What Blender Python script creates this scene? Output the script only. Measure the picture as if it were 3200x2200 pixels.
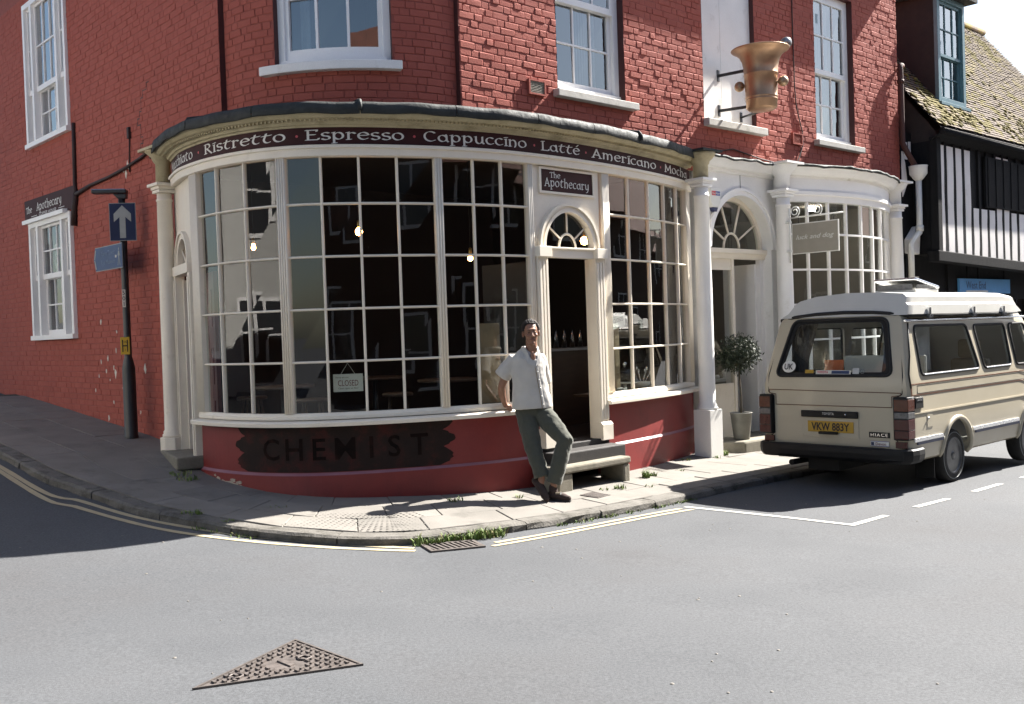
import bpy, bmesh, math, random
from mathutils import Vector, Matrix, noise as mnoise
random.seed(7)
R = math.radians
for ob in list(bpy.data.objects):
    bpy.data.objects.remove(ob, do_unlink=True)
scene = bpy.context.scene
COL = scene.collection

# ------------------------------------------------------------------ camera
cam_d = bpy.data.cameras.new('camera')
cam_d.sensor_fit = 'HORIZONTAL'; cam_d.sensor_width = 36.0; cam_d.lens = 36.0
cam_d.clip_start = 0.05; cam_d.clip_end = 2000
cam = bpy.data.objects.new('camera', cam_d); COL.objects.link(cam)
_rho = math.atan(.034); _th = math.atan(63 / 3200.)
_U = Vector((0, math.sin(_th), math.cos(_th))); _F = Vector((0, math.cos(_th), -math.sin(_th)))
_X = Vector((1, 0, 0)) * math.cos(_rho) - _U * math.sin(_rho)
_Y = Vector((1, 0, 0)) * math.sin(_rho) + _U * math.cos(_rho)
_m = Matrix((_X, _Y, -_F)).transposed().to_4x4(); _m.translation = Vector((0, 0, 1.62))
cam.matrix_world = _m
scene.camera = cam

# ------------------------------------------------------------------ sky and sun
SUN_AZ, SUN_EL = R(34.5), R(43)          # azimuth from +x towards +y
SKY_STRENGTH = .048
world = bpy.data.worlds.new('World'); scene.world = world; world.use_nodes = True
wn = world.node_tree.nodes; wl = world.node_tree.links
bg = wn.get('Background') or wn.new('ShaderNodeBackground')
sky = wn.new('ShaderNodeTexSky'); sky.sky_type = 'NISHITA'; sky.sun_disc = False
sky.sun_elevation = SUN_EL; sky.sun_rotation = math.pi / 2 - SUN_AZ
sky.air_density = 1.1; sky.dust_density = 1.4; sky.ozone_density = 1.0
wl.new(sky.outputs[0], bg.inputs['Color']); bg.inputs['Strength'].default_value = SKY_STRENGTH
sd = bpy.data.lights.new('sun', 'SUN'); sd.energy = 5.0; sd.angle = R(.53); sd.color = (1, .955, .89)
sun = bpy.data.objects.new('sun', sd); COL.objects.link(sun)
sdir = Vector((math.cos(SUN_EL) * math.cos(SUN_AZ), math.cos(SUN_EL) * math.sin(SUN_AZ), math.sin(SUN_EL)))
sun.rotation_euler = (-sdir).to_track_quat('-Z', 'Y').to_euler(); sun.location = sdir * 40
scene.cycles.transparent_max_bounces = 24
vs = scene.view_settings
vs.view_transform = 'Standard'; vs.look = 'None'; vs.exposure = 2.2; vs.gamma = 1.0; vs.use_curve_mapping = False

# ------------------------------------------------------------------ materials
MATS = {}
def mat(name, col, col2=None, scale=6., rough=.6, rough2=None, bump=0., bscale=80., metal=0., spec=.5,
        fine=0., fscale=300., stain=None, sscale=1.5, slo=.55, shi=.7, coat=0., bdist=.01, stretch=None, alpha=None, sheen=0., sss=0.):
    """noise-mixed procedural surface in world-space coordinates"""
    m = bpy.data.materials.new(name); m.use_nodes = True
    nt = m.node_tree; ns = nt.nodes; lk = nt.links
    b = ns.get('Principled BSDF')
    pos = ns.new('ShaderNodeNewGeometry'); src = pos.outputs['Position']
    if stretch:
        mp = ns.new('ShaderNodeMapping'); mp.inputs['Scale'].default_value = stretch
        lk.new(src, mp.inputs['Vector']); src = mp.outputs[0]
    def nz(sc, det=5., ro=.55):
        t = ns.new('ShaderNodeTexNoise'); t.inputs['Scale'].default_value = sc
        t.inputs['Detail'].default_value = det; t.inputs['Roughness'].default_value = ro
        lk.new(src, t.inputs['Vector']); return t.outputs['Fac']
    def ramp(f, lo, hi):
        r = ns.new('ShaderNodeMapRange'); r.inputs['From Min'].default_value = lo; r.inputs['From Max'].default_value = hi
        r.clamp = True; lk.new(f, r.inputs['Value']); return r.outputs[0]
    def mix(f, a, bb, blend='MIX'):
        x = ns.new('ShaderNodeMix'); x.data_type = 'RGBA'; x.blend_type = blend
        if isinstance(f, float): x.inputs['Factor'].default_value = f
        else: lk.new(f, x.inputs['Factor'])
        for i, q in ((6, a), (7, bb)):
            if isinstance(q, tuple): x.inputs[i].default_value = (*q, 1)
            else: lk.new(q, x.inputs[i])
        return x.outputs[2]
    c = tuple(col)
    if col2 is not None:
        c = mix(ramp(nz(scale), .32, .68), tuple(col), tuple(col2))
    if stain is not None:
        c = mix(ramp(nz(sscale, 8., .65), slo, shi), c, tuple(stain))
    if fine:
        f = ramp(nz(fscale, 2., .6), .3, .7)
        g = ns.new('ShaderNodeMapRange'); g.inputs['To Min'].default_value = 1 - fine; g.inputs['To Max'].default_value = 1 + fine
        lk.new(f, g.inputs['Value'])
        comb = ns.new('ShaderNodeCombineColor')
        for k in range(3): lk.new(g.outputs[0], comb.inputs[k])
        c = mix(1.0, c, comb.outputs[0], 'MULTIPLY')
    if isinstance(c, tuple): b.inputs['Base Color'].default_value = (*c, 1)
    else: lk.new(c, b.inputs['Base Color'])
    b.inputs['Roughness'].default_value = rough
    if rough2 is not None:
        g = ns.new('ShaderNodeMapRange'); g.inputs['To Min'].default_value = rough; g.inputs['To Max'].default_value = rough2
        lk.new(ramp(nz(scale * 1.7), .35, .65), g.inputs['Value']); lk.new(g.outputs[0], b.inputs['Roughness'])
    b.inputs['Metallic'].default_value = metal; b.inputs['Specular IOR Level'].default_value = spec
    if coat: b.inputs['Coat Weight'].default_value = coat; b.inputs['Coat Roughness'].default_value = .12
    if sheen: b.inputs['Sheen Weight'].default_value = sheen
    if sss:
        b.inputs['Subsurface Weight'].default_value = sss; b.inputs['Subsurface Radius'].default_value = (.02, .008, .004)
        b.inputs['Subsurface Scale'].default_value = .3
    if bump:
        bp = ns.new('ShaderNodeBump'); bp.inputs['Strength'].default_value = bump; bp.inputs['Distance'].default_value = bdist
        lk.new(nz(bscale, 4., .6), bp.inputs['Height']); lk.new(bp.outputs[0], b.inputs['Normal'])
    MATS[name] = m
    return m
def glass_mat(name, tint=(.92, .95, .94), ior=1.5, wav=.25, wscale=1.6, rough=0.0, gain=1.7):
    m = bpy.data.materials.new(name); m.use_nodes = True
    nt = m.node_tree; ns = nt.nodes; lk = nt.links
    out = ns.get('Material Output'); ns.remove(ns.get('Principled BSDF'))
    tr = ns.new('ShaderNodeBsdfTransparent'); tr.inputs[0].default_value = (*tint, 1)
    gl = ns.new('ShaderNodeBsdfGlossy'); gl.inputs['Roughness'].default_value = rough
    fr = ns.new('ShaderNodeFresnel'); fr.inputs['IOR'].default_value = ior
    mx = ns.new('ShaderNodeMixShader')
    if wav:
        pos = ns.new('ShaderNodeNewGeometry')
        t = ns.new('ShaderNodeTexNoise'); t.inputs['Scale'].default_value = wscale; t.inputs['Detail'].default_value = 1
        bp = ns.new('ShaderNodeBump'); bp.inputs['Strength'].default_value = wav; bp.inputs['Distance'].default_value = .02
        lk.new(pos.outputs['Position'], t.inputs['Vector']); lk.new(t.outputs['Fac'], bp.inputs['Height'])
        lk.new(bp.outputs[0], gl.inputs['Normal'])
    # only the outer skin of the thin pane mirrors; both skins together give the pane's reflectance
    geo = ns.new('ShaderNodeNewGeometry'); inv = ns.new('ShaderNodeMath'); inv.operation = 'SUBTRACT'; inv.inputs[0].default_value = 1.0
    lk.new(geo.outputs['Backfacing'], inv.inputs[1])
    mu = ns.new('ShaderNodeMath'); mu.operation = 'MULTIPLY'; lk.new(fr.outputs[0], mu.inputs[0]); lk.new(inv.outputs[0], mu.inputs[1])
    mg = ns.new('ShaderNodeMath'); mg.operation = 'MULTIPLY'; mg.use_clamp = True; mg.inputs[1].default_value = gain; lk.new(mu.outputs[0], mg.inputs[0])
    lk.new(mg.outputs[0], mx.inputs[0]); lk.new(tr.outputs[0], mx.inputs[1]); lk.new(gl.outputs[0], mx.inputs[2])
    lk.new(mx.outputs[0], out.inputs['Surface']); MATS[name] = m
    return m
def emit_mat(name, col, strength):
    m = bpy.data.materials.new(name); m.use_nodes = True
    b = m.node_tree.nodes.get('Principled BSDF'); b.inputs['Base Color'].default_value = (*col, 1)
    b.inputs['Emission Color'].default_value = (*col, 1); b.inputs['Emission Strength'].default_value = strength
    MATS[name] = m; return m

# ------------------------------------------------------------------ mesh building
def V3(p): return Vector(p)
class MB:
    def __init__(s): s.v = []; s.f = []; s.mi = []; s.sm = []
    def add(s, vs, fs, mi=0, smooth=False):
        o = len(s.v); s.v += [tuple(p) for p in vs]
        for f in fs: s.f.append(tuple(i + o for i in f)); s.mi.append(mi); s.sm.append(smooth)
        return s
    def quad(s, a, b, c, d, mi=0): return s.add([a, b, c, d], [(0, 1, 2, 3)], mi)
    def box(s, c, size, ax=None, mi=0):
        ax = ax or ((1, 0, 0), (0, 1, 0), (0, 0, 1)); X, Y, Z = [V3(a) for a in ax]; c = V3(c); a, b, d = [q / 2 for q in size]
        vs = [c + X * (i * a) + Y * (j * b) + Z * (k * d) for k in (-1, 1) for j in (-1, 1) for i in (-1, 1)]
        return s.add(vs, [(0, 2, 3, 1), (4, 5, 7, 6), (0, 1, 5, 4), (2, 6, 7, 3), (0, 4, 6, 2), (1, 3, 7, 5)], mi)
    def hexa(s, bot, top, mi=0):     # two matching quads
        return s.add(list(bot) + list(top), [(3, 2, 1, 0), (4, 5, 6, 7)] + [(i, (i + 1) % 4, 4 + (i + 1) % 4, 4 + i) for i in range(4)], mi)
    def prism(s, poly, o, ax, ay, dn, mi=0, smooth=False, caps=True):   # poly 2D in (ax, ay), extruded by vector dn
        o, ax, ay, dn = V3(o), V3(ax), V3(ay), V3(dn); n = len(poly)
        a = [o + ax * p[0] + ay * p[1] for p in poly]; b = [p + dn for p in a]
        s.add(a + b, [(i, (i + 1) % n, n + (i + 1) % n, n + i) for i in range(n)], mi, smooth)
        if caps:
            s.add(a, [tuple(range(n))[::-1]], mi); s.add(b, [tuple(range(n))], mi)
        return s
    def tube(s, pts, r, n=8, mi=0, closed=False, caps=True, smooth=True, flat=1.0, up=None):
        pts = [V3(p) for p in pts]; m = len(pts); rs = r if isinstance(r, (list, tuple)) else [r] * m
        rings = []; prev = None
        for i, p in enumerate(pts):
            if closed: t = pts[(i + 1) % m] - pts[i - 1]
            else: t = pts[min(i + 1, m - 1)] - pts[max(i - 1, 0)]
            if t.length < 1e-9: t = Vector((0, 0, 1))
            t.normalize()
            if prev is None:
                ref = V3(up) if up else (Vector((0, 0, 1)) if abs(t.z) < .9 else Vector((1, 0, 0)))
                a = ref - t * ref.dot(t); a.normalize()
            else:
                a = prev - t * prev.dot(t)
                if a.length < 1e-6: a = t.orthogonal()
                a.normalize()
            prev = a; b = t.cross(a)
            rings.append([p + (a * math.cos(2 * math.pi * k / n) * flat + b * math.sin(2 * math.pi * k / n)) * rs[i] for k in range(n)])
        vs = [q for rg in rings for q in rg]; fs = []
        for i in range(m if closed else m - 1):
            j = (i + 1) % m
            for k in range(n): fs.append((i * n + k, i * n + (k + 1) % n, j * n + (k + 1) % n, j * n + k))
        s.add(vs, fs, mi, smooth)
        if caps and not closed: s.add(rings[0], [tuple(range(n))[::-1]], mi); s.add(rings[-1], [tuple(range(n))], mi)
        return s
    def lathe(s, prof, c, n=24, mi=0, ax=None, smooth=True, cap=True, a0=0., a1=2 * math.pi):
        ax = ax or ((1, 0, 0), (0, 1, 0), (0, 0, 1)); X, Y, Z = [V3(a) for a in ax]; c = V3(c); full = a1 - a0 > 6.28
        cnt = n if full else n + 1
        vs = []
        for (r, z) in prof:
            for k in range(cnt):
                a = a0 + (a1 - a0) * k / n; vs.append(c + X * (r * math.cos(a)) + Y * (r * math.sin(a)) + Z * z)
        fs = []
        for i in range(len(prof) - 1):
            for k in range(n):
                k2 = (k + 1) % cnt
                fs.append((i * cnt + k, i * cnt + k2, (i + 1) * cnt + k2, (i + 1) * cnt + k))
        s.add(vs, fs, mi, smooth)
        if cap and full:
            if prof[0][0] > 1e-5: s.add(vs[:cnt], [tuple(range(cnt))[::-1]], mi)
            if prof[-1][0] > 1e-5: s.add(vs[-cnt:], [tuple(range(cnt))], mi)
        return s
    def sphere(s, c, r, nu=16, nv=10, mi=0, ax=None):
        rr = r if isinstance(r, (tuple, list)) else (r, r, r)
        ax = ax or ((1, 0, 0), (0, 1, 0), (0, 0, 1)); X, Y, Z = [V3(a) for a in ax]; c = V3(c); vs = [c + Z * -rr[2]]
        for j in range(1, nv):
            t = -math.pi / 2 + math.pi * j / nv
            for i in range(nu):
                a = 2 * math.pi * i / nu
                vs.append(c + X * (rr[0] * math.cos(t) * math.cos(a)) + Y * (rr[1] * math.cos(t) * math.sin(a)) + Z * (rr[2] * math.sin(t)))
        vs.append(c + Z * rr[2]); fs = []
        for i in range(nu): fs.append((0, 1 + (i + 1) % nu, 1 + i))
        for j in range(nv - 2):
            for i in range(nu):
                a = 1 + j * nu + i; b = 1 + j * nu + (i + 1) % nu; fs.append((a, b, b + nu, a + nu))
        for i in range(nu): fs.append((1 + (nv - 2) * nu + i, 1 + (nv - 2) * nu + (i + 1) % nu, len(vs) - 1))
        return s.add(vs, fs, mi, True)
    def grid(s, P, mi=0, smooth=True, flip=False):
        nr, nc = len(P), len(P[0]); vs = [p for row in P for p in row]; fs = []
        for i in range(nr - 1):
            for j in range(nc - 1):
                q = (i * nc + j, i * nc + j + 1, (i + 1) * nc + j + 1, (i + 1) * nc + j)
                fs.append(q[::-1] if flip else q)
        return s.add(vs, fs, mi, smooth)
    def sweep(s, fn, a0, a1, prof, n=None, mi=0, closed=True, smooth=False, ends=True):
        """profile (outward, z) swept along plan curve fn(a)->(point, normal)"""
        n = n or max(2, int(abs(a1 - a0) / .06)); m = len(prof); rows = []
        for i in range(n + 1):
            p, nn = fn(a0 + (a1 - a0) * i / n); rows.append([Vector((p[0] + nn[0] * d, p[1] + nn[1] * d, z)) for d, z in prof])
        vs = [q for r in rows for q in r]; fs = []
        for i in range(n):
            for j in range(m if closed else m - 1):
                k = (j + 1) % m; fs.append((i * m + j, i * m + k, (i + 1) * m + k, (i + 1) * m + j))
        s.add(vs, fs, mi, smooth)
        if closed and ends: s.add(rows[0], [tuple(range(m))], mi); s.add(rows[-1], [tuple(range(m))[::-1]], mi)
        return s
    def build(s, name, m, parent=None, smooth=None, bevel=0., kind=None, fixn=True, center=True, auto=None, label=None):
        me = bpy.data.meshes.new(name); c = Vector((0, 0, 0))
        if center and s.v:
            lo = [min(p[i] for p in s.v) for i in range(3)]; hi = [max(p[i] for p in s.v) for i in range(3)]
            c = Vector(((lo[0] + hi[0]) / 2, (lo[1] + hi[1]) / 2, lo[2]))
        me.from_pydata([tuple(Vector(p) - c) for p in s.v], [], s.f)
        for mm in (m if isinstance(m, (list, tuple)) else [m]): me.materials.append(mm if not isinstance(mm, str) else MATS[mm])
        me.polygons.foreach_set('material_index', s.mi)
        me.polygons.foreach_set('use_smooth', [bool(x) if smooth is None else smooth for x in s.sm])
        if fixn:
            bm = bmesh.new(); bm.from_mesh(me); bmesh.ops.remove_doubles(bm, verts=bm.verts, dist=1e-5)
            bmesh.ops.recalc_face_normals(bm, faces=bm.faces); bm.to_mesh(me); bm.free()
        me.update()
        o = bpy.data.objects.new(name, me); put(o, parent, c)
        if bevel:
            bv = o.modifiers.new('bevel', 'BEVEL'); bv.width = bevel; bv.segments = 2; bv.limit_method = 'ANGLE'; bv.angle_limit = R(35)
        if kind: o['kind'] = kind
        if label: o['label'] = label
        return o
WLOC = {}
def put(o, parent, loc):
    COL.objects.link(o); loc = Vector(loc); o.location = loc; WLOC[o.name] = loc
    if parent is not None:
        o.parent = parent; o.matrix_parent_inverse = Matrix.Translation(-WLOC[parent.name])
    return o
def tag(o, label=None, cat=None, group=None, kind=None):
    if label: o['label'] = label
    if cat: o['category'] = cat
    if group: o['group'] = group
    if kind: o['kind'] = kind
    return o
def thing(name, label, cat, loc, group=None):
    o = bpy.data.objects.new(name, None); o.empty_display_size = .2
    put(o, None, loc); return tag(o, label, cat, group)
def apply_mods(o):
    """evaluate modifiers once and keep the plain mesh"""
    bpy.context.view_layer.update(); dg = bpy.context.evaluated_depsgraph_get()
    me = bpy.data.meshes.new_from_object(o.evaluated_get(dg), depsgraph=dg)
    o.modifiers.clear(); old = o.data; o.data = me; bpy.data.meshes.remove(old); return o
def text_part(name, body, m, parent, o, ax, ay, width=None, height=None, size=.1, bold=0., extrude=.002, shear=0., align='CENTER', kind=None, curve=None, spacing=1.0):
    """flat lettering made into a mesh; o = centre of the text, ax/ay its directions"""
    cu = bpy.data.curves.new(name, 'FONT'); cu.body = body; cu.size = 1; cu.align_x = 'CENTER'; cu.align_y = 'CENTER'
    cu.offset = bold; cu.shear = shear; cu.resolution_u = 3; cu.space_character = spacing
    t = bpy.data.objects.new(name + '_c', cu); COL.objects.link(t)
    bpy.context.view_layer.update(); dg = bpy.context.evaluated_depsgraph_get()
    me = bpy.data.meshes.new_from_object(t.evaluated_get(dg), depsgraph=dg); bpy.data.objects.remove(t)
    xs = [v.co.x for v in me.vertices]; ys = [v.co.y for v in me.vertices]
    cx, cy = (min(xs) + max(xs)) / 2, (min(ys) + max(ys)) / 2; w0, h0 = max(xs) - min(xs), max(ys) - min(ys)
    sx = (width / w0) if width else size; sy = (height / h0) if height else (sx if width else size)
    if height and not width: sx = sy
    mb = MB(); o, ax, ay = V3(o), V3(ax), V3(ay); nn = ax.cross(ay).normalized()
    for v in me.vertices:
        x, y = (v.co.x - cx) * sx, (v.co.y - cy) * sy
        mb.v.append(tuple(curve(x, y)) if curve else tuple(o + ax * x + ay * y + nn * extrude))
    for p in me.polygons: mb.f.append(tuple(p.vertices)); mb.mi.append(0); mb.sm.append(False)
    bpy.data.meshes.remove(me); bpy.data.curves.remove(cu)
    return mb.build(name, m, parent, fixn=False, kind=kind)

# ------------------------------------------------------------------ the lie of the land (metres, camera at x=0 y=0)
QF = [(-60, -.6), (-10, -.25), (0, -.08), (3, -.11), (5, -.115), (7, -.12), (8, -.05), (8.6, -.02), (9.5, .07), (10.6, .2), (11.67, .34), (12.4, .42), (17, .79), (40, 2.3)]
def interp(x, tab):
    if x <= tab[0][0]: return tab[0][1]
    for (a, b), (c, d) in zip(tab, tab[1:]):
        if x <= c: return b + (d - b) * (x - a) / (c - a)
    return tab[-1][1]
def gz(x, y):
    q = -.6695 * x + .7428 * y; p = .7325 * x + .6807 * y
    return (interp(q - .35, QF) + 2 * interp(q, QF) + interp(q + .35, QF)) / 4 - .018 * (min(max(p, -20), 40) - 6)
ROAD = -.075
Uv, Nv = Vector((.7325, .6807, 0)), Vector((.6807, -.7325, 0))         # street front: along, outward
Vv, Mv = Vector((-.6695, .7428, 0)), Vector((-.7428, -.6695, 0))       # side street: along (uphill), outward
Pf, Ps = Vector((2.55, 13.95, 0)), Vector((-4.0, 12.3, 0))
Zv = Vector((0, 0, 1))
def FP(s, o, z): p = Pf + Uv * s + Nv * o; return Vector((p.x, p.y, z))
def SP(s, o, z): p = Ps + Vv * s + Mv * o; return Vector((p.x, p.y, z))
class Curve:
    def __init__(s, ctrl, n=24):
        P = [Vector((*p, 0)) for p in ctrl]; P = [2 * P[0] - P[1]] + P + [2 * P[-1] - P[-2]]; o = []
        for i in range(1, len(P) - 2):
            a, b, c, d = P[i - 1:i + 3]
            for k in range(n):
                t = k / n; o.append(.5 * ((2 * b) + (-a + c) * t + (2 * a - 5 * b + 4 * c - d) * t * t + (-a + 3 * b - 3 * c + d) * t ** 3))
        o.append(P[-2]); s.P = o; s.L = [0]
        for a, b in zip(o, o[1:]): s.L.append(s.L[-1] + (b - a).length)
        s.len = s.L[-1]
    def pt(s, a):
        if a <= 0: return s.P[0] + (s.P[0] - s.P[1]).normalized() * -a
        if a >= s.len: return s.P[-1] + (s.P[-1] - s.P[-2]).normalized() * (a - s.len)
        lo, hi = 0, len(s.L) - 1
        while hi - lo > 1:
            m = (lo + hi) // 2
            if s.L[m] <= a: lo = m
            else: hi = m
        t = (a - s.L[lo]) / (s.L[hi] - s.L[lo]); return s.P[lo].lerp(s.P[hi], t)
    def __call__(s, a):
        t = (s.pt(a + .02) - s.pt(a - .02)).normalized(); return s.pt(a), Vector((t.y, -t.x, 0))
    def at(s, a, o, z): p, nn = s(a); return Vector((p.x + nn.x * o, p.y + nn.y * o, z))
BAY = Curve([(-3.98, 12.25), (-3.76, 11.77), (-3.52, 11.33), (-3.1, 10.84), (-2.62, 10.49), (-2.15, 10.33), (-1.7, 10.33), (-1.2, 10.44), (-.65, 10.64), (-.1, 10.93), (.5, 11.42), (1.1, 12.03), (1.68, 12.73), (2.1, 13.32), (2.36, 13.78), (2.5, 14.1)])
KERB = Curve([(-11.0, 17.3), (-8.3, 14.3), (-6.2, 11.95), (-4.959, 10.628), (-4.494, 10.261), (-4.063, 9.93), (-3.546, 9.535), (-2.931, 9.193), (-2.4, 8.91), (-1.95, 8.75), (-1.511, 8.665), (-1.15, 8.66), (-.853, 8.73), (-.506, 8.93), (-.053, 9.226), (.298, 9.49), (.64, 9.76), (1.475, 10.52), (2.484, 11.56), (3.685, 12.727), (6.0, 14.88), (10, 18.6), (16, 24.2)])
# ------------------------------------------------------------------ material set
mat('asphalt', (.062, .065, .070), (.080, .083, .088), scale=.7, rough=.9, fine=.22, fscale=60, bump=.55, bscale=190, bdist=.006, stain=(0.0561, 0.0561, 0.0587), sscale=.35, slo=.5, shi=.72, spec=.3)
mat('flag_a', (0.1462, 0.1351, 0.1190), (0.1853, 0.1726, 0.1547), scale=3, rough=.88, fine=.14, fscale=220, bump=.35, bscale=150, bdist=.004, stain=(0.0884, 0.0842, 0.0748), sscale=2.2, slo=.58, shi=.76, spec=.3)
mat('flag_b', (0.1326, 0.1241, 0.1105), (0.1768, 0.1632, 0.1462), scale=2, rough=.88, fine=.16, fscale=190, bump=.4, bscale=120, bdist=.004, stain=(0.0842, 0.0799, 0.0706), sscale=1.7, slo=.55, shi=.75, spec=.3)
mat('kerb_stone', (0.1403, 0.1309, 0.1173), (0.1028, 0.0960, 0.0842), scale=6, rough=.9, fine=.22, fscale=120, bump=.8, bscale=45, bdist=.012, stain=(0.0561, 0.0519, 0.0425), sscale=5, slo=.5, shi=.68, spec=.3)
mat('joint_dirt', (.045, .039, .030), (.030, .036, .018), scale=5, rough=.95, fine=.3, fscale=150)
mat('yellow_paint', (0.3888, 0.3240, 0.1944), (0.3348, 0.2808, 0.1782), scale=9, rough=.75, fine=.12, fscale=200, stain=(0.1350, 0.1242, 0.1080), sscale=14, slo=.66, shi=.78)
mat('white_road', (0.4014, 0.3906, 0.3573), (0.3348, 0.3240, 0.3015), scale=9, rough=.75, fine=.12, fscale=200, stain=(0.1395, 0.1341, 0.1224), sscale=14, slo=.66, shi=.8)
mat('cast_iron', (.105, .092, .085), (.14, .12, .11), scale=12, rough=.5, rough2=.75, metal=.55, bump=.3, bscale=160, bdist=.003)
mat('iron_dark', (.03, .028, .026), rough=.7)
mat('red_paint', (.335, .092, .068), (.305, .082, .060), scale=2.5, rough=.8, spec=.2, fine=.10, fscale=160, bump=.5, bscale=70, bdist=.005, stain=(.27, .076, .058), sscale=.9, slo=.52, shi=.75)
mat('red_brick_b', (.35, .098, .072), (.315, .086, .063), scale=9, rough=.8, spec=.2, fine=.10, fscale=170, bump=.6, bscale=60, bdist=.006)
mat('red_brick_c', (.31, .084, .062), (.335, .092, .067), scale=9, rough=.8, spec=.2, fine=.12, fscale=170, bump=.6, bscale=60, bdist=.006)
mat('red_joint', (.27, .070, .052), (.225, .058, .043), scale=14, rough=.8, bump=.5, bscale=120)
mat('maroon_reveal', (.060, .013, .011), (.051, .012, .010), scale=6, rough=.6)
mat('stucco_red', (.20, .022, .020), (.165, .018, .017), scale=3, rough=.5, fine=.08, fscale=200, bump=.25, bscale=40, bdist=.006, stain=(.11, .014, .014), sscale=2.2, slo=.56, shi=.8)
mat('ledge_mauve', (.252, .112, .140), (.210, .084, .105), scale=5, rough=.5)
mat('chemist_ground', (.016, .010, .0085), (.026, .013, .010), scale=5, rough=.75, spec=.2, fine=.25, fscale=120, stain=(.055, .012, .010), sscale=5, slo=.5, shi=.7)
mat('chemist_letter', (.007, .006, .0055), (.015, .009, .0075), scale=9, rough=.95, spec=.05, stain=(.026, .012, .010), sscale=7, slo=.5, shi=.66)
mat('bare_plaster', (.42, .36, .29), (.3, .25, .2), scale=20, rough=.9, bump=.6, bscale=60)
mat('cream', (.78, .715, .60), (.73, .66, .55), scale=4, rough=.45, rough2=.6, fine=.05, fscale=140, bump=.12, bscale=35, bdist=.005, stain=(.473, .407, .308), sscale=3, slo=.62, shi=.82)
mat('cream_dirty', (.475, .408, .257), (.399, .342, .209), scale=5, rough=.6, fine=.1, fscale=140, stain=(.257, .218, .123), sscale=4, slo=.5, shi=.72, bump=.2, bscale=60)
mat('white_joinery', (.82, .81, .79), (.78, .77, .75), scale=4, rough=.42, fine=.04, fscale=140, bump=.1, bscale=40, bdist=.004, stain=(.540, .518, .454), sscale=3, slo=.66, shi=.85)
mat('white_render', (.80, .79, .76), (.74, .73, .70), scale=3, rough=.7, fine=.06, fscale=130, bump=.25, bscale=55, bdist=.005, stain=(.42, .39, .32), sscale=2.4, slo=.58, shi=.8)
mat('sill_stone', (.495, .477, .432), (.414, .396, .351), scale=8, rough=.8, fine=.12, fscale=150, bump=.4, bscale=70, bdist=.005, stain=(.225, .216, .171), sscale=5, slo=.55, shi=.74)
mat('fascia_maroon', (.041, .010, .010), (.034, .008, .008), scale=5, rough=.65, spec=.25, fine=.06, fscale=140, stain=(.066, .025, .022), sscale=6, slo=.66, shi=.84)
mat('letter_white', (.702, .693, .648), (.630, .621, .585), scale=20, rough=.5)
mat('letter_red', (.5, .07, .08), rough=.5)
mat('lead', (.013, .016, .016), (.024, .028, .026), scale=7, rough=.65, rough2=.85, fine=.15, fscale=120, bump=.6, bscale=22, bdist=.012, stain=(.060, .060, .054), sscale=4, slo=.66, shi=.8)
mat('stone_step', (.205, .186, .146), (.155, .140, .105), scale=7, rough=.9, fine=.16, fscale=140, bump=.6, bscale=60, bdist=.007, stain=(.093, .087, .062), sscale=4, slo=.55, shi=.75)
mat('black_paint', (.012, .012, .013), (.018, .018, .019), scale=8, rough=.42, bump=.1, bscale=60)
mat('door_red', (.12, .018, .014), (.10, .016, .013), scale=5, rough=.35)
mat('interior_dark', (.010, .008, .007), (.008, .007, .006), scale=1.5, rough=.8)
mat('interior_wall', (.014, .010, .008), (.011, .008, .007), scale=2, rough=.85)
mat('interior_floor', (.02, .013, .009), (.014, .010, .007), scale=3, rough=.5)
mat('interior_grey', (.20, .19, .175), (.17, .165, .15), scale=2, rough=.8)
mat('wood_dark', (.030, .016, .009), (.045, .025, .014), scale=3, rough=.4, stretch=(1, 1, 6))
mat('wood_table', (.20, .12, .065), (.15, .09, .05), scale=5, rough=.45, stretch=(8, 1, 1))
mat('kraft', (.240, .176, .104), (.216, .156, .092), scale=6, rough=.85, fine=.06)
mat('paper_white', (.66, .63, .55), (.6, .57, .5), scale=8, rough=.8)
mat('ink', (.03, .02, .018), rough=.7)
mat('ink_red', (.16, .02, .02), rough=.7)
mat('china', (.75, .74, .7), rough=.2)
mat('chrome', (.75, .76, .78), rough=.12, rough2=.28, metal=1.0, scale=20)
mat('brass', (.5, .33, .12), rough=.3, metal=1)
glass_mat('old_glass', tint=(.90, .93, .92), wav=.10, wscale=1.3)
glass_mat('clear_glass', tint=(.93, .95, .95), ior=1.42, wav=.04)
glass_mat('upper_glass', tint=(.75, .8, .82), ior=1.9, wav=.10, wscale=1.4, gain=2.2)
emit_mat('filament', (1.0, .42, .12), 18.)
mat('copper', (.44, .275, .165), (.36, .22, .13), scale=6, rough=.36, rough2=.5, metal=.72, fine=.06, fscale=150, bump=.15, bscale=40, stain=(.383, .255, .136), sscale=5, slo=.6, shi=.78, stretch=(1, 1, .25))
mat('copper_knob', (.42, .30, .19), (.32, .22, .14), scale=14, rough=.34, rough2=.5, metal=.8, bump=.15, bscale=40)
mat('steel_ball', (.30, .30, .30), (.2, .2, .2), scale=12, rough=.35, metal=.8)
mat('iron_rust', (.063, .021, .014), (.049, .017, .013), scale=8, rough=.75, bump=.4, bscale=60)
mat('cable', (.025, .010, .008), rough=.7)
mat('sign_blue', (.007, .016, .059), (.006, .013, .049), scale=6, spec=.25, rough=.6, fine=.06)
mat('sign_blue_faded', (.013, .045, .149), (.009, .032, .108), scale=7, rough=.5, fine=.12, stain=(.027, .059, .149), sscale=14, slo=.5, shi=.7)
mat('sign_grey', (.252, .266, .266), (.210, .224, .224), scale=9, rough=.5)
mat('sign_ghost', (.17, .22, .30), (.11, .16, .27), scale=20, rough=.6)
mat('sign_yellow', (.62, .40, .03), rough=.5)
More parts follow.
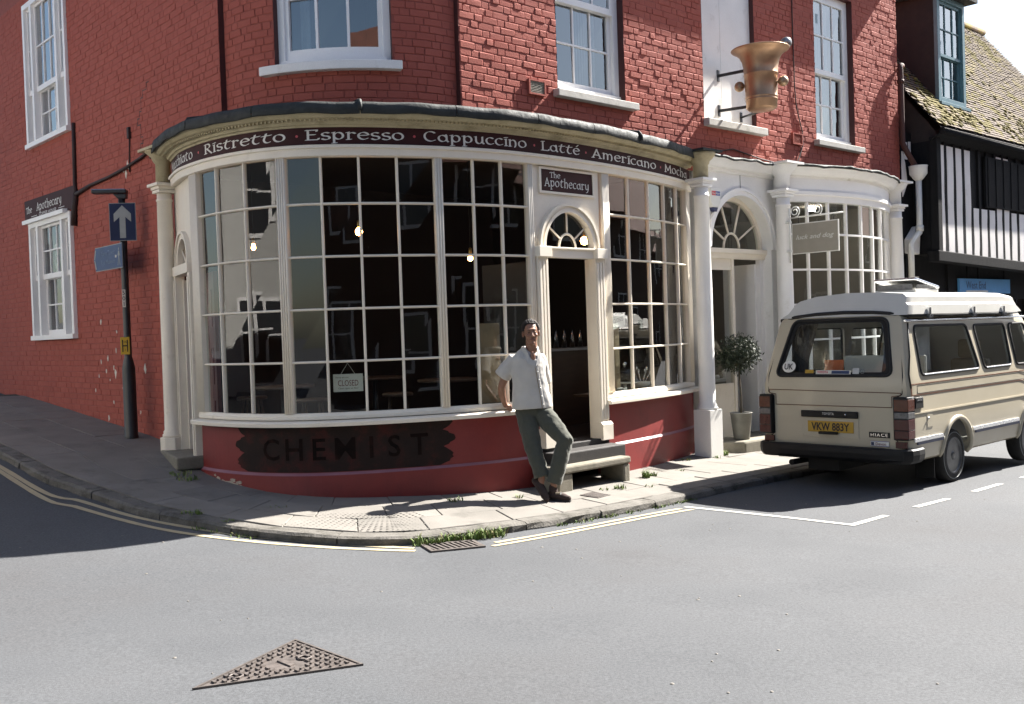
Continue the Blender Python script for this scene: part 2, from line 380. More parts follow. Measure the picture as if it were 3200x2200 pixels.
mat('plastic_white', (.72, .72, .68), (.66, .66, .62), scale=6, rough=.4)
mat('navy', (.02, .03, .09), rough=.4)
mat('alert_red', (.55, .03, .05), rough=.4)
mat('alert_blue', (.03, .06, .3), rough=.4)
mat('taupe_sign', (.30, .275, .225), (.27, .25, .205), scale=8, rough=.6, fine=.05)
mat('terracotta', (.16, .06, .04), (.11, .045, .03), scale=5, rough=.85)
# pavement, kerb, road
def xs_axis(lo, hi, st, far):
    a = [lo + st * i for i in range(int((hi - lo) / st) + 1)]; k = st
    while a[-1] < far: k *= 1.6; a.append(a[-1] + k)
    k = st
    while a[0] > -far: k *= 1.6; a.insert(0, a[0] - k)
    return a
def in_building(x, y):
    p = Vector((x, y, 0)); f = (p - Pf).dot(Nv); s = (p - Ps).dot(Mv)
    return f < -1.2 and s < -1.2 and (p - Pf).dot(Uv) < 5.6 and f > -12
ax_, ay_ = xs_axis(-8, 9, .2, 700), xs_axis(2.4, 15, .2, 700)
road_mb = MB(); idx = {}
for j, y in enumerate(ay_):
    for i, x in enumerate(ax_):
        idx[i, j] = len(road_mb.v); road_mb.v.append((x, y, gz(x, y) + ROAD))
for j in range(len(ay_) - 1):
    for i in range(len(ax_) - 1):
        if in_building((ax_[i] + ax_[i + 1]) / 2, (ay_[j] + ay_[j + 1]) / 2): continue
        road_mb.f.append((idx[i, j], idx[i + 1, j], idx[i + 1, j + 1], idx[i, j + 1])); road_mb.mi.append(0); road_mb.sm.append(True)
road = road_mb.build('road', 'asphalt', None, kind='structure', fixn=False, center=False)

WALLC = Curve([SP(11, 0, 0).xy, SP(8, 0, 0).xy, SP(4, 0, 0).xy, SP(1.2, 0, 0).xy] + [BAY.at(a, -.14, 0).xy for a in (.1, 1.2, 1.9, 2.6, 3.3, 4.0, 4.7, 5.4, 6.2, 7.0, 7.8, 8.5)] + [FP(.4, -.1, 0).xy, FP(3, -.1, 0).xy, FP(6, -.1, 0).xy, FP(10, -.1, 0).xy, FP(16, -.1, 0).xy])
WS = [WALLC.pt(i * .05) for i in range(int(WALLC.len / .05) + 1)]
def nearest_wall(p):
    return min(WS, key=lambda q: (q - p).length_squared)
ka0, ka1 = 2.0, KERB.len - 3.0
pav = MB(); rows_p = []
na = int((ka1 - ka0) / .25)
for i in range(na + 1):
    k = KERB.at(ka0 + (ka1 - ka0) * i / na, -.02, 0); w = nearest_wall(k)
    rows_p.append([Vector((*(k.lerp(w, t)).xy, gz(*k.lerp(w, t).xy) - .016)) for t in (0, .25, .5, .75, 1)])
pav.grid(rows_p)
pavement = pav.build('pavement', 'joint_dirt', None, kind='structure')
def slab(mb, q, thick=.05, ch=.006, lift=0., tilt=0., mi=0, gap=.005):
    c = sum(q, Vector()) / 4
    def sh(g): return [p + (c - p).normalized() * g for p in q]
    z = [gz(p.x, p.y) + lift + random.uniform(-tilt, tilt) for p in q]
    A = [Vector((p.x, p.y, zz - thick)) for p, zz in zip(sh(gap), z)]
    B = [Vector((p.x, p.y, zz - ch)) for p, zz in zip(sh(gap), z)]
    C = [Vector((p.x, p.y, zz)) for p, zz in zip(sh(gap + ch * 1.4), z)]
    o = A + B + C; f = [(0, 1, 2, 3)[::-1], (8, 9, 10, 11)]
    for k in range(4):
        f += [(k, (k + 1) % 4, 4 + (k + 1) % 4, 4 + k), (4 + k, 4 + (k + 1) % 4, 8 + (k + 1) % 4, 8 + k)]
    return mb.add(o, f, mi)
rnd = random.Random(3)
# flagstones: three rows with staggered joints between kerb and wall
cuts = [0.0, .30, .64, 1.0]
flag_quads = []
for r_ in range(3):
    a = ka0 + rnd.uniform(0, .6)
    while a < ka1 - .9:
        ln = rnd.choice((.62, .75, .75, .9)); b = min(a + ln, ka1)
        def P(aa, t):
            k = KERB.at(aa, -.19, 0); w = nearest_wall(KERB.at(aa, 0, 0)); return k.lerp(w, t)
        flag_quads.append([P(a, cuts[r_]), P(b, cuts[r_]), P(b, cuts[r_ + 1]), P(a, cuts[r_ + 1])]); a = b
for i, q in enumerate(flag_quads):
    mb = MB(); slab(mb, q, tilt=.004, lift=rnd.uniform(-.002, .003), gap=rnd.uniform(.002, .006))
    mb.build('flagstone', rnd.choice(('flag_a', 'flag_b')), pavement)
a = ka0
while a < ka1 - 1:
    ln = rnd.uniform(.75, 1.1); b = a + ln; w = .17
    n_ = 5; mb = MB(); prof_rows = []
    g = .006
    for k in range(n_ + 1):
        t = a + g + (b - a - 2 * g) * k / n_
        j1, j2 = rnd.uniform(-.006, .006), rnd.uniform(-.012, .012)
        pts = []
        for d, dz in ((0.012 + j2, -.2), (.004 + j2, -.06), (j1, -.018), (-.025, 0), (-w, .001), (-w, -.1)):
            p = KERB.at(t, d, 0); pts.append(Vector((p.x, p.y, gz(p.x, p.y) + dz + (rnd.uniform(-.004, .003) if dz > -.05 else 0))))
        prof_rows.append(pts)
    m6 = 6; vs_ = [p for r0 in prof_rows for p in r0]; fs_ = []
    for k in range(n_):
        for j in range(m6): fs_.append((k * m6 + j, k * m6 + (j + 1) % m6, (k + 1) * m6 + (j + 1) % m6, (k + 1) * m6 + j))
    fs_ += [tuple(range(m6)), tuple(n_ * m6 + j for j in range(m6))[::-1]]
    mb.add(vs_, fs_); mb.build('kerb_stone', 'kerb_stone', pavement); a = b
# tactile studs at the corner
st = MB()
for i in range(27):
    for j in range(12):
        k = KERB.at(12.35 + i * .067, -.24 - j * .067 * .9, 0); z = gz(k.x, k.y)
        st.lathe([(.014, z - .002), (.012, z + .002), (.008, z + .003)], (k.x, k.y, 0), n=8)
st.build('tactile_studs', 'flag_b', pavement, kind='stuff')
# painted lines
def strip(pts, w, name, m, lift=.005, step=.12):
    cv = Curve(pts); mb = MB(); n_ = max(2, int(cv.len / step)); rows = []
    for i in range(n_ + 1):
        a_ = cv.len * i / n_; ww = w / 2 * (1 + .06 * math.sin(a_ * 9)); r_ = []
        for d in (-ww, 0, ww):
            p = cv.at(a_, d, 0); r_.append(Vector((p.x, p.y, gz(p.x, p.y) + ROAD + lift)))
        rows.append(r_)
    mb.grid(rows); return mb.build(name, m, road, fixn=False)
YI = [(-9.2, 15.05), (-7.2, 12.85), (-4.83, 10.28), (-4.24, 9.91), (-3.51, 9.43), (-2.79, 9.09), (-2.27, 8.86), (-1.7, 8.72), (-1.22, 8.64), (-.88, 8.59)]
YO = [(-9.05, 14.85), (-7.05, 12.6), (-4.72, 10.05), (-4.19, 9.69), (-3.53, 9.27), (-3.0, 8.99), (-2.24, 8.7), (-1.67, 8.58), (-1.21, 8.52), (-.86, 8.48)]
strip(YI, .062, 'yellow_line', 'yellow_paint'); strip(YO, .062, 'yellow_line', 'yellow_paint')
strip([(-.2, 8.78), (.23, 9.12), (.86, 9.68), (1.31, 10.08), (1.66, 10.36)], .058, 'yellow_line', 'yellow_paint')
strip([(-.22, 8.63), (.23, 8.98), (.84, 9.51), (1.39, 10.0), (1.77, 10.30)], .058, 'yellow_line', 'yellow_paint')
strip([(1.72, 10.47), (2.12, 10.11), (2.54, 9.72), (3.0, 9.26)], .07, 'bay_line', 'white_road')
for p0, p1 in (((3.0, 9.21), (3.5, 9.69)), ((3.95, 10.13), (4.48, 10.61)), ((4.95, 11.06), (5.5, 11.6)), ((5.95, 12.03), (6.5, 12.55)), ((6.95, 12.98), (7.5, 13.5))):
    strip([p0, p1], .07, 'bay_dash', 'white_road')
# ------------------------------------------------------------------ red painted brick building
EAVE = 7.7
bldg = thing('corner_building', 'red painted brick corner building with rounded corner and white sash windows', 'building', (-.5, 13.2, 0))
UW = Curve([(-3.045, 11.33), (-2.777, 11.088), (-2.472, 10.908), (-2.142, 10.791), (-1.798, 10.738), (-1.451, 10.751), (-1.113, 10.83), (-.793, 10.977), (-.505, 11.193)])
F_H = [(-2.60, -1.38, 4.46, 6.85), (.27, 1.53, 4.46, 6.85), (3.19, 4.39, 4.46, 6.85)]
S_H = [(3.30, 5.14, 4.72, 6.95), (3.36, 5.22, 1.74, 3.57)]
C_H = [(.80, 2.07, 4.505, 6.7)]
def wall_mesh(P, s0, s1, z0, z1, holes, reveal, mi_r=1, thick=.3):
    mb = MB(); ss = sorted({s0, s1, *[c for h in holes for c in h[:2]]}); zz = sorted({z0, z1, *[c for h in holes for c in h[2:]]})
    ss = [s for s in ss if s0 <= s <= s1]; zz = [z for z in zz if z0 <= z <= z1]
    if P is UWp: ss = sorted(set(ss) | {s0 + (s1 - s0) * i / 24 for i in range(25)})
    for a, b in zip(ss, ss[1:]):
        for c, d in zip(zz, zz[1:]):
            m_, n_ = (a + b) / 2, (c + d) / 2
            if any(h[0] < m_ < h[1] and h[2] < n_ < h[3] for h in holes): continue
            mb.quad(P(a, 0, c), P(b, 0, c), P(b, 0, d), P(a, 0, d)); mb.quad(P(a, -thick, c), P(a, -thick, d), P(b, -thick, d), P(b, -thick, c), 2)
    for h in holes:
        a, b, c, d = h
        for (p, q) in (((a, c), (a, d)), ((b, c), (b, d)), ((a, c), (b, c)), ((a, d), (b, d))):
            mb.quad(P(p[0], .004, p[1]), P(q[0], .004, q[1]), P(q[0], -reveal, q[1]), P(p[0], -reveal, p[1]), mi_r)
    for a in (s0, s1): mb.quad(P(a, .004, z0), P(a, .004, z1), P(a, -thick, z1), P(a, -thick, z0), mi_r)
    return mb
def UWp(s, o, z): return UW.at(s, o, z)
def SPx(s, o, z): return SP(s, o, z)
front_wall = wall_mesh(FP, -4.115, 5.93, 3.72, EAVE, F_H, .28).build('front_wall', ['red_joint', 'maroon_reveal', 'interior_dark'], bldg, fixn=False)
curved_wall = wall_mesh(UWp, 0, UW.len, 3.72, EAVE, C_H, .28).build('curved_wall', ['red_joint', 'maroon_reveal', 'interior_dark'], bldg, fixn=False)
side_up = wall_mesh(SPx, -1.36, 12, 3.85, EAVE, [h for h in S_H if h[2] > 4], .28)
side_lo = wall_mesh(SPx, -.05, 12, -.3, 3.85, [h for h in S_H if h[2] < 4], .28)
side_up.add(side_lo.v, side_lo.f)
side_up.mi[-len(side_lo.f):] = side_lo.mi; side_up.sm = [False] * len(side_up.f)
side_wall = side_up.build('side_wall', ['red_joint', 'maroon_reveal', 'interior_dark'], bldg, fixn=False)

# bricks: Flemish bond, each its own piece; the 300 that show largest are objects, the rest are joined per wall
camp = Vector((0, 0, 1.62))
def brick_mesh(seed, j):
    r_ = random.Random(seed); vs_ = []
    def jt(a): return r_.uniform(-a, a)
    for y, ins in ((0, 0), (.55, 0.0), (1.0, 1.0)):
        for (sx, sz) in ((-1, -1), (1, -1), (1, 1), (-1, 1)):
            ix, iz = .035 * ins, .10 * ins
            vs_.append((sx * (.5 - ix) + jt(j * .35), y + (jt(j * 2.2) if ins else 0), sz * (.5 - iz) + jt(j)))
    fs_ = [(8, 9, 10, 11)]
    for k in range(4): fs_ += [(k, (k + 1) % 4, 4 + (k + 1) % 4, 4 + k), (4 + k, 4 + (k + 1) % 4, 8 + (k + 1) % 4, 8 + k)]
    return vs_, fs_
def lay(P, T, s0, s1, z0, z1, holes, pitch, proud, jit, seed):
    """list of bricks: centre, tangent, size, proud"""
    r_ = random.Random(seed); out = []; c = 0; z = z0
    while z < z1 - .02:
        h = min(pitch - .0085, z1 - z); s = s0 - (.0 if c % 2 == 0 else .168); k = (c // 2) % 2
        while s < s1:
            w = .213 if k % 2 == 0 else .101
            if r_.random() < .06: w *= r_.uniform(.8, 1.15)
            a, b = max(s, s0), min(s + w, s1)
            for hh in holes:
                if z + h > hh[2] + .012 and z < hh[3] - .012:
                    if a < hh[0] < b and b - hh[0] < w: b = hh[0] - .002
                    elif a < hh[1] < b: a = hh[1] + .002
                    elif hh[0] <= a and b <= hh[1]: b = a
            if b - a > .03:
                out.append((P, (a + b) / 2, z + h / 2, b - a, h, proud * (1 + r_.uniform(-jit, jit)), r_.uniform(-.012, .012)))
            s += w + .0095; k += 1
        z += pitch; c += 1
    return out
def frame_at(P, s):
    t = (P(s + .03, 0, 0) - P(s - .03, 0, 0)).normalized(); return t, (P(s, .1, 0) - P(s, 0, 0)).normalized()
allb = []
for wi, (wobj, lst) in enumerate((
        (front_wall, lay(FP, None, -4.10, 5.925, 3.76, 7.2, F_H, .0805, .006, .8, 11)),
        (curved_wall, lay(UWp, None, .01, UW.len - .01, 3.80, 6.6, C_H, .0795, .006, .4, 12)),
        (side_wall, lay(SPx, None, -1.35, 7.4, 3.86, 7.1, S_H, .0795, .0055, .5, 13) + lay(SPx, None, .06, 7.4, -.25, 3.855, S_H, .0795, .0055, .5, 14)))):
    for b in lst: allb.append((wi, wobj, b))
def score(b):
    P, s, z, w, h, pr, rt = b; c = P(s, 0, z); t, o_ = frame_at(P, s); d = camp - c; D = d.length
    X = c.x / c.y; Yv = (c.z - 1.62) / c.y
    if not (-.47 < X < .47 and -.33 < Yv < .305): return -1
    return w * h * max(0, (d / D).dot(o_)) / D ** 2
order = sorted(range(len(allb)), key=lambda i: -score(allb[i][2]))
single = set(order[:300])
variants = []
for k in range(6):
    vs_, fs_ = brick_mesh(100 + k, .05); me = bpy.data.meshes.new('brick'); me.from_pydata(vs_, [], fs_)
    me.materials.append(MATS[('red_paint', 'red_brick_b', 'red_brick_c')[k % 3]]); me.update(); variants.append(me)
joined = [MB(), MB(), MB()]; rb = random.Random(5)
shapes = [brick_mesh(200 + k, .055 if k < 8 else .03) for k in range(16)]
for i, (wi, wobj, b) in enumerate(allb):
    P, s, z, w, h, pr, rt = b; t, o_ = frame_at(P, s)
    if i in single:
        o = bpy.data.objects.new('brick', variants[rb.randrange(6)])
        put(o, wobj, P(s, -.002, z)); o.rotation_euler = (0, 0, math.atan2(t.y, t.x) + math.pi * 0)
        # local +y must point outward: outward is tangent rotated by -90 degrees
        o.scale = (w, (-1 if o_.dot(Vector((t.y, -t.x, 0))) > 0 else 1) * (pr + .002), h)
    else:
        vs_, fs_ = shapes[rb.randrange(8) if wi == 0 else 8 + rb.randrange(8)]
        c = P(s, -.002, z); zr = 0
        joined[wi].add([c + t * (x * w) + o_ * (y * (pr + .002)) + Zv * (zz * h + x * w * rt) for x, y, zz in vs_], [f[::-1] for f in fs_], rb.choice((0, 0, 1, 2)))
for wi, wobj in enumerate((front_wall, curved_wall, side_wall)):
    joined[wi].build('bricks', ['red_paint', 'red_brick_b', 'red_brick_c'], wobj, kind='stuff', fixn=False)
bpy.context.view_layer.update()

# roof, floors and the unseen back
eave = [SP(12, .35, EAVE), SP(4, .35, EAVE), SP(-1.2, .35, EAVE)] + [UW.at(UW.len * t, .4, EAVE) for t in (.15, .35, .5, .65, .85)] + [FP(-4.0, .35, EAVE), FP(1, .35, EAVE), FP(6.05, .35, EAVE), FP(6.05, -8, EAVE), SP(12, -7, EAVE)]
rf = MB(); top = Vector((.2, 18.2, 10.9)); nE = len(eave)
rf.add(eave + [top] + [p + Vector((0, 0, .12)) for p in eave], [(i, (i + 1) % nE, nE + 1 + (i + 1) % nE, nE + 1 + i) for i in range(nE)] + [(nE + 1 + i, nE + 1 + (i + 1) % nE, nE) for i in range(nE)] + [tuple(range(nE))[::-1]])
rf.build('roof', 'terracotta', bldg)
fl = MB(); inner = [SP(11.9, -.3, 0), SP(.0, -.3, 0), SP(-1.0, -.35, 0)] + [UW.at(UW.len * t, -.2, 0) for t in (.1, .3, .5, .7, .9)] + [FP(-3.9, -.3, 0), FP(1, -.3, 0), FP(5.9, -.3, 0), FP(5.9, -8, 0), SP(11.9, -7, 0)]
fl.prism([(p.x, p.y) for p in inner], (0, 0, 3.93), (1, 0, 0), (0, 1, 0), (0, 0, .15)); fl.build('upper_floor', 'interior_dark', bldg)
bw = MB()
for a, b in ((FP(5.93, 0, 0), FP(5.93, -8, 0)), (FP(5.93, -8, 0), SP(12, -7, 0)), (SP(12, -7, 0), SP(12, 0, 0))):
    bw.quad(*[Vector((p.x, p.y, z)) for p, z in ((a, -.3), (b, -.3), (b, EAVE), (a, EAVE))])
bw.build('back_wall', 'red_paint', bldg)

# ---- sash windows
def vbar(mb, P, s, o, z0, z1, w, d, mi=0):
    t, n_ = frame_at(P, s); c = P(s, o, (z0 + z1) / 2); mb.box(c, (w, d, z1 - z0), (t, n_, Zv), mi)
def hbar(mb, P, s0, s1, o, z, h, d, mi=0, seg=1):
    for i in range(seg):
        a, b = s0 + (s1 - s0) * i / seg, s0 + (s1 - s0) * (i + 1) / seg
        t = (P(b, o, 0) - P(a, o, 0)); L_ = t.length; t.normalize(); n_ = (P((a + b) / 2, .1, 0) - P((a + b) / 2, 0, 0)).normalized()
        mb.box((P(a, o, z) + P(b, o, z)) / 2, (L_ + (.004 if seg > 1 else 0), d, h), (t, n_, Zv), mi)
def pane(P, s0, s1, z0, z1, o, m, parent, tilt=.004, name='pane'):
    a, b = P(s0, o, 0), P(s1, o, 0); t = (b - a).normalized(); n_ = Vector((t.y, -t.x, 0)); n_ = n_ if n_.dot(P(s0, .1, 0) - P(s0, 0, 0)) > 0 else -n_; mb = MB()
    k = [random.uniform(-tilt, tilt) for _ in range(4)]
    q = [Vector((p.x, p.y, z)) + n_ * kk for (p, z), kk in zip(((a, z0), (b, z0), (b, z1), (a, z1)), k)]
    mb.hexa([p - n_ * .002 for p in q], [p + n_ * .002 for p in q]); return mb.build(name, m, parent)
def sash(parent, P, s0, s1, z0, z1, cols, rows, o, wide=.055, gl='upper_glass', bar=.022, name='sash'):
    mb = MB(); h = .055
    vbar(mb, P, s0 + wide / 2, o, z0, z1, wide, .045); vbar(mb, P, s1 - wide / 2, o, z0, z1, wide, .045)
    hbar(mb, P, s0 + wide, s1 - wide, o, z0 + .04, .08, .0448); hbar(mb, P, s0 + wide, s1 - wide, o, z1 - .02, .04, .0448)
    g0, g1, h0, h1 = s0 + wide, s1 - wide, z0 + .08, z1 - .04
    sh = mb.build(name, 'white_joinery', parent, bevel=.003)
    for c in range(1, cols):
        m2 = MB(); vbar(m2, P, g0 + (g1 - g0) * c / cols, o, h0, h1, bar, .032); m2.build('glazing_bar', 'white_joinery', parent)
    for r_ in range(1, rows):
        m2 = MB(); hbar(m2, P, g0, g1, o, h0 + (h1 - h0) * r_ / rows, bar, .030); m2.build('glazing_bar', 'white_joinery', parent)
    for c in range(cols):
        for r_ in range(rows):
            pane(P, g0 + (g1 - g0) * c / cols, g0 + (g1 - g0) * (c + 1) / cols, h0 + (h1 - h0) * r_ / rows, h0 + (h1 - h0) * (r_ + 1) / rows, o - .004, gl, parent)
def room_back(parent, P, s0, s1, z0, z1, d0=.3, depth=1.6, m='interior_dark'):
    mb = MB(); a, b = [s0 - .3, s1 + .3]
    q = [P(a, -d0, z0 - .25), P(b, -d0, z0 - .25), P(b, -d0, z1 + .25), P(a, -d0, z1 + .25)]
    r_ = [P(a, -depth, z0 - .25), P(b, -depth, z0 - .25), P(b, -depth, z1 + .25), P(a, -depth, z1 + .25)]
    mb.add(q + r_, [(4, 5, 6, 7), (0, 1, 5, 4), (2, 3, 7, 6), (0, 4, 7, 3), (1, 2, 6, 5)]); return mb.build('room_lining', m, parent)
def curtain(parent, P, s0, s1, z0, z1, o, m):
    mb = MB(); nn_ = 28; rows = []
    for z in (z0, z1): rows.append([P(s0 + (s1 - s0) * i / nn_, o + .02 * math.sin(i * 1.9) + .012 * math.sin(i * 4.1), z) for i in range(nn_ + 1)])
    mb.grid(rows); return mb.build('curtain', m, parent)
mat('curtain_pale', (.5, .5, .48), (.42, .42, .41), scale=5, rough=.9)
for k, (s0, s1, z0, z1) in enumerate((F_H[0], F_H[2])):
    mb = MB()
    for a in (s0 + .045, s1 - .045): vbar(mb, FP, a, -.14, z0 + .07, z1, .09, .09)
    hbar(mb, FP, s0, s1, -.13, z0 + .045, .09, .12); hbar(mb, FP, s0 + .09, s1 - .09, -.14, z1 - .05, .1, .09)
    w = mb.build('sash_window', 'white_joinery', bldg, bevel=.004)
    zm = 5.6
    sash(w, FP, s0 + .09, s1 - .09, z0 + .09, zm, 3, 2, -.165); sash(w, FP, s0 + .09, s1 - .09, zm - .04, z1 - .1, 3, 2, -.115)
    sl = MB(); sl.prism([(-.16, 0), (.10, -.012), (.10, -.10), (-.16, -.10)], FP(s0 - .08, 0, z0 + .012), Nv, Zv, Uv * (s1 - s0 + .24)); sl.build('window_sill', 'sill_stone', w, bevel=.008)
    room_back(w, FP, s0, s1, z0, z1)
    curtain(w, FP, s0 + .72, s1 - .1, z0, z1, -.42, 'curtain_pale')
# blind recess behind the mortar sign
s0, s1, z0, z1 = F_H[1]; mb = MB()
for a, b in ((s0, s0 + .52), (s0 + .526, s1)):
    mb.box(FP((a + b) / 2, -.10, (z0 + z1) / 2), (b - a, .06, z1 - z0), (Uv, Nv, Zv))
bp_ = mb.build('blind_window_panel', 'white_render', bldg)
sl = MB(); sl.prism([(-.12, 0), (.10, -.012), (.10, -.115), (-.12, -.115)], FP(s0 - .02, 0, z0 + .012), Nv, Zv, Uv * (s1 - s0 + .18)); sl.build('window_sill', 'sill_stone', bp_, bevel=.01)
# window on the rounded corner
s0, s1, z0, z1 = C_H[0]; mb = MB()
for a in (s0 + .04, s1 - .04): vbar(mb, UWp, a, -.12, z0, z1, .08, .10)
w = mb.build('sash_window', 'white_joinery', bldg, bevel=.004)
mb = MB(); mb.sweep(UW, s0 + .08, s1 - .08, [(-.10, z0 + .0), (-.10, z0 + .17), (-.15, z0 + .17), (-.15, z0)], n=16); mb.build('bottom_rail', 'white_joinery', w)
mb = MB(); mb.sweep(UW, s0 + .05, s1 - .05, [(-.03, z0), (-.03, z0 + .05), (-.15, z0 + .06), (-.15, z0)], n=16); mb.build('sill_board', 'white_joinery', w)
mb = MB(); mb.sweep(UW, .661, 2.154, [(.10, 4.40), (.10, 4.493), (-.15, 4.508), (-.15, 4.40)], n=20); mb.build('window_sill', 'white_render', w, bevel=.008)
for i in range(4):
    a = s0 + .10 + (s1 - s0 - .2) * i / 3; m2 = MB(); vbar(m2, UWp, a, -.12, z0 + .17, z1, .05 if i in (0, 3) else .028, .04); m2.build('glazing_bar', 'white_joinery', w)
for zz in (5.22, 5.75, 6.25):
    m2 = MB(); hbar(m2, UWp, s0 + .1, s1 - .1, -.12, zz, .024, .038, seg=6); m2.build('glazing_bar', 'white_joinery', w)
for i in range(3):
    a, b = s0 + .10 + (s1 - s0 - .2) * i / 3, s0 + .10 + (s1 - s0 - .2) * (i + 1) / 3
    for c, d in ((z0 + .17, 5.22), (5.22, 5.75), (5.75, 6.25), (6.25, z1)): pane(UWp, a, b, c, d, -.13, 'upper_glass', w)
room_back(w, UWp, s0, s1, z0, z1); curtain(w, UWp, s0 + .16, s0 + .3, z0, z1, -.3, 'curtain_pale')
# tripartite windows on the side wall, box frames standing proud of the brick
for k, (s0, s1, z0, z1) in enumerate(S_H):
    mb = MB(); sc = .27; pr_ = .0 if k == 0 else .01
    xs_ = [s0 + .04, s0 + .04 + sc + .08, s1 - .04 - sc - .08, s1 - .04]
    for a in xs_: vbar(mb, SPx, a, -.02 + pr_, z0 + .07, z1 - .08, .08, .13)
    hbar(mb, SPx, s0 - .01, s1 + .01, -.01 + pr_, z0 + .035, .07, .17); hbar(mb, SPx, s0, s1, -.02 + pr_, z1 - .04, .08, .13)
    w = mb.build('sash_window', 'white_joinery', bldg, bevel=.004)
    zm = 5.57 if k == 0 else 2.70
    gl = 'upper_glass' if k == 0 else 'old_glass'
    for j, (a, b, cols) in enumerate(((xs_[0] + .04, xs_[1] - .04, 1), (xs_[1] + .04, xs_[2] - .04, 3), (xs_[2] + .04, xs_[3] - .04, 1))):
        sash(w, SPx, a, b, zm - .03, z1 - .08, cols, 2, -.025, .035, gl, name='upper_sash'); sash(w, SPx, a, b, z0 + .07, zm, cols, 2, -.07, .035, gl, name='lower_sash')
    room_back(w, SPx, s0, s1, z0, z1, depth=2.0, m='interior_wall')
    if k == 1:
        mb = MB(); mb.prism([(-.02, 0), (.09, -.01), (.09, .05), (-.02, .06)], SP(s0 + .12, .02, z1 - .0), Mv, Zv, Vv * (s1 - s0 - .0)); mb.build('window_head', 'white_joinery', w)
        mb = MB()   # white paper skeleton decoration hanging behind the glass
        c = SP(4.58, -.16, 3.02)
        mb.sphere(c + Zv * .14, (.045, .02, .055), 10, 8); mb.box(c, (.02, .01, .2), (Vv, Mv, Zv))
        for q in range(5): mb.box(c + Zv * (.07 - .035 * q), (.13 - .012 * q, .01, .014), (Vv, Mv, Zv))
        for sx in (-1, 1): mb.tube([c + Vv * .05 * sx + Zv * .07, c + Vv * .10 * sx - Zv * .06, c + Vv * .07 * sx - Zv * .18], .009, 5); mb.tube([c - Zv * .1 + Vv * .03 * sx, c - Zv * .28 + Vv * .05 * sx], .01, 5)
        tag(mb.build('paper_skeleton', 'paper_white', None), 'white paper skeleton hanging inside the lower left sash window', 'decoration')
# air vents
for s_, z_ in ((-2.97, 4.435), (2.59, 4.415)):
    mb = MB(); w_, h_ = .27, .175
    for a, b, c, d in ((-w_ / 2, w_ / 2, h_ / 2 - .018, h_ / 2), (-w_ / 2, w_ / 2, -h_ / 2, -h_ / 2 + .018), (-w_ / 2, -w_ / 2 + .02, -h_ / 2 + .018, h_ / 2 - .018), (w_ / 2 - .02, w_ / 2, -h_ / 2 + .018, h_ / 2 - .018)):
        mb.box(FP(s_ + (a + b) / 2, .015, z_ + (c + d) / 2), (b - a, .05, d - c), (Uv, Nv, Zv))
    vt = mb.build('air_vent', 'red_brick_c', bldg)
    mb = MB(); mb.box(FP(s_, .013, z_), (w_ - .04, .004, h_ - .036), (Uv, Nv, Zv)); mb.build('vent_back', 'iron_dark', vt)
    for q in range(8):
        mb = MB(); mb.box(FP(s_, .027, z_ - .062 + q * .0178), (w_ - .04, .012, .009), (Uv, (Nv * .8 + Zv * -.6), (Nv * .6 + Zv * .8))); mb.build('vent_slat', 'taupe_sign' if s_ < 0 else 'red_brick_c', vt)
# pipes and cables fixed to the walls
mb = MB(); mb.tube([FP(5.99, .06, 6.03), FP(5.86, .09, 6.02), FP(5.84, .10, 5.9), FP(5.85, .10, 5.0), FP(5.86, .10, 4.66), FP(5.9, .16, 4.5), FP(6.12, .22, 4.22)], .048, 10)
mb.tube([FP(5.84, .10, 5.70), FP(5.84, .10, 5.76)], .062, 10); mb.build('rust_red_downpipe', 'iron_rust', bldg)
mb = MB(); mb.tube([FP(2.56, .02, 7.3), FP(2.55, .02, 6.2), FP(2.56, .022, 5.2), FP(2.60, .02, 4.9), FP(2.74, .022, 4.55), FP(2.76, .02, 4.35), FP(2.60, .022, 4.08), FP(2.35, .022, 3.98), FP(1.6, .022, 4.02), FP(.9, .02, 4.10), FP(.2, .022, 3.97), FP(-.8, .022, 4.02)], .009, 6); mb.build('wall_cable', 'cable', bldg)
mb = MB(); mb.tube([SP(3.14, .02, 4.8), SP(3.15, .025, 4.4), SP(3.16, .03, 3.95), SP(3.12, .035, 3.78), SP(2.6, .03, 3.84), SP(1.9, .03, 3.86), SP(1.3, .035, 3.90), SP(.8, .03, 3.96), SP(.35, .03, 4.05)], [.028, .028, .028, .034, .024, .022, .02, .02, .02], 7)
mb.tube([SP(3.12, .035, 3.80), SP(3.2, .035, 3.6), SP(3.24, .03, 3.35)], [.04, .045, .055], 7)
mb.tube([SP(1.22, .015, 3.84), SP(1.2, .015, 4.1), SP(1.18, .015, 4.28)], .01, 6); mb.box(SP(1.18, .02, 4.33), (.06, .04, .14), (Vv, Mv, Zv)); mb.build('wall_cable', 'cable', bldg)
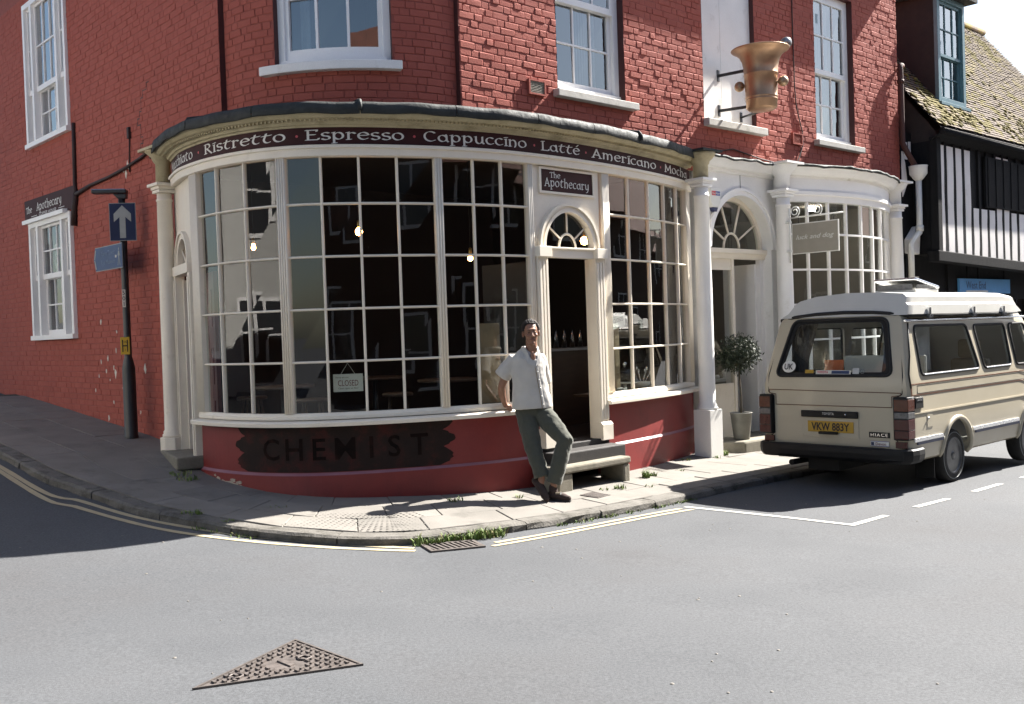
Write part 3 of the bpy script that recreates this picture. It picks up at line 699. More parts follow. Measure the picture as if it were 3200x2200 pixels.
# stepped crack and flaked paint on the side wall
mb = MB(); cr = [(.55, 4.86), (.62, 4.86), (.62, 4.78), (.74, 4.78), (.74, 4.70), (.80, 4.70), (.80, 4.54), (.86, 4.54), (.86, 4.46), (.93, 4.46), (.93, 4.38), (.84, 4.38), (.84, 4.22), (.78, 4.22), (.78, 4.14), (.86, 4.14), (.86, 4.06)]
for a, b in zip(cr, cr[1:]):
    d = Vector((b[0] - a[0], b[1] - a[1])); mb.box(SP((a[0] + b[0]) / 2, .006, (a[1] + b[1]) / 2), (abs(d.x) + .008, .004, abs(d.y) + .008 + random.uniform(0, .008)), (Vv, Mv, Zv))
mb.build('wall_crack', 'iron_dark', side_wall)
mb = MB(); rr = random.Random(8)
for s_, z_, w_ in [(2.0, 1.25, .10), (2.05, 1.32, .05), (2.25, 1.45, .06), (2.5, 1.4, .05), (1.95, 1.55, .05), (2.45, 1.95, .07), (2.2, 1.15, .04), (1.0, 1.3, .09), (2.1, .85, .05), (1.2, .75, .04), (2.3, .62, .06), (1.75, 1.05, .05), (2.6, 1.2, .04), (1.45, 3.9, .05), (1.36, 3.83, .08), (1.27, 3.9, .05), (1.3, 3.96, .06), (1.9, 1.8, .04), (2.32, 1.27, .05), (2.75, 1.0, .04), (1.55, .55, .04)]:
    pts = [(w_ * .5 * rr.uniform(.4, 1) * math.cos(q * math.pi / 4), w_ * .9 * rr.uniform(.3, 1) * math.sin(q * math.pi / 4)) for q in range(8)]
    mb.prism(pts, SP(s_, .003, z_), Vv, Zv, Mv * .006)
mb.build('paint_chips', 'paper_white', side_wall, kind='stuff')
# ------------------------------------------------------------------ cream bow-fronted shopfront
ZR = [.865, 1.38, 1.91, 2.44, 2.97, 3.47]
def BP(a, o, z): return BAY.at(a, o, z)
shop = thing('bow_shopfront', 'cream bow-fronted coffee shop front with maroon fascia, small panes and red plinth', 'shopfront', (-1.2, 10.9, 0))
# plinth (red stucco) left of the door and right of it, with a sloping ledge band
def plinth(a0, a1, nm):
    n_ = int((a1 - a0) / .08); rows = []; prof = [(-.02, .78), (.0, .735), (.0, .262), (.028, .236), (.030, None), (-.15, None)]
    for i in range(n_ + 1):
        a = a0 + (a1 - a0) * i / n_; r_ = []
        for d, z in prof:
            p = BP(a, d, 0); r_.append(Vector((p.x, p.y, z if z is not None else gz(p.x, p.y) - .15)))
        rows.append(r_)
    mb = MB(); mb.grid(rows, smooth=False)
    for i in range(len(mb.f)):
        mb.mi[i] = 1 if i % 5 == 2 else 0
    for r_, fl in ((rows[0], 0), (rows[-1], 1)): mb.add(r_, [tuple(range(6))])
    return mb.build('plinth', ['stucco_red', 'ledge_mauve'], shop)
pl1 = plinth(1.20, 5.47, 'plinth'); pl2 = plinth(6.52, 8.98, 'plinth')
# sill boards
for a0, a1 in ((1.16, 5.36), (6.50, 9.02)):
    mb = MB(); mb.sweep(BAY, a0, a1, [(.115, .735), (.118, .775), (.105, .783), (-.05, .800), (-.05, .735)]); mb.build('window_sill', 'cream', shop, bevel=.005)
    mb = MB(); mb.sweep(BAY, a0 + .03, a1 - .03, [(.03, .801), (.03, .835), (.015, .866), (-.05, .866), (-.05, .801)]); mb.build('bottom_rail', 'cream', shop, bevel=.003)
# fascia entablature
def ent(a0, a1):
    mb = MB(); mb.sweep(BAY, a0, a1, [(-.06, 3.455), (.035, 3.44), (.05, 3.445), (.055, 3.515), (.075, 3.52), (.075, 3.548), (.05, 3.556), (-.06, 3.556)]); mb.build('fascia_rail', 'cream', shop)
    mb = MB(); mb.sweep(BAY, a0, a1, [(-.06, 3.556), (.035, 3.556), (.035, 3.728), (-.06, 3.728)])
    f_ = mb.build('fascia_board', 'fascia_maroon', shop)
    mb = MB(); mb.sweep(BAY, a0, a1, [(-.06, 3.728), (.045, 3.728), (.052, 3.745), (.075, 3.752), (.085, 3.775), (.10, 3.782), (.105, 3.79), (.17, 3.80), (.20, 3.825), (.215, 3.86), (-.06, 3.86)]); c_ = mb.build('cornice', 'cream_dirty', shop)
    d = MB(); a = a0 + .05
    while a < a1 - .05:
        t, n_ = frame_at(BP, a); d.box(BP(a, .125, 3.786), (.018, .03, .024), (t, n_, Zv)); a += .042
    d.build('dentils', 'cream_dirty', c_, kind='stuff')
    return f_
fascia = ent(.30, 9.0)
# lead roof with a rolled, slightly wavy edge; each sheet is its own piece
la = [-.08, 1.0, 1.62, 2.5, 3.46, 4.4, 5.33, 6.2, 7.1, 8.0, 9.08]
for a0, a1 in zip(la, la[1:]):
    n_ = 12; rows = []
    for i in range(n_ + 1):
        a = a0 + .004 + (a1 - a0 - .008) * i / n_; w = .008 * math.sin(a * 5.1) + .006 * math.sin(a * 13)
        rows.append([BP(a, .205 + w * .4, 3.858), BP(a, .238 + w, 3.822 + w * .6), BP(a, .248 + w, 3.832 + w), BP(a, .245 + w, 3.915 + w), BP(a, .215, 3.945 + w * .5), BP(a, .0, 3.985), BP(a, -.42, 4.06), BP(a, -.62, 4.10)])
    mb = MB(); mb.grid(rows); mb.build('lead_sheet', 'lead', shop)
    if a1 in (1.62, 3.46, 7.1):
        mb = MB(); mb.tube([BP(a1, .246, 3.85), BP(a1, .25, 3.91), BP(a1, .215, 3.955), BP(a1, 0, 4.0), BP(a1, -.4, 4.075)], .02, 8); mb.build('lead_roll', 'lead', shop)
# glazing: frames, mullions, glazing bars and every pane
def light_group(a_list, heavy, rows=ZR):
    """a_list arc positions of bar centres; heavy dict index->width"""
    out = []
    for i, a in enumerate(a_list):
        w = heavy.get(i, .026); mb = MB(); t, n_ = frame_at(BP, a)
        if i in heavy:
            mb.box(BP(a, -.01, (rows[0] + rows[-1]) / 2), (w, .07, rows[-1] - rows[0]), (t, n_, Zv))
            k = max(2, int(w / .022))
            for q in range(k):
                x = -w / 2 + w * (q + .5) / k; p = BP(a, .027, 0) + t * x; mb.tube([Vector((p.x, p.y, rows[0])), Vector((p.x, p.y, rows[-1]))], w / k * .42, 6)
            out.append(mb.build('mullion', 'cream', shop))
        else:
            mb.prism([(-.013, -.03), (.013, -.03), (.013, .0), (.006, .014), (-.006, .014), (-.013, .0)], BP(a, 0, rows[0]), t, n_, Zv * (rows[-1] - rows[0])); mb.build('glazing_bar', 'cream', shop)
    a0, a1 = a_list[0] + heavy.get(0, .03) / 2, a_list[-1] - heavy.get(len(a_list) - 1, .03) / 2
    for z in rows[1:-1]:
        mb = MB(); mb.sweep(BAY, a0, a1, [(-.03, z - .012), (.0, z - .012), (.015, z - .005), (.015, z + .005), (.0, z + .012), (-.03, z + .012)]); mb.build('glazing_bar', 'cream', shop)
    for i in range(len(a_list) - 1):
        b0 = a_list[i] + heavy.get(i, .026) / 2 - .003; b1 = a_list[i + 1] - heavy.get(i + 1, .026) / 2 + .003
        for z0, z1 in zip(rows, rows[1:]): pane(BP, b0, b1, z0, z1, -.018, 'old_glass', shop, .0065)
light_group([1.27, 1.749, 2.197, 2.654, 3.061, 3.442, 3.83, 4.26, 4.656, 4.999, 5.375], {0: .19, 3: .10, 7: .085, 10: .07})
light_group([6.63, 7.138, 7.611, 8.04, 8.449, 8.86], {0: .13, 5: .2})
mb = MB(); mb.sweep(BAY, 1.16, 5.40, [(.0, 3.44), (.0, 3.475), (-.06, 3.475), (-.06, 3.44)]); mb.sweep(BAY, 6.55, 9.0, [(.0, 3.44), (.0, 3.475), (-.06, 3.475), (-.06, 3.44)]); mb.build('head_rail', 'cream', shop)

mat('black_timber_worn', (.018, .016, .015), (.03, .026, .024), scale=8, rough=.7, fine=.2, fscale=90, bump=.3, bscale=60)
# ---- main door opening: straight between two arc points
d0, d1 = BP(5.42, .0, 0), BP(6.53, .0, 0); Dt = (d1 - d0).normalized(); Dn = Vector((Dt.y, -Dt.x, 0)); DL = (d1 - d0).length; DA = (Dt, Dn, Zv)
def DP(x, o, z): p = d0 + Dt * x + Dn * o; return Vector((p.x, p.y, z))
dw, jl = .155, DL - .155         # opening from dw to jl
for x0, x1, zb in ((0.0, dw, .33), (jl, DL, .33)):
    mb = MB(); c = (x0 + x1) / 2; w = x1 - x0
    mb.box(DP(c, .0, (zb + .19 + 2.43) / 2), (w, .12, 2.43 - zb - .19), DA)
    for q in (-.32, 0, .32): mb.box(DP(c + q * w, .066, (zb + .22 + 2.40) / 2), (w * .22, .014, 2.40 - zb - .25), DA)
    p_ = mb.build('door_pilaster', 'cream', shop, bevel=.004)
    mb = MB(); mb.box(DP(c, .02, zb + .09), (w + .03, .17, .18), DA); mb.prism([(-.075, 0), (.105, 0), (.075, .03), (-.055, .03)], DP(x0 - .015, .0, zb + .18), Dn, Zv, Dt * (w + .03)); mb.build('pilaster_base', 'cream', p_, bevel=.004)
    mb = MB(); mb.box(DP(c, .03, 2.487), (w + .04, .16, .115), DA); mb.build('pilaster_cap', 'cream', p_, bevel=.004)
    mb = MB(); mb.box(DP(x0 + (w - .04 if x0 == 0 else .04), -.09, 1.38), (.05, .06, 2.1), DA); mb.build('jamb_lining', 'cream', p_)
mb = MB(); mb.prism([(-.06, 2.43), (.05, 2.43), (.05, 2.52), (.075, 2.525), (.075, 2.545), (-.06, 2.545)], DP(dw, 0, 0), Dn, Zv, Dt * (jl - dw)); mb.build('transom', 'cream', shop, bevel=.003)
# wall panel above with half-round fanlight
cx, zc, ri, ro = DL / 2, 2.545, .40, .50
pan = [(0.0, 2.545), (cx - ro + .01, 2.545)] + [(cx - (ro - .01) * math.cos(math.pi * k / 20), zc + (ro - .01) * math.sin(math.pi * k / 20)) for k in range(1, 20)] + [(cx + ro - .01, 2.545), (DL, 2.545), (DL, 3.46), (0, 3.46)]
mb = MB(); mb.prism(pan, DP(0, .0, 0), Dt, Zv, -Dn * .05); mb.build('door_head_panel', 'cream', shop)
arch = MB()
for (r0, r1, o0, o1) in ((ri, ro, 0, .03), (ri, ri + .035, .03, .045), (ro - .03, ro, .03, .055)):
    for k in range(24):
        a0, a1 = math.pi * k / 24, math.pi * (k + 1) / 24
        q = [(cx - r * math.cos(a), zc + r * math.sin(a)) for r, a in ((r0, a0), (r1, a0), (r1, a1), (r0, a1))]
        arch.hexa([DP(x, o0 - .05 if o0 == 0 else o0, z) for x, z in q], [DP(x, o1, z) for x, z in q])
fan = arch.build('fanlight_arch', 'cream', shop)
mb = MB(); mb.tube([DP(cx - .14 * math.cos(math.pi * k / 12), -.01, zc + .16 * math.sin(math.pi * k / 12)) for k in range(13)], .014, 6); mb.build('fanlight_hub', 'cream', fan)
for ang in (38, 90, 142):
    c_, s_ = math.cos(R(ang)), math.sin(R(ang)); mb = MB(); mb.tube([DP(cx - .14 * c_, -.01, zc + .16 * s_), DP(cx - ri * c_, -.01, zc + ri * s_)], .011, 6); mb.build('fanlight_bar', 'cream', fan)
mb = MB(); mb.prism([(cx - ri * math.cos(math.pi * k / 24), zc + ri * math.sin(math.pi * k / 24)) for k in range(25)], DP(0, -.025, 0), Dt, Zv, -Dn * .004); mb.build('pane', 'old_glass', fan)
# recessed sign panel over the door
mb = MB(); x0, x1, z0, z1 = .13, DL - .12, 3.165, 3.405
for a, b, c, d in ((x0 - .03, x1 + .03, z1, z1 + .025), (x0 - .03, x1 + .03, z0 - .025, z0), (x0 - .03, x0, z0, z1), (x1, x1 + .03, z0, z1)): mb.box(DP((a + b) / 2, .012, (c + d) / 2), (b - a, .025, d - c), DA)
mb.build('sign_frame', 'cream', shop)
sgn = MB(); sgn.box(DP((x0 + x1) / 2, .006, (z0 + z1) / 2), (x1 - x0, .012, z1 - z0), DA); name_sign = sgn.build('name_board', 'fascia_maroon', shop)
SGN = (x0, x1, z0, z1)
# open doorway: threshold and steps, door leaf folded inside
mb = MB(); mb.box(DP(DL / 2, -.16, .315), (DL - .04, .46, .07), DA); mb.build('threshold', 'black_timber_worn', shop, bevel=.01)
mb = MB(); mb.box(DP(DL / 2 - .02, .09, .19), (DL + .02, .42, .2), DA); mb.build('inner_step', 'black_timber_worn', shop, bevel=.015)
mb = MB(); mb.box(DP(dw + .02, -.62, 1.38), (.045, .78, 2.05), DA); dl = mb.build('open_door', 'black_paint', shop, bevel=.004)
mb = MB(); mb.sphere(DP(dw + .07, -.92, 1.35), .03, 10, 8); mb.build('door_knob', 'brass', dl)
# ---- second, closed door at the left end beside the column
e0, e1 = BP(.16, .0, 0), BP(1.14, .0, 0); Et = (e1 - e0).normalized(); En = Vector((Et.y, -Et.x, 0)); EL = (e1 - e0).length; EA = (Et, En, Zv)
def EP(x, o, z): p = e0 + Et * x + En * o; return Vector((p.x, p.y, z))
for x0, x1 in ((0, .13), (EL - .1, EL)):
    mb = MB(); mb.box(EP((x0 + x1) / 2, .0, 1.35), (x1 - x0, .11, 2.1), EA); mb.box(EP((x0 + x1) / 2, .062, 1.35), ((x1 - x0) * .5, .014, 2.0), EA); mb.build('door_pilaster', 'cream', shop, bevel=.004)
mb = MB(); mb.box(EP(.16, -.18, 1.3), (.05, .3, 2.1), EA); mb.build('jamb_lining', 'cream', shop)
mb = MB(); mb.box(EP(EL / 2, .01, 2.45), (EL - .05, .12, .11), EA); mb.build('transom', 'cream', shop, bevel=.003)
cx2, ri2, ro2 = EL / 2, .30, .39
pan = [(0.0, 2.5), (cx2 - ro2 + .01, 2.5)] + [(cx2 - (ro2 - .01) * math.cos(math.pi * k / 20), 2.5 + (ro2 - .01) * math.sin(math.pi * k / 20)) for k in range(1, 20)] + [(cx2 + ro2 - .01, 2.5), (EL, 2.5), (EL, 3.46), (0, 3.46)]
mb = MB(); mb.prism(pan, EP(0, .0, 0), Et, Zv, -En * .05); mb.build('door_head_panel', 'cream', shop)
arch = MB()
for (r0, r1, o0, o1) in ((ri2, ro2, -.05, .03), (ro2 - .03, ro2, .03, .05)):
    for k in range(20):
        a0, a1 = math.pi * k / 20, math.pi * (k + 1) / 20
        q = [(cx2 - r * math.cos(a), 2.5 + r * math.sin(a)) for r, a in ((r0, a0), (r1, a0), (r1, a1), (r0, a1))]
        arch.hexa([EP(x, o0, z) for x, z in q], [EP(x, o1, z) for x, z in q])
fan2 = arch.build('fanlight_arch', 'cream', shop)
for ang in (40, 90, 140):
    mb = MB(); mb.tube([EP(cx2, -.02, 2.51), EP(cx2 - ri2 * math.cos(R(ang)), -.02, 2.5 + ri2 * math.sin(R(ang)))], .011, 6); mb.build('fanlight_bar', 'cream', fan2)
mb = MB(); mb.prism([(cx2 - ri2 * math.cos(math.pi * k / 20), 2.5 + ri2 * math.sin(math.pi * k / 20)) for k in range(21)], EP(0, -.03, 0), Et, Zv, -En * .004); mb.build('pane', 'old_glass', fan2)
mb = MB(); mb.box(EP(EL / 2 + .03, -.24, 1.36), (EL - .2, .045, 2.1), EA)
for z in (.75, 1.35, 2.0): mb.box(EP(EL / 2 + .03, -.213, z), (EL - .42, .012, .42), EA)
dr = mb.build('red_door', 'door_red', shop, bevel=.006)
p = EP(EL / 2, .06, 0); mb = MB(); mb.box((p.x, p.y, gz(p.x, p.y) + .02), (EL + .1, .42, .14), EA); mb.build('door_step', 'stone_step', shop, bevel=.02)
# ---- columns
def column(c, zb, zt, r, parent, m, oct_base=True, name='column'):
    pr = [(r * 1.32, zb), (r * 1.32, zb + .03), (r * 1.18, zb + .045), (r * 1.22, zb + .065), (r * 1.06, zb + .085), (r * 1.04, zb + .3), (r * 1.02, (zb + zt) / 2), (r * .9, zt - .34), (r * .98, zt - .335), (r * .98, zt - .315), (r * .88, zt - .31), (r * .86, zt - .2)]
    mb = MB(); mb.lathe(pr, (c[0], c[1], 0), 24); return mb.build(name, m, parent)
cl = Vector((-4.02, 12.06, 0)); zg = gz(cl.x, cl.y)
co = column(cl, .52, 3.62, .095, shop, 'cream')
mb = MB(); mb.prism([(.155 * math.cos(math.pi / 8 + k * math.pi / 4), .155 * math.sin(math.pi / 8 + k * math.pi / 4)) for k in range(8)], (cl.x, cl.y, zg - .1), (1, 0, 0), (0, 1, 0), (0, 0, .62 - zg)); mb.build('column_base', 'cream', co, bevel=.008)
def abacus(c, ax, z, w, m, parent):
    mb = MB()
    for dz, hw in ((0, .7), (.04, .78), (.075, 1.0)): mb.box((c.x, c.y, z + dz + .018), (2 * w * hw, 2 * w * hw, .036), ax)
    return mb.build('capital', m, parent, bevel=.005)
abacus(cl, (Vv, Mv, Zv), 3.38, .145, 'cream', co)
mb = MB(); mb.lathe([(.088, 3.49), (.085, 3.72), (.10, 3.735), (.12, 3.77), (.13, 3.80), (.19, 3.85), (.2, 3.87)], (cl.x, cl.y, 0), 20); mb.box((cl.x, cl.y, 3.885), (.42, .42, .03), (Vv, Mv, Zv)); mb.build('capital_block', 'cream_dirty', co)
cr_ = Vector((2.58, 13.62, 0)); co2 = column(cr_, .50, 3.66, .105, shop, 'white_joinery')
zg = gz(cr_.x, cr_.y); mb = MB(); mb.box((cr_.x, cr_.y, (zg - .1 + .5) / 2), (.27, .27, .6 - zg), (Uv, Nv, Zv)); mb.build('column_pedestal', 'white_render', co2, bevel=.006)
abacus(cr_, (Uv, Nv, Zv), 3.45, .15, 'white_joinery', co2)
mb = MB(); mb.lathe([(.10, 3.56), (.10, 3.74), (.115, 3.755), (.125, 3.79), (.16, 3.82), (.2, 3.87), (.205, 3.9)], (cr_.x, cr_.y, 0), 20); mb.build('capital_block', 'cream_dirty', co2)
mb = MB(); mb.box((cr_.x, cr_.y, 3.915), (.42, .42, .03), (Uv, Nv, Zv)); mb.build('lead_cap', 'lead', co2)

# ---- ghost sign on the plinth
def curve_fill(a0, a1, z0, z1, off, scal, name, m, parent, n_=80):
    mb = MB(); rows = []
    for i in range(n_ + 1):
        a = a0 + (a1 - a0) * i / n_; e = min(i, n_ - i) / n_ * (a1 - a0); k = 0
        if e < scal * 2.2: k = (z1 - z0) * .5 * (1 - math.sqrt(max(0, 1 - (1 - min(1, e / (scal * 1.4))) ** 2))) * .75
        w1 = .012 * math.sin(a * 11) + .008 * math.sin(a * 23)
        rows.append([BP(a, off, z0 + k + w1 * .6), BP(a, off, (z0 + z1) / 2), BP(a, off, z1 - k * .8)])
    mb.grid(rows, smooth=False); return mb.build(name, m, parent, fixn=False)
mb = MB(); rows = []
for j in range(25):
    z = .268 + (.731 - .268) * j / 24; t_ = j / 24; lob = abs(math.sin(t_ * math.pi * 2.5)); jit = .014 * math.sin(j * 2.7) + .010 * math.sin(j * 5.3)
    aL, aR = 2.10 - .13 * lob + jit - .05 * math.sin(t_ * 3.1), 4.18 + .13 * lob - jit * .8 + .04 * math.sin(t_ * 2.6)
    rows.append([BP(aL + (aR - aL) * i / 50, .004, z) for i in range(51)])
mb.grid(rows, smooth=False); gs = mb.build('ghost_sign', 'chemist_ground', pl1, fixn=False)
for i, ch in enumerate('CHEMIST'):
    a = 2.42 + i * .262 - (.03 if i > 4 else 0)
    text_part('ghost_letter', ch, 'chemist_letter', gs, (0, 0, 0), (1, 0, 0), (0, 0, 1), height=.22, bold=.012, curve=lambda x, y, a=a: BP(a + x * 1.0, .0075, .50 + y))
mb = MB(); rr = random.Random(4)   # flaked patch at the foot of the plinth
for a, z, w in ((1.62, .17, .05), (1.72, .13, .09), (1.82, .13, .10), (1.92, .12, .08), (2.0, .10, .05), (1.88, .17, .06), (1.55, .2, .03), (2.18, .06, .04), (2.3, .04, .03), (1.98, .15, .05)):
    pts = [(w * rr.uniform(.5, 1) * math.cos(q * math.pi / 5), w * .55 * rr.uniform(.4, 1) * math.sin(q * math.pi / 5)) for q in range(10)]
    t, n_ = frame_at(BP, a); mb.prism(pts, BP(a, .028, z), t, Zv, n_ * .006)
mb.build('bare_patches', 'bare_plaster', pl1, kind='stuff')

# ------------------------------------------------------------------ broad-nib uncial lettering
def arc(cx, cy, rx, ry, a0, a1, n=14): return [(cx + rx * math.cos(R(a0 + (a1 - a0) * k / n)), cy + ry * math.sin(R(a0 + (a1 - a0) * k / n))) for k in range(n + 1)]
def ln(*p): return list(p)
G = {}   # glyph: (advance, strokes), x-height 1
G['o'] = (1.12, [arc(.5, .5, .42, .46, 0, 360, 24)])
G['c'] = (.92, [arc(.5, .5, .42, .46, 50, 315, 18)])
G['e'] = (.98, [arc(.5, .5, .42, .46, 62, 318, 18), ln((.1, .53), (.84, .60)), arc(.5, .5, .42, .46, 62, 18, 4)])
G['a'] = (1.08, [arc(.45, .46, .37, .42, 20, 340, 20), ln((.76, .98), (.82, .85), (.84, .2), (.98, .02))])
G['i'] = (.42, [ln((.22, .96), (.22, .02)), ln((.08, .92), (.26, .97)), ln((.08, .02), (.38, .03)), ln((.06, 1.16), (.4, 1.2))])
G['n'] = (1.08, [ln((.2, .96), (.2, .02)), ln((.06, .92), (.22, .97)), arc(.52, .55, .32, .38, 165, 0, 10) + [(.84, .2), (.76, -.05)], ln((.08, .02), (.34, .03))])
G['h'] = (1.08, [ln((.2, 1.5), (.2, .02)), ln((.05, 1.44), (.24, 1.5)), arc(.52, .55, .32, .38, 165, 0, 10) + [(.84, .2), (.74, -.08)], ln((.08, .02), (.34, .03))])
G['m'] = (1.6, [ln((.2, .96), (.2, .02)), ln((.06, .92), (.22, .97)), arc(.47, .55, .27, .38, 165, 0, 8) + [(.74, .02)], arc(1.02, .55, .28, .38, 170, 0, 8) + [(1.3, .2), (1.22, -.06)]])
G['p'] = (1.1, [ln((.2, .96), (.2, -.45)), ln((.05, .92), (.24, .98)), arc(.56, .5, .36, .44, 160, -160, 18), ln((.05, -.44), (.4, -.43))])
G['r'] = (.86, [ln((.2, .96), (.2, .02)), ln((.05, .92), (.24, .98)), arc(.5, .6, .3, .32, 160, 40, 8), ln((.06, .02), (.4, .03))])
G['s'] = (.84, [arc(.44, .72, .3, .23, 40, 250, 10) + arc(.42, .26, .33, .24, 80, -150, 10)])
G['t'] = (.92, [ln((.04, .9), (.84, 1.0)), [(.42, 1.22), (.36, .95)] + arc(.52, .42, .3, .4, 165, 310, 10)])
G['u'] = (1.1, [ln((.08, .92), (.2, .97)), [(.2, .96)] + arc(.5, .4, .3, .38, 180, 350, 10), ln((.84, .97), (.84, .2), (.98, .02))])
G['y'] = (1.0, [[(.12, .96), (.2, .5)] + arc(.48, .42, .28, .34, 170, 340, 8), ln((.82, .97), (.8, .1), (.62, -.35), (.3, -.42))])
G['C'] = (1.25, [arc(.66, .66, .56, .64, 48, 312, 22)])
G['E'] = (1.15, [ln((.22, 1.28), (.22, .02)), ln((.04, 1.28), (.96, 1.3)), ln((.2, .68), (.78, .70)), ln((.04, .02), (1.02, .04)), ln((.96, 1.3), (.92, 1.12)), ln((1.02, .04), (1.08, .22))])
G['R'] = (1.2, [ln((.22, 1.28), (.22, .02)), ln((.04, 1.24), (.3, 1.3)), arc(.5, .98, .36, .31, 130, -110, 14), ln((.42, .66), (1.1, -.06)), ln((.06, .02), (.4, .03))])
G['L'] = (1.05, [ln((.22, 1.28), (.22, .02)), ln((.04, 1.26), (.42, 1.3)), ln((.04, .02), (.94, .04)), ln((.94, .04), (.98, .24))])
G['A'] = (1.3, [ln((.64, 1.34), (.14, .02)), ln((.60, 1.34), (1.12, .02)), ln((.3, .44), (.94, .46)), ln((.0, .02), (.3, .03)), ln((.94, .02), (1.28, .03))])
G['M'] = (1.6, [ln((.24, 1.28), (.2, .02)), ln((.22, 1.28), (.76, .3)), ln((.76, .3), (1.3, 1.28)), ln((1.3, 1.28), (1.36, .02)), ln((.04, .02), (.36, .03)), ln((1.2, .02), (1.54, .03))])
G['T'] = (1.1, [ln((.04, 1.26), (1.04, 1.3)), ln((.54, 1.28), (.54, .02)), ln((.38, .02), (.72, .03)), ln((.04, 1.26), (.02, 1.08)), ln((1.04, 1.3), (1.06, 1.1))])
G['é'] = (.98, G['e'][1] + [ln((.5, 1.2), (.74, 1.46))])
def nib_text(text, width, xh, pen=.19, thin=.055, ang=24, track=.06, cap=1.0):
    """polygons (list of 2D point lists) of the word, x from 0..width, baseline y=0"""
    adv = sum(G[c][0] + track for c in text) - track; sx = width / adv; out = []; x = 0
    w = (math.cos(R(ang)) * pen / 2, math.sin(R(ang)) * pen / 2); tn = (-math.sin(R(ang)) * thin / 2, math.cos(R(ang)) * thin / 2)
    for c in text:
        for st_ in G[c][1]:
            for p, q in zip(st_, st_[1:]):
                pts = [(r0[0] + i * w[0] + j * tn[0], r0[1] + i * w[1] + j * tn[1]) for r0 in (p, q) for i in (-1, 1) for j in (-1, 1)]
                out.append([((px + x) * sx, py * xh) for px, py in hull(pts)])
        x += G[c][0] + track
    return out
def hull(pts):
    pts = sorted(set((round(a, 6), round(b, 6)) for a, b in pts))
    def half(ps):
        h = []
        for p in ps:
            while len(h) > 1 and (h[-1][0] - h[-2][0]) * (p[1] - h[-2][1]) - (h[-1][1] - h[-2][1]) * (p[0] - h[-2][0]) <= 0: h.pop()
            h.append(p)
        return h
    a, b = half(pts), half(pts[::-1]); return a[:-1] + b[:-1]
def word(name, polys, mapf, m, parent):
    mb = MB()
    for k, poly in enumerate(polys): mb.add([mapf(x, y, .0012 + .00018 * (k % 14)) for x, y in poly], [tuple(range(len(poly)))])
    return mb.build(name, m, parent, fixn=False)
for txt, a0, a1 in (('Macchiato', .34, 1.335), ('Ristretto', 1.60, 2.745), ('Espresso', 2.93, 3.92), ('Cappuccino', 4.11, 5.345), ('Latté', 5.545, 6.17), ('Americano', 6.385, 7.805), ('Mocha', 8.03, 8.83)):
    word('lettering', nib_text(txt, a1 - a0, .076), lambda x, y, e, a0=a0: BP(a0 + x, .035 + e, 3.603 + y), 'letter_white', fascia)
for a in (1.468, 2.845, 4.015, 5.445, 6.278, 7.918):
    mb = MB(); t, n_ = frame_at(BP, a); mb.prism([(.0135 * math.cos(k * math.pi / 5), .0135 * math.sin(k * math.pi / 5)) for k in range(10)], BP(a, .035, 3.645), t, Zv, n_ * .002); mb.build('lettering_dot', 'letter_red', fascia)
x0, x1, z0, z1 = SGN
word('lettering', nib_text('The', .17, .045, pen=.17), lambda x, y, e: DP(x0 + .15 + x, .012 + e, z0 + .155 + y), 'letter_white', name_sign)
word('lettering', nib_text('Apothecary', x1 - x0 - .12, .068, pen=.17), lambda x, y, e: DP(x0 + .06 + x, .012 + e, z0 + .055 + y), 'letter_white', name_sign)
# ------------------------------------------------------------------ inside of the coffee shop
FLZ = .345
room_poly = [BP(a, -.07, 0) for a in [.05 + .3 * i for i in range(30)]] + [FP(-.1, -.4, 0), FP(-.1, -5, 0), SP(.5, -5.5, 0), SP(.5, -.4, 0)]
mb = MB(); mb.prism([(p.x, p.y) for p in room_poly], (0, 0, .2), (1, 0, 0), (0, 1, 0), (0, 0, FLZ - .2)); tag(mb.build('shop_floor', 'interior_floor', None), kind='structure')
mb = MB(); mb.prism([(p.x, p.y) for p in room_poly], (0, 0, 3.72), (1, 0, 0), (0, 1, 0), (0, 0, .16)); tag(mb.build('shop_ceiling', 'interior_dark', None), kind='structure')
mb = MB()
for a, b in zip(room_poly[30:], room_poly[31:]): mb.quad(*[Vector((p.x, p.y, z)) for p, z in ((a, .2), (b, .2), (b, 3.8), (a, 3.8))])
p, q = room_poly[29], room_poly[30]; mb.quad(*[Vector((r_.x, r_.y, z)) for r_, z in ((p, .2), (q, .2), (q, 3.8), (p, 3.8))])
tag(mb.build('shop_inner_wall', 'interior_wall', None), kind='structure')
bulb_lab = ['lit bulb on a cord hanging in the middle of the bow window', 'lit bulb deep inside, seen through the left panes', 'lit bulb seen through the panes beside the door', 'glowing bulb seen through the fanlight over the open door']
for k, (p, r_) in enumerate(zip(((-1.653, 11.4, 2.786), (-3.03, 12.2, 2.721), (-.461, 12.3, 2.515), (.93, 12.55, 2.70)), (.042, .028, .032, .05))):
    p = Vector(p); t = thing('pendant_bulb', bulb_lab[k], 'lamp', p, 'bare bulbs lit inside the coffee shop')
    mb = MB(); mb.tube([p + Zv * .13, Vector((p.x, p.y, 3.72))], .004, 5); mb.build('cord', 'black_paint', t)
    mb = MB(); mb.lathe([(.018, .05), (.02, .06), (.02, .12), (.008, .135)], p, 10); mb.build('lamp_holder', 'brass', t)
    mb = MB(); mb.lathe([(.0, -r_), (r_ * .7, -r_ * .75), (r_, 0), (r_ * .8, r_ * .7), (.016, .05)], p, 14); mb.build('bulb', 'filament', t)
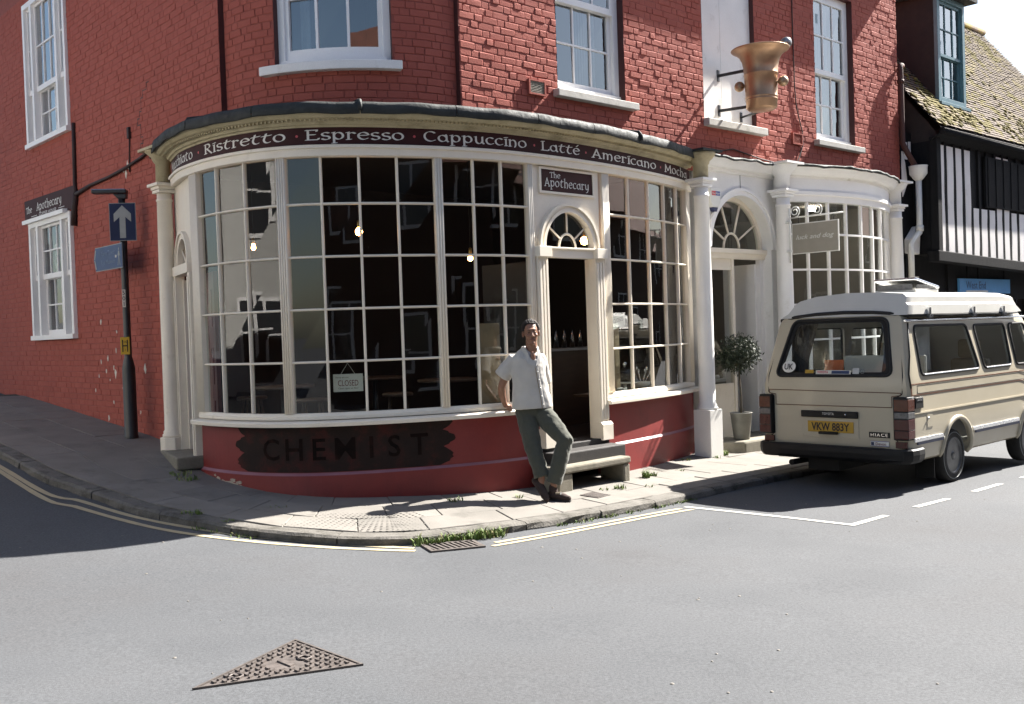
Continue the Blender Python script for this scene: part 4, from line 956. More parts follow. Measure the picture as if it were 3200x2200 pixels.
# closed sign
p = BP(3.256, -.10, 1.158); t_, n_ = frame_at(BP, 3.256); cs = thing('closed_sign', 'cream closed sign hanging on a string behind the bow window', 'sign', p)
mb = MB(); mb.box(p, (.30, .006, .18), (t_, n_, Zv)); bd = mb.build('board', 'paper_white', cs, bevel=.002)
mb = MB(); mb.tube([p + t_ * -.07 + Zv * .09, p + Zv * .2, p + t_ * .07 + Zv * .09], .0025, 5); mb.build('string', 'paper_white', cs)
for tx, w, dz, mm in (('CLOSED', .205, -.002, 'ink_red'), ('Sorry we are', .13, .055, 'ink'), ('Open again at 9am', .2, -.057, 'ink')):
    text_part('lettering', tx, mm, cs, p + n_ * .0035 + Zv * dz + t_ * (-.06 if 'Sorry' in tx else 0), t_, Zv, width=w, height=.06 if tx == 'CLOSED' else .022)
# kraft paper sheets and notices behind the glass
def sheet(a0, a1, z0, z1, o, m, label, name, cat):
    mb = MB(); t, n0 = frame_at(BP, (a0 + a1) / 2); mb.box((BP(a0, o, (z0 + z1) / 2) + BP(a1, o, (z0 + z1) / 2)) / 2, ((BP(a1, o, 0) - BP(a0, o, 0)).length, .006, z1 - z0), (t, n0, Zv))
    return tag(mb.build(name, m, None), label, cat)
sheet(4.69, 4.97, .87, 1.72, -.09, 'kraft', 'tall kraft paper sheet behind the panes next to the standing man', 'paper_sheet', 'paper')
kb = sheet(6.74, 7.00, .90, 1.62, -.10, 'kraft', 'brown kraft menu board standing in the window right of the door', 'menu_board', 'board')
t_, n_ = frame_at(BP, 6.87)
for dz in (.70, .04):
    mb = MB(); mb.prism([(.05 * math.cos(k * math.pi / 8), .07 * math.sin(k * math.pi / 8)) for k in range(16)], BP(6.87, -.096, .90 + dz), t_, Zv, n_ * .003); mb.build('board_emblem', 'wood_table', kb)
t_, n_ = frame_at(BP, 6.9); p = BP(6.92, -.05, 1.70); nt_ = thing('paper_notice', 'white paper closed notice taped askew inside the right window', 'notice', p)
r_ax = (t_ * .985 + Zv * .17).normalized(); r_up = (Zv * .985 - t_ * .17).normalized()
mb = MB(); mb.box(p, (.30, .003, .15), (r_ax, n_, r_up)); mb.build('sheet', 'paper_white', nt_); text_part('lettering', 'CLOSED', 'ink', nt_, p + n_ * .003 + r_up * .02, r_ax, r_up, width=.22, height=.05)
# tables and stools
mat('wood_pale', (.12, .075, .045), (.09, .055, .035), scale=5, rough=.45, stretch=(7, 1, 1))
for k, (x, y, lab) in enumerate(((-2.55, 11.35, 'round wooden table behind the left panes of the bow window'), (-.75, 11.75, 'round wooden table in the middle of the dim coffee shop'), (-1.75, 13.0, 'round table farthest back in the dim coffee shop'))):
    t = thing('cafe_table', lab, 'table', (x, y, FLZ), 'round coffee shop tables')
    mb = MB(); mb.lathe([(.0, .735), (.34, .735), (.35, .75), (.34, .765), (.0, .765)], (x, y, FLZ), 28); mb.build('table_top', 'wood_pale', t)
    mb = MB(); mb.lathe([(.03, .02), (.03, .735)], (x, y, FLZ), 10); mb.build('pedestal', 'black_paint', t)
    mb = MB(); mb.lathe([(.0, 0), (.22, 0), (.2, .02), (.03, .04)], (x, y, FLZ), 20); mb.build('foot', 'black_paint', t)
for k, (x, y, lab) in enumerate(((-2.15, 10.95, 'wooden stool standing right behind the closed sign'), (-3.0, 11.75, 'wooden stool at the left end of the bow window'), (-1.3, 11.5, 'wooden stool under the bare bulb, left of the middle table'), (-.2, 11.45, 'wooden stool between the middle table and the man'))):
    t = thing('stool', lab, 'stool', (x, y, FLZ), 'wooden stools in the coffee shop')
    mb = MB(); mb.lathe([(.0, .60), (.17, .60), (.175, .62), (.165, .635), (.0, .635)], (x, y, FLZ), 20); mb.build('seat', 'wood_pale', t)
    for q in range(4):
        a = R(45 + 90 * q); mb = MB(); mb.tube([Vector((x + .11 * math.cos(a), y + .11 * math.sin(a), FLZ + .6)), Vector((x + .2 * math.cos(a), y + .2 * math.sin(a), FLZ))], .014, 7); mb.build('leg', 'wood_pale', t)
# counter seen through the door, with a pale top edge and bottles
c = Vector((1.15, 14.4, FLZ)); t = thing('counter', 'dark service counter with a pale top edge seen through the open door', 'counter', c)
mb = MB(); mb.box(c + Zv * .5, (2.4, .5, 1.0), (Uv, Nv, Zv)); mb.build('front', 'wood_dark', t)
mb = MB(); mb.box(c + Zv * 1.015, (2.5, .6, .03), (Uv, Nv, Zv)); mb.build('worktop', 'sign_grey', t)
blab = ['leftmost bottle on the dim counter', 'second bottle on the dim counter', 'third bottle on the dim counter', 'rightmost bottle on the dim counter']
for k in range(4):
    p = c + Uv * (-.75 + .16 * k) + Zv * 1.03; mb = MB(); mb.lathe([(.0, 0), (.035, 0), (.035, .16), (.013, .21), (.013, .26), (0, .26)], p, 12); tag(mb.build('bottle', 'upper_glass', None), blab[k], 'bottle', 'bottles on the counter')
# display in the right-hand window: shelf, glass cloche, plates, bowl of utensils
sh_ = MB(); sh_.sweep(BAY, 6.72, 8.78, [(-.07, .80), (-.07, .825), (-.62, .825), (-.62, .80)]); tag(sh_.build('window_shelf', 'wood_dark', None), 'dark display shelf inside the window right of the door', 'shelf')
p = BP(7.42, -.30, .825); t = thing('cake_cloche', 'glass cake dome with chrome knob on a stand in the right window', 'cake stand', p)
mb = MB(); mb.lathe([(.0, 0), (.10, 0), (.09, .012), (.025, .03), (.025, .09), (.16, .105), (.165, .115), (0, .115)], p, 24); mb.build('stand', 'china', t)
mb = MB(); mb.lathe([(.15, .117), (.15, .2), (.12, .27), (.06, .305), (.0, .312)], p, 24); mb.build('dome', 'clear_glass', t)
mb = MB(); mb.sphere(p + Zv * .345, .032, 12, 8); mb.lathe([(.012, .305), (.012, .33)], p, 10); mb.build('knob', 'chrome', t)
p = BP(7.08, -.2, .825); t = thing('plate_stack', 'stack of white plates at the front of the right window', 'plates', p)
for k in range(5): mb = MB(); mb.lathe([(.0, 0), (.07, 0), (.12, .012), (.118, .016), (.06, .006), (0, .006)], p + Zv * (.012 * k), 24); mb.build('plate', 'china', t)
p = BP(7.83, -.28, .825); t = thing('utensil_bowl', 'white ribbed bowl holding steel utensils in the right window', 'bowl', p)
mb = MB(); mb.lathe([(.0, 0), (.06, 0), (.1, .05), (.11, .1), (.1, .1), (.09, .055), (0, .02)], p, 20); mb.build('bowl', 'china', t)
for k in range(6):
    a = k * 1.05; mb = MB(); mb.tube([p + Zv * .03, p + Vector((.10 * math.cos(a), .10 * math.sin(a), .2 + .03 * (k % 3)))], .006, 6); mb.sphere(p + Vector((.105 * math.cos(a), .105 * math.sin(a), .21 + .03 * (k % 3))), (.016, .016, .026), 8, 6); mb.build('utensil', 'chrome', t)

# ------------------------------------------------------------------ stone step at the door
p = DP(.4, .3, 0); t = thing('stone_step', 'worn stone entrance step on two stone blocks below the open shop door', 'step', (p.x, p.y, gz(p.x, p.y)))
def stonebox(x0, x1, o0, o1, z0, z1, nm, bev=.02):
    mb = MB(); mb.box(DP((x0 + x1) / 2, (o0 + o1) / 2, (z0 + z1) / 2), (x1 - x0, o1 - o0, z1 - z0), DA); return mb.build(nm, 'stone_step', t, bevel=bev)
stonebox(-.19, 1.02, .06, .44, .085, .165, 'tread'); stonebox(-.18, .05, .07, .425, -.2, .084, 'support_block'); stonebox(.90, 1.01, .07, .43, -.2, .084, 'support_block')
# ------------------------------------------------------------------ iron covers in road and pavement
def gpt(x, y, dz=0., road_=True): return Vector((x, y, gz(x, y) + (ROAD if road_ else 0) + dz))
c = Vector((-.555, 8.635, 0)); gx, gy = Vector((.925, .38, 0)), Vector((-.38, .925, 0))
t = thing('drain_grate', 'iron drain grate in the gutter under the weeds at the corner', 'drain', gpt(c.x, c.y))
def gp(a, b, dz): p = c + gx * a + gy * b; return gpt(p.x, p.y, dz)
def gbox(a0, a1, b0, b1, z0, z1, nm, m, par, f=gp, bev=0):
    mb = MB(); q = [(a0, b0), (a1, b0), (a1, b1), (a0, b1)]; mb.hexa([f(a, b, z0) for a, b in q], [f(a, b, z1) for a, b in q]); return mb.build(nm, m, par, bevel=bev)
gbox(-.21, .21, -.13, .13, -.02, .006, 'pit_shade_plate', 'iron_dark', t)  # raised dark plate; its colour stands for the shade down between the bars
for q in ((-.24, .24, .12, .15), (-.24, .24, -.15, -.12), (-.24, -.21, -.12, .12), (.21, .24, -.12, .12)): gbox(*q, -.02, .016, 'frame', 'cast_iron', t)
for k in range(9):
    x = -.195 + k * .0485; mb = MB(); q = [(x, -.12), (x + .022, -.12), (x + .022 - .03, .12), (x - .03, .12)]; mb.hexa([gp(a, b, -.01) for a, b in q], [gp(a, b, .015) for a, b in q]); mb.build('bar', 'cast_iron', t)
A, B, C_ = Vector((-1.32, 5.94, 0)), Vector((-.85, 5.44, 0)), Vector((-1.66, 5.10, 0)); cen = (A + B + C_) / 3
t = thing('manhole_cover', 'studded triangular iron manhole cover set in the road', 'manhole cover', gpt(cen.x, cen.y))
def inset(P_, k): return [cen + (p - cen) * k for p in P_]
def tri(k0, k1, z0, z1, nm, m):
    mb = MB(); o_, i_ = inset((A, B, C_), k0), inset((A, B, C_), k1)
    for j in range(3): mb.hexa([gpt(p.x, p.y, z0) for p in (o_[j], o_[(j + 1) % 3], i_[(j + 1) % 3], i_[j])], [gpt(p.x, p.y, z1) for p in (o_[j], o_[(j + 1) % 3], i_[(j + 1) % 3], i_[j])])
    return mb.build(nm, m, t)
tri(1.0, .955, -.02, .012, 'frame', 'cast_iron')
mb = MB(); i_ = inset((A, B, C_), .935); mb.add([gpt(p.x, p.y, .006) for p in i_], [(0, 1, 2)]); plate = mb.build('plate', 'cast_iron', t, fixn=False)
st = MB(); dx, dy = (B - A).normalized(), (C_ - A).normalized()
for i in range(17):
    for j in range(22):
        p = A + dx * (.045 + i * .048) + dy * (.05 + j * .048)
        w = [((p - q).length) for q in (cen,)]; e = cen + (p - cen) / .88
        s1 = (B - A).cross(e - A).z; s2 = (C_ - B).cross(e - B).z; s3 = (A - C_).cross(e - C_).z
        if not (s1 < 0 and s2 < 0 and s3 < 0): continue
        if (p - cen).length < .1: continue
        a_ = dx if (i + j) % 2 else dy; b_ = Vector((-a_.y, a_.x, 0))
        q = [p + a_ * .017 + b_ * .007, p - a_ * .017 + b_ * .007, p - a_ * .017 - b_ * .007, p + a_ * .017 - b_ * .007]
        st.hexa([gpt(r0.x, r0.y, .004) for r0 in q], [gpt(r0.x, r0.y, .016) for r0 in q])
st.build('studs', 'cast_iron', t, kind='stuff')
for p in (cen + (B - cen) * .22 + (A - cen) * .2, cen + (C_ - cen) * .55):
    mb = MB(); mb.tube([gpt(p.x + .035 * math.cos(k * .5236), p.y + .035 * math.sin(k * .5236), .012) for k in range(12)], .006, 6, closed=True); mb.build('lifting_key_ring', 'cast_iron', t)
mb = MB(); q = [cen - dx * .07 + dy * .02, cen + dx * .07 + dy * .02, cen + dx * .07 - dy * .02, cen - dx * .07 - dy * .02]; mb.hexa([gpt(r0.x, r0.y, .004) for r0 in q], [gpt(r0.x, r0.y, .014) for r0 in q]); mb.build('maker_bar', 'cast_iron', t)
c2 = Vector((.823, 10.71, 0)); t = thing('meter_cover', 'small ribbed iron cover in the pavement beside the man’s shoes', 'cover', gpt(c2.x, c2.y, 0, False))
ex, ey = Vector((.62, .78, 0)), Vector((.78, -.62, 0))
def mp_(a, b, dz): p = c2 + ex * a + ey * b; return gpt(p.x, p.y, dz, False)
gbox(-.10, .10, -.10, .10, -.01, .006, 'plate', 'iron_dark', t, mp_)
for k in range(7): gbox(-.085, .085, -.085 + k * .026, -.071 + k * .026, 0, .011, 'rib', 'cast_iron', t, mp_)
for q in ((-.115, .115, .10, .115), (-.115, .115, -.115, -.10), (-.115, -.10, -.10, .10), (.10, .115, -.10, .10)): gbox(*q, -.01, .009, 'frame', 'cast_iron', t, mp_)

# ------------------------------------------------------------------ sign post on the side pavement
pp = Vector((-4.80, 12.81, 0)); zb = gz(pp.x, pp.y)
t = thing('sign_post', 'tall black post with a hooded sign light on top beside the side wall', 'post', (pp.x, pp.y, zb))
mb = MB(); mb.lathe([(.085, zb - .1), (.085, zb + .02), (.08, zb + .03), (.078, 1.33), (.06, 1.42), (.045, 1.47), (.043, 2.4), (.041, 3.46)], (pp.x, pp.y, 0), 18); mb.build('post', 'black_paint', t)
lx = Vector((-1, -.12, 0)).normalized(); ly = Vector((lx.y, -lx.x, 0))
mb = MB(); mb.box(Vector((pp.x, pp.y, 3.53)) + lx * .14, (.42, .12, .045), (lx, ly, Zv)); mb.prism([(-.07, 3.5), (.1, 3.5), (.04, 3.44), (-.06, 3.44)], Vector((pp.x, pp.y, 0)) - ly * .045, lx, Zv, ly * .09); hd = mb.build('lamp_hood', 'black_paint', t, bevel=.01)
mb = MB(); mb.box(Vector((pp.x, pp.y, 3.556)) + lx * .15, (.40, .11, .012), (lx, ly, Zv)); mb.build('hood_lid', 'sign_ghost', hd)
sx = Vector((1, .06, 0)).normalized(); sn = Vector((sx.y, -sx.x, 0)); ao = Vector((pp.x, pp.y, 0)) + sn * .06
def face(o, ax, nn, poly, m, nm, par, z, th=.004):
    mb = MB(); mb.prism(poly, Vector((o.x, o.y, z)), ax, Zv, nn * th); return mb.build(nm, m, par)
t2 = thing('one_way_sign', 'dark blue one-way sign with a pale upward arrow on the black post', 'sign', (ao.x, ao.y, 2.9))
co_ = ao + sx * .02
face(co_, sx, sn, [(-.162, -.235), (.162, -.235), (.162, .235), (-.162, .235)], 'sign_grey', 'edge', t2, 3.148, .006)
face(co_ + sn * .0062, sx, sn, [(-.155, -.228), (.155, -.228), (.155, .228), (-.155, .228)], 'sign_blue', 'face', t2, 3.148, .003)
face(co_ + sn * .0093, sx, sn, [(-.036, -.2), (.036, -.2), (.036, .06), (.105, .0), (.105, .10), (.0, .205), (-.105, .10), (-.105, .0), (-.036, .06)], 'sign_grey', 'arrow', t2, 3.148, .003)
fo = Vector((pp.x, pp.y, 0)) + Mv * .055; t3 = thing('pedestrian_sign', 'faded blue pedestrian direction sign pointing left below the arrow sign', 'sign', (fo.x, fo.y, 2.6))
fa = -Vv; fz = 2.735
pl_ = [(-.86, .0), (-.80, -.155), (.10, -.155), (.10, .155), (-.80, .155)]
face(fo, fa, Mv, pl_, 'sign_grey', 'edge', t3, fz, .006); ins = [(x * .985 + (-.004), y * .93) for x, y in pl_]
face(fo + Mv * .0063, fa, Mv, ins, 'sign_blue_faded', 'face', t3, fz, .003)
mbk = MB()
for sgn_ in (-1, 1): mbk.prism([(-.83, 0), (-.80, 0), (-.755, .12 * sgn_), (-.79, .12 * sgn_)], Vector((fo.x, fo.y, fz + .004 * sgn_)) + Mv * .0094, fa, Zv, Mv * .002)
mbk.build('chevron', 'sign_grey', t3)
for tx, dz, w, xo in (('Ypres Tower', .055, .46, -.36), ('Rye Museum', -.06, .46, -.36)): text_part('lettering', tx, 'sign_ghost', t3, Vector((fo.x, fo.y, fz + dz)) + Mv * .0096 + fa * xo, fa, Zv, width=w, height=.075)
mbk = MB(); o_ = Vector((fo.x, fo.y, fz)) + Mv * .0096 + fa * .0
mbk.prism([(.014 * math.cos(k), .018 * math.sin(k) + .085) for k in [q * .7854 for q in range(8)]], o_, fa, Zv, Mv * .002)
for poly in ([(-.022, .06), (.02, .06), (.014, -.015), (-.014, -.015)], [(-.014, -.015), (.0, -.015), (-.03, -.12), (-.045, -.115)], [(.0, -.015), (.014, -.015), (.04, -.115), (.024, -.12)], [(.016, .055), (.04, .0), (.03, -.005), (.012, .03)], [(-.016, .055), (-.042, .005), (-.034, -.002), (-.012, .03)]): mbk.prism(poly, o_ + Mv * .0004, fa, Zv, Mv * .002)
mbk.build('walking_figure', 'sign_grey', t3)
mbk = MB(); mbk.box(Vector((fo.x, fo.y, fz + .0)) + Mv * .0105 - fa * .1, (.045, .002, .03), (fa, Mv, Zv)); mbk.build('sticker', 'paper_white', t3)
hx = (Vector((1, .35, 0))).normalized(); hn = Vector((hx.y, -hx.x, 0)); ho = Vector((pp.x, pp.y, 0)) + hn * .055 - hx * .03
t4 = thing('hydrant_plate', 'small yellow hydrant plate with a black letter on the black post', 'plate', (ho.x, ho.y, 1.5))
mb = MB(); mb.box(Vector((ho.x, ho.y, 1.61)), (.105, .005, .215), (hx, hn, Zv)); mb.build('plate', 'sign_yellow', t4, bevel=.002)
for poly in ([(-.035, -.075), (-.021, -.075), (-.021, .075), (-.035, .075)], [(.021, -.075), (.035, -.075), (.035, .075), (.021, .075)], [(-.021, -.008), (.021, -.008), (.021, .008), (-.021, .008)]): face(ho + hn * .0026, hx, hn, poly, 'ink', 'letter_stroke', t4, 1.61, .002)
for dz, tx in ((.05, '100'), (-.05, '1')): text_part('number', tx, 'ink', t4, Vector((ho.x, ho.y, 1.61 + dz)) + hn * .003, hx, Zv, height=.026)
so = Vector((pp.x, pp.y, 0)) + hn * .0445 - hx * .022; t5 = thing('number_sticker', 'white vertical 501 number sticker on the black post', 'sticker', (so.x, so.y, 2.1))
mb = MB(); mb.box(Vector((so.x, so.y, 2.20)), (.04, .003, .22), (hx, hn, Zv)); mb.build('sheet', 'paper_white', t5)
for k, ch in enumerate('501'): text_part('number', ch, 'ink', t5, Vector((so.x, so.y, 2.27 - .07 * k)) + hn * .002, hx, Zv, height=.05)
# side-wall name board
o_ = SP(4.2, .03, 0); t = thing('coffee_house_board', 'maroon coffee house name board above the lower left window', 'sign', SP(4.2, .03, 3.6))
mb = MB(); mb.prism([(-3.20, 3.60), (-3.13, 3.92), (-5.4, 3.94), (-5.4, 3.61)], SP(0, .012, 0), -Vv, Zv, Mv * .03); bd = mb.build('board', 'fascia_maroon', t, bevel=.003)
nmr = lambda sx_, zb_: (lambda x, y, e: SP(sx_ - x, .042 + e, zb_ + y))
word('lettering', nib_text('The', .28, .07, pen=.17), nmr(5.32, 3.735), 'letter_white', t); word('lettering', nib_text('Apothecary', 1.12, .088, pen=.16), nmr(4.82, 3.735), 'letter_white', t)
text_part('lettering', 'COFFEE HOUSE', 'letter_white', t, SP(4.32, .044, 3.67), -Vv, Zv, width=.78, height=.045)
for s_ in (3.72, 4.95): mb = MB(); mb.box(SP(s_, .043, 3.67), (.26, .003, .008), (Vv, Mv, Zv)); mb.build('lettering_rule', 'letter_white', t)
# ------------------------------------------------------------------ white shopfront next door
ws = thing('white_shopfront', 'white shopfront with arched doorway and shallow bow window beside the parked van', 'shopfront', FP(3, 0, 0))
FA = (Uv, Nv, Zv)
def fbox(s0, s1, o0, o1, z0, z1, nm, m, par=None, bev=.0): 
    mb = MB(); mb.box(FP((s0 + s1) / 2, (o0 + o1) / 2, (z0 + z1) / 2), (s1 - s0, o1 - o0, z1 - z0), FA); return mb.build(nm, m, par or ws, bevel=bev)
# arched wall over the doorway
ax0, ax1, asp = .30, 1.80, 2.70; acx, ar = (ax0 + ax1) / 2, (ax1 - ax0) / 2
poly = [(.12, asp), (ax0, asp)] + [(acx - ar * math.cos(math.pi * k / 28), asp + ar * math.sin(math.pi * k / 28)) for k in range(1, 28)] + [(ax1, asp), (2.0, asp), (2.0, 3.78), (.12, 3.78)]
mb = MB(); mb.prism(poly, FP(0, .02, 0), Uv, Zv, -Nv * .22); mb.build('arch_wall', 'white_render', ws)
mb = MB(); mb.box(FP(1.05, .0225, 3.63), (.008, .003, .29), FA); mb.build('wall_joint', 'iron_dark', ws)
fbox(.10, ax0, -.2, .02, -.15, asp, 'door_pier', 'white_render'); fbox(ax1, 2.0, -.2, .02, -.15, asp, 'door_pier', 'white_render')
mb = MB()
for (r0, r1, o0, o1) in ((ar - .0, ar + .09, .021, .05), (ar + .06, ar + .10, .05, .07)):
    for k in range(28):
        a0, a1 = math.pi * k / 28, math.pi * (k + 1) / 28
        q = [(acx - r * math.cos(a), asp + r * math.sin(a)) for r, a in ((r0, a0), (r1, a0), (r1, a1), (r0, a1))]
        mb.hexa([FP(x, o0, z) for x, z in q], [FP(x, o1, z) for x, z in q])
mb.build('arch_moulding', 'white_joinery', ws)
mb = MB(); ri = ar - .06
for k in range(28):
    a0, a1 = math.pi * k / 28, math.pi * (k + 1) / 28
    q = [(acx - r * math.cos(a), asp + r * math.sin(a)) for r, a in ((ri, a0), (ar - .002, a0), (ar - .002, a1), (ri, a1))]
    mb.hexa([FP(x, -.20, z) for x, z in q], [FP(x, -.13, z) for x, z in q])
fn = mb.build('fanlight_frame', 'cream', ws)
mb = MB(); mb.tube([FP(acx - .19 * math.cos(math.pi * k / 12), -.16, asp + .02 + .21 * math.sin(math.pi * k / 12)) for k in range(13)], .018, 6); mb.build('fanlight_hub', 'cream', fn)
for ang in (32, 70, 110, 148):
    c_, s_ = math.cos(R(ang)), math.sin(R(ang)); mb = MB(); mb.tube([FP(acx - .19 * c_, -.16, asp + .02 + .21 * s_), FP(acx - ri * c_, -.16, asp + ri * s_)], .016, 6); mb.build('fanlight_bar', 'cream', fn)
mb = MB(); mb.prism([(acx - ri * math.cos(math.pi * k / 28), asp + ri * math.sin(math.pi * k / 28)) for k in range(29)], FP(0, -.17, 0), Uv, Zv, -Nv * .004); mb.build('pane', 'old_glass', fn)
mb = MB(); mb.prism([(-.20, 2.56), (-.10, 2.56), (-.08, 2.62), (-.05, 2.64), (-.05, 2.70), (-.20, 2.70)], FP(ax0, 0, 0), Nv, Zv, Uv * (ax1 - ax0)); mb.build('transom', 'cream', ws)
# door: fixed leaf on the left with panel and glass, open doorway on the right
fbox(ax0, ax0 + .06, -.2, -.13, -.05, 2.56, 'door_frame', 'cream'); fbox(ax1 - .09, ax1, -.2, -.13, -.05, 2.56, 'door_frame', 'white_joinery'); fbox(1.00, 1.06, -.2, -.13, -.05, 2.56, 'door_frame', 'cream')
fbox(ax0 + .06, 1.0, -.185, -.145, -.05, .78, 'door_panel', 'cream', bev=.004); fbox(ax0 + .06, 1.0, -.185, -.145, 2.40, 2.56, 'door_rail', 'cream')
pane(FP, ax0 + .06, 1.0, .78, 2.40, -.165, 'clear_glass', ws)
fbox(1.66, 1.70, -.75, -.19, .0, 2.5, 'open_door', 'white_joinery'); mb = MB(); mb.tube([FP(1.65, -.3, 1.05), FP(1.60, -.3, 1.07), FP(1.60, -.3, 1.33), FP(1.65, -.3, 1.35)], .012, 7); mb.build('door_handle', 'chrome', ws)
mb = MB(); mb.prism([(ax0 - .12, -.25), (ax1 + .15, -.25), (ax1 + .15, .20), (ax1 - .1, .42), (ax0 + .1, .42), (ax0 - .12, .20)], FP(0, 0, -.2), Uv, Nv, Zv * .22); mb.build('stone_doorstep', 'stone_step', ws, bevel=.03)
# columns
for s_, o_, r_ in ((1.83, .22, .115), (5.42, .14, .13)):
    p = FP(s_, o_, 0); c_ = column(p, .45, 3.66, r_, ws, 'white_joinery'); z_ = gz(p.x, p.y)
    mb = MB(); mb.box((p.x, p.y, (z_ - .1 + .45) / 2), (.32, .32, .55 - z_), FA); mb.build('column_pedestal', 'white_render', c_, bevel=.006)
    abacus(p, FA, 3.45, .165, 'white_joinery', c_)
    mb = MB(); mb.lathe([(.11, 3.55), (.11, 3.76), (.13, 3.79), (.17, 3.83), (.22, 3.90), (.22, 3.92)], (p.x, p.y, 0), 18); mb.box((p.x, p.y, 3.935), (.46, .46, .03), FA); mb.build('capital_block', 'white_render', c_)
# bow window
BW = Curve([FP(1.92, .10, 0).xy, FP(2.3, .27, 0).xy, FP(2.9, .42, 0).xy, FP(3.55, .48, 0).xy, FP(4.2, .42, 0).xy, FP(4.8, .27, 0).xy, FP(5.28, .08, 0).xy])
def BWp(a, o, z): return BW.at(a, o, z)
bl = BW.len
mb = MB(); mb.sweep(BW, 0, bl, [(0, -.25), (0, .76), (-.2, .76), (-.2, -.25)]); mb.build('stall_riser', 'white_render', ws)
mb = MB(); mb.sweep(BW, 0, bl, [(.09, .76), (.09, .80), (-.1, .82), (-.1, .76)]); mb.build('window_sill', 'white_joinery', ws, bevel=.004)
WR = [.82, 1.35, 1.88, 2.40, 2.93, 3.42]; nb = 8
for i in range(nb + 1):
    a = .06 + (bl - .12) * i / nb; t_, n_ = frame_at(BWp, a); w = .09 if i in (0, nb) else .03
    mb = MB(); mb.box(BWp(a, 0, 2.12), (w, .05, 2.60), (t_, n_, Zv)); mb.build('glazing_bar', 'white_joinery', ws)
for z in WR[1:-1]:
    mb = MB(); mb.sweep(BW, .06, bl - .06, [(-.022, z - .014), (.022, z - .014), (.022, z + .014), (-.022, z + .014)]); mb.build('glazing_bar', 'white_joinery', ws)
for i in range(nb):
    a0, a1 = .06 + (bl - .12) * i / nb, .06 + (bl - .12) * (i + 1) / nb
    for z0, z1 in zip(WR, WR[1:]): pane(BWp, a0, a1, z0, z1, -.01, 'clear_glass', ws, .003)
mb = MB(); mb.sweep(BW, -.05, bl + .05, [(-.08, 3.41), (.04, 3.41), (.05, 3.50), (.075, 3.51), (.075, 3.56), (.035, 3.57), (.035, 3.76), (-.08, 3.76)]); mb.build('fascia', 'white_joinery', ws)
mb = MB(); mb.sweep(BW, -.05, bl + .05, [(-.08, 3.76), (.05, 3.76), (.06, 3.79), (.12, 3.80), (.16, 3.84), (.2, 3.90), (-.3, 3.93), (-.3, 3.8)]); mb.build('cornice', 'white_render', ws)
mb = MB(); mb.prism([(.02, 3.74), (.06, 3.75), (.07, 3.79), (.13, 3.80), (.17, 3.85), (.21, 3.92), (-.15, 3.96), (-.15, 3.74)], FP(.12, 0, 0), Nv, Zv, Uv * 1.9); mb.build('cornice', 'white_render', ws)
for (fn_, a0, a1) in ((BWp, -.05, bl + .05), (lambda a, o, z: FP(a, o, z), .15, 1.98)):
    rows = []; n_ = 26
    for i in range(n_ + 1):
        a = a0 + (a1 - a0) * i / n_; w = .010 * math.sin(a * 7) + .008 * math.sin(a * 17)
        rows.append([fn_(a, .205, 3.90 + w), fn_(a, .225, 3.905 + w), fn_(a, .222, 3.935 + w), fn_(a, .05, 3.97), fn_(a, -.45, 4.05)])
    mb = MB(); mb.grid(rows); mb.build('lead_sheet', 'lead', ws)
emit_mat('spot_glow', (1.0, .85, .65), 14.)
# inside of the second shop
inner = [BWp(bl * i / 12, -.06, 0) for i in range(13)] + [FP(5.6, -.4, 0), FP(5.6, -4.2, 0), FP(.15, -4.2, 0), FP(.15, -.4, 0), FP(1.9, -.3, 0)]
mb = MB(); mb.prism([(p.x, p.y) for p in inner], (0, 0, -.1), (1, 0, 0), (0, 1, 0), (0, 0, .11)); tag(mb.build('next_shop_floor', 'interior_floor', None), kind='structure')
mb = MB(); mb.prism([(p.x, p.y) for p in inner], (0, 0, 3.6), (1, 0, 0), (0, 1, 0), (0, 0, .1)); tag(mb.build('next_shop_ceiling', 'interior_grey', None), kind='structure')
mb = MB()
for a, b in ((FP(5.6, -.1, 0), FP(5.6, -4.2, 0)), (FP(5.6, -4.2, 0), FP(.13, -4.2, 0)), (FP(.13, -4.2, 0), FP(.13, -.1, 0))): mb.quad(*[Vector((p.x, p.y, z)) for p, z in ((a, 0), (b, 0), (b, 3.65), (a, 3.65))])
tag(mb.build('next_shop_inner_wall', 'interior_grey', None), kind='structure')
for k, (s_, o_) in enumerate(((2.6, -.8), (3.6, -1.3), (4.5, -.9), (1.4, -1.2))):
    mb = MB(); mb.lathe([(.0, 3.52), (.07, 3.53), (.075, 3.6)], FP(s_, o_, 0), 14); tag(mb.build('ceiling_spot', 'spot_glow', None), ('leftmost', 'middle', 'rightmost', 'doorway')[k] + ' round ceiling lamp lit inside the white shop', 'lamp', 'ceiling lamps in the white shop')
t = thing('display_table', 'dark display table with small white goods inside the white shop doorway', 'table', FP(1.9, -1.2, .01))
mb = MB(); mb.box(FP(1.9, -1.2, .76), (1.6, .6, .04), FA); mb.build('table_top', 'sign_grey', t); mb = MB(); mb.box(FP(1.9, -1.2, .38), (1.5, .5, .72), FA); mb.build('table_body', 'black_paint', t)
for k in range(7):
    p = FP(1.25 + .2 * k, -1.05 - .08 * (k % 3), .78); h = .06 + .03 * (k % 3); mb = MB(); mb.lathe([(0, 0), (.035, 0), (.04, h * .6), (.025, h), (0, h)], p, 10)
    tag(mb.build('small_jar', 'china' if k % 2 else 'taupe_sign', None), ('first', 'second', 'third', 'fourth', 'fifth', 'sixth', 'seventh')[k] + ' small jar from the left on the dark display table', 'jar', 'jars on the display table')
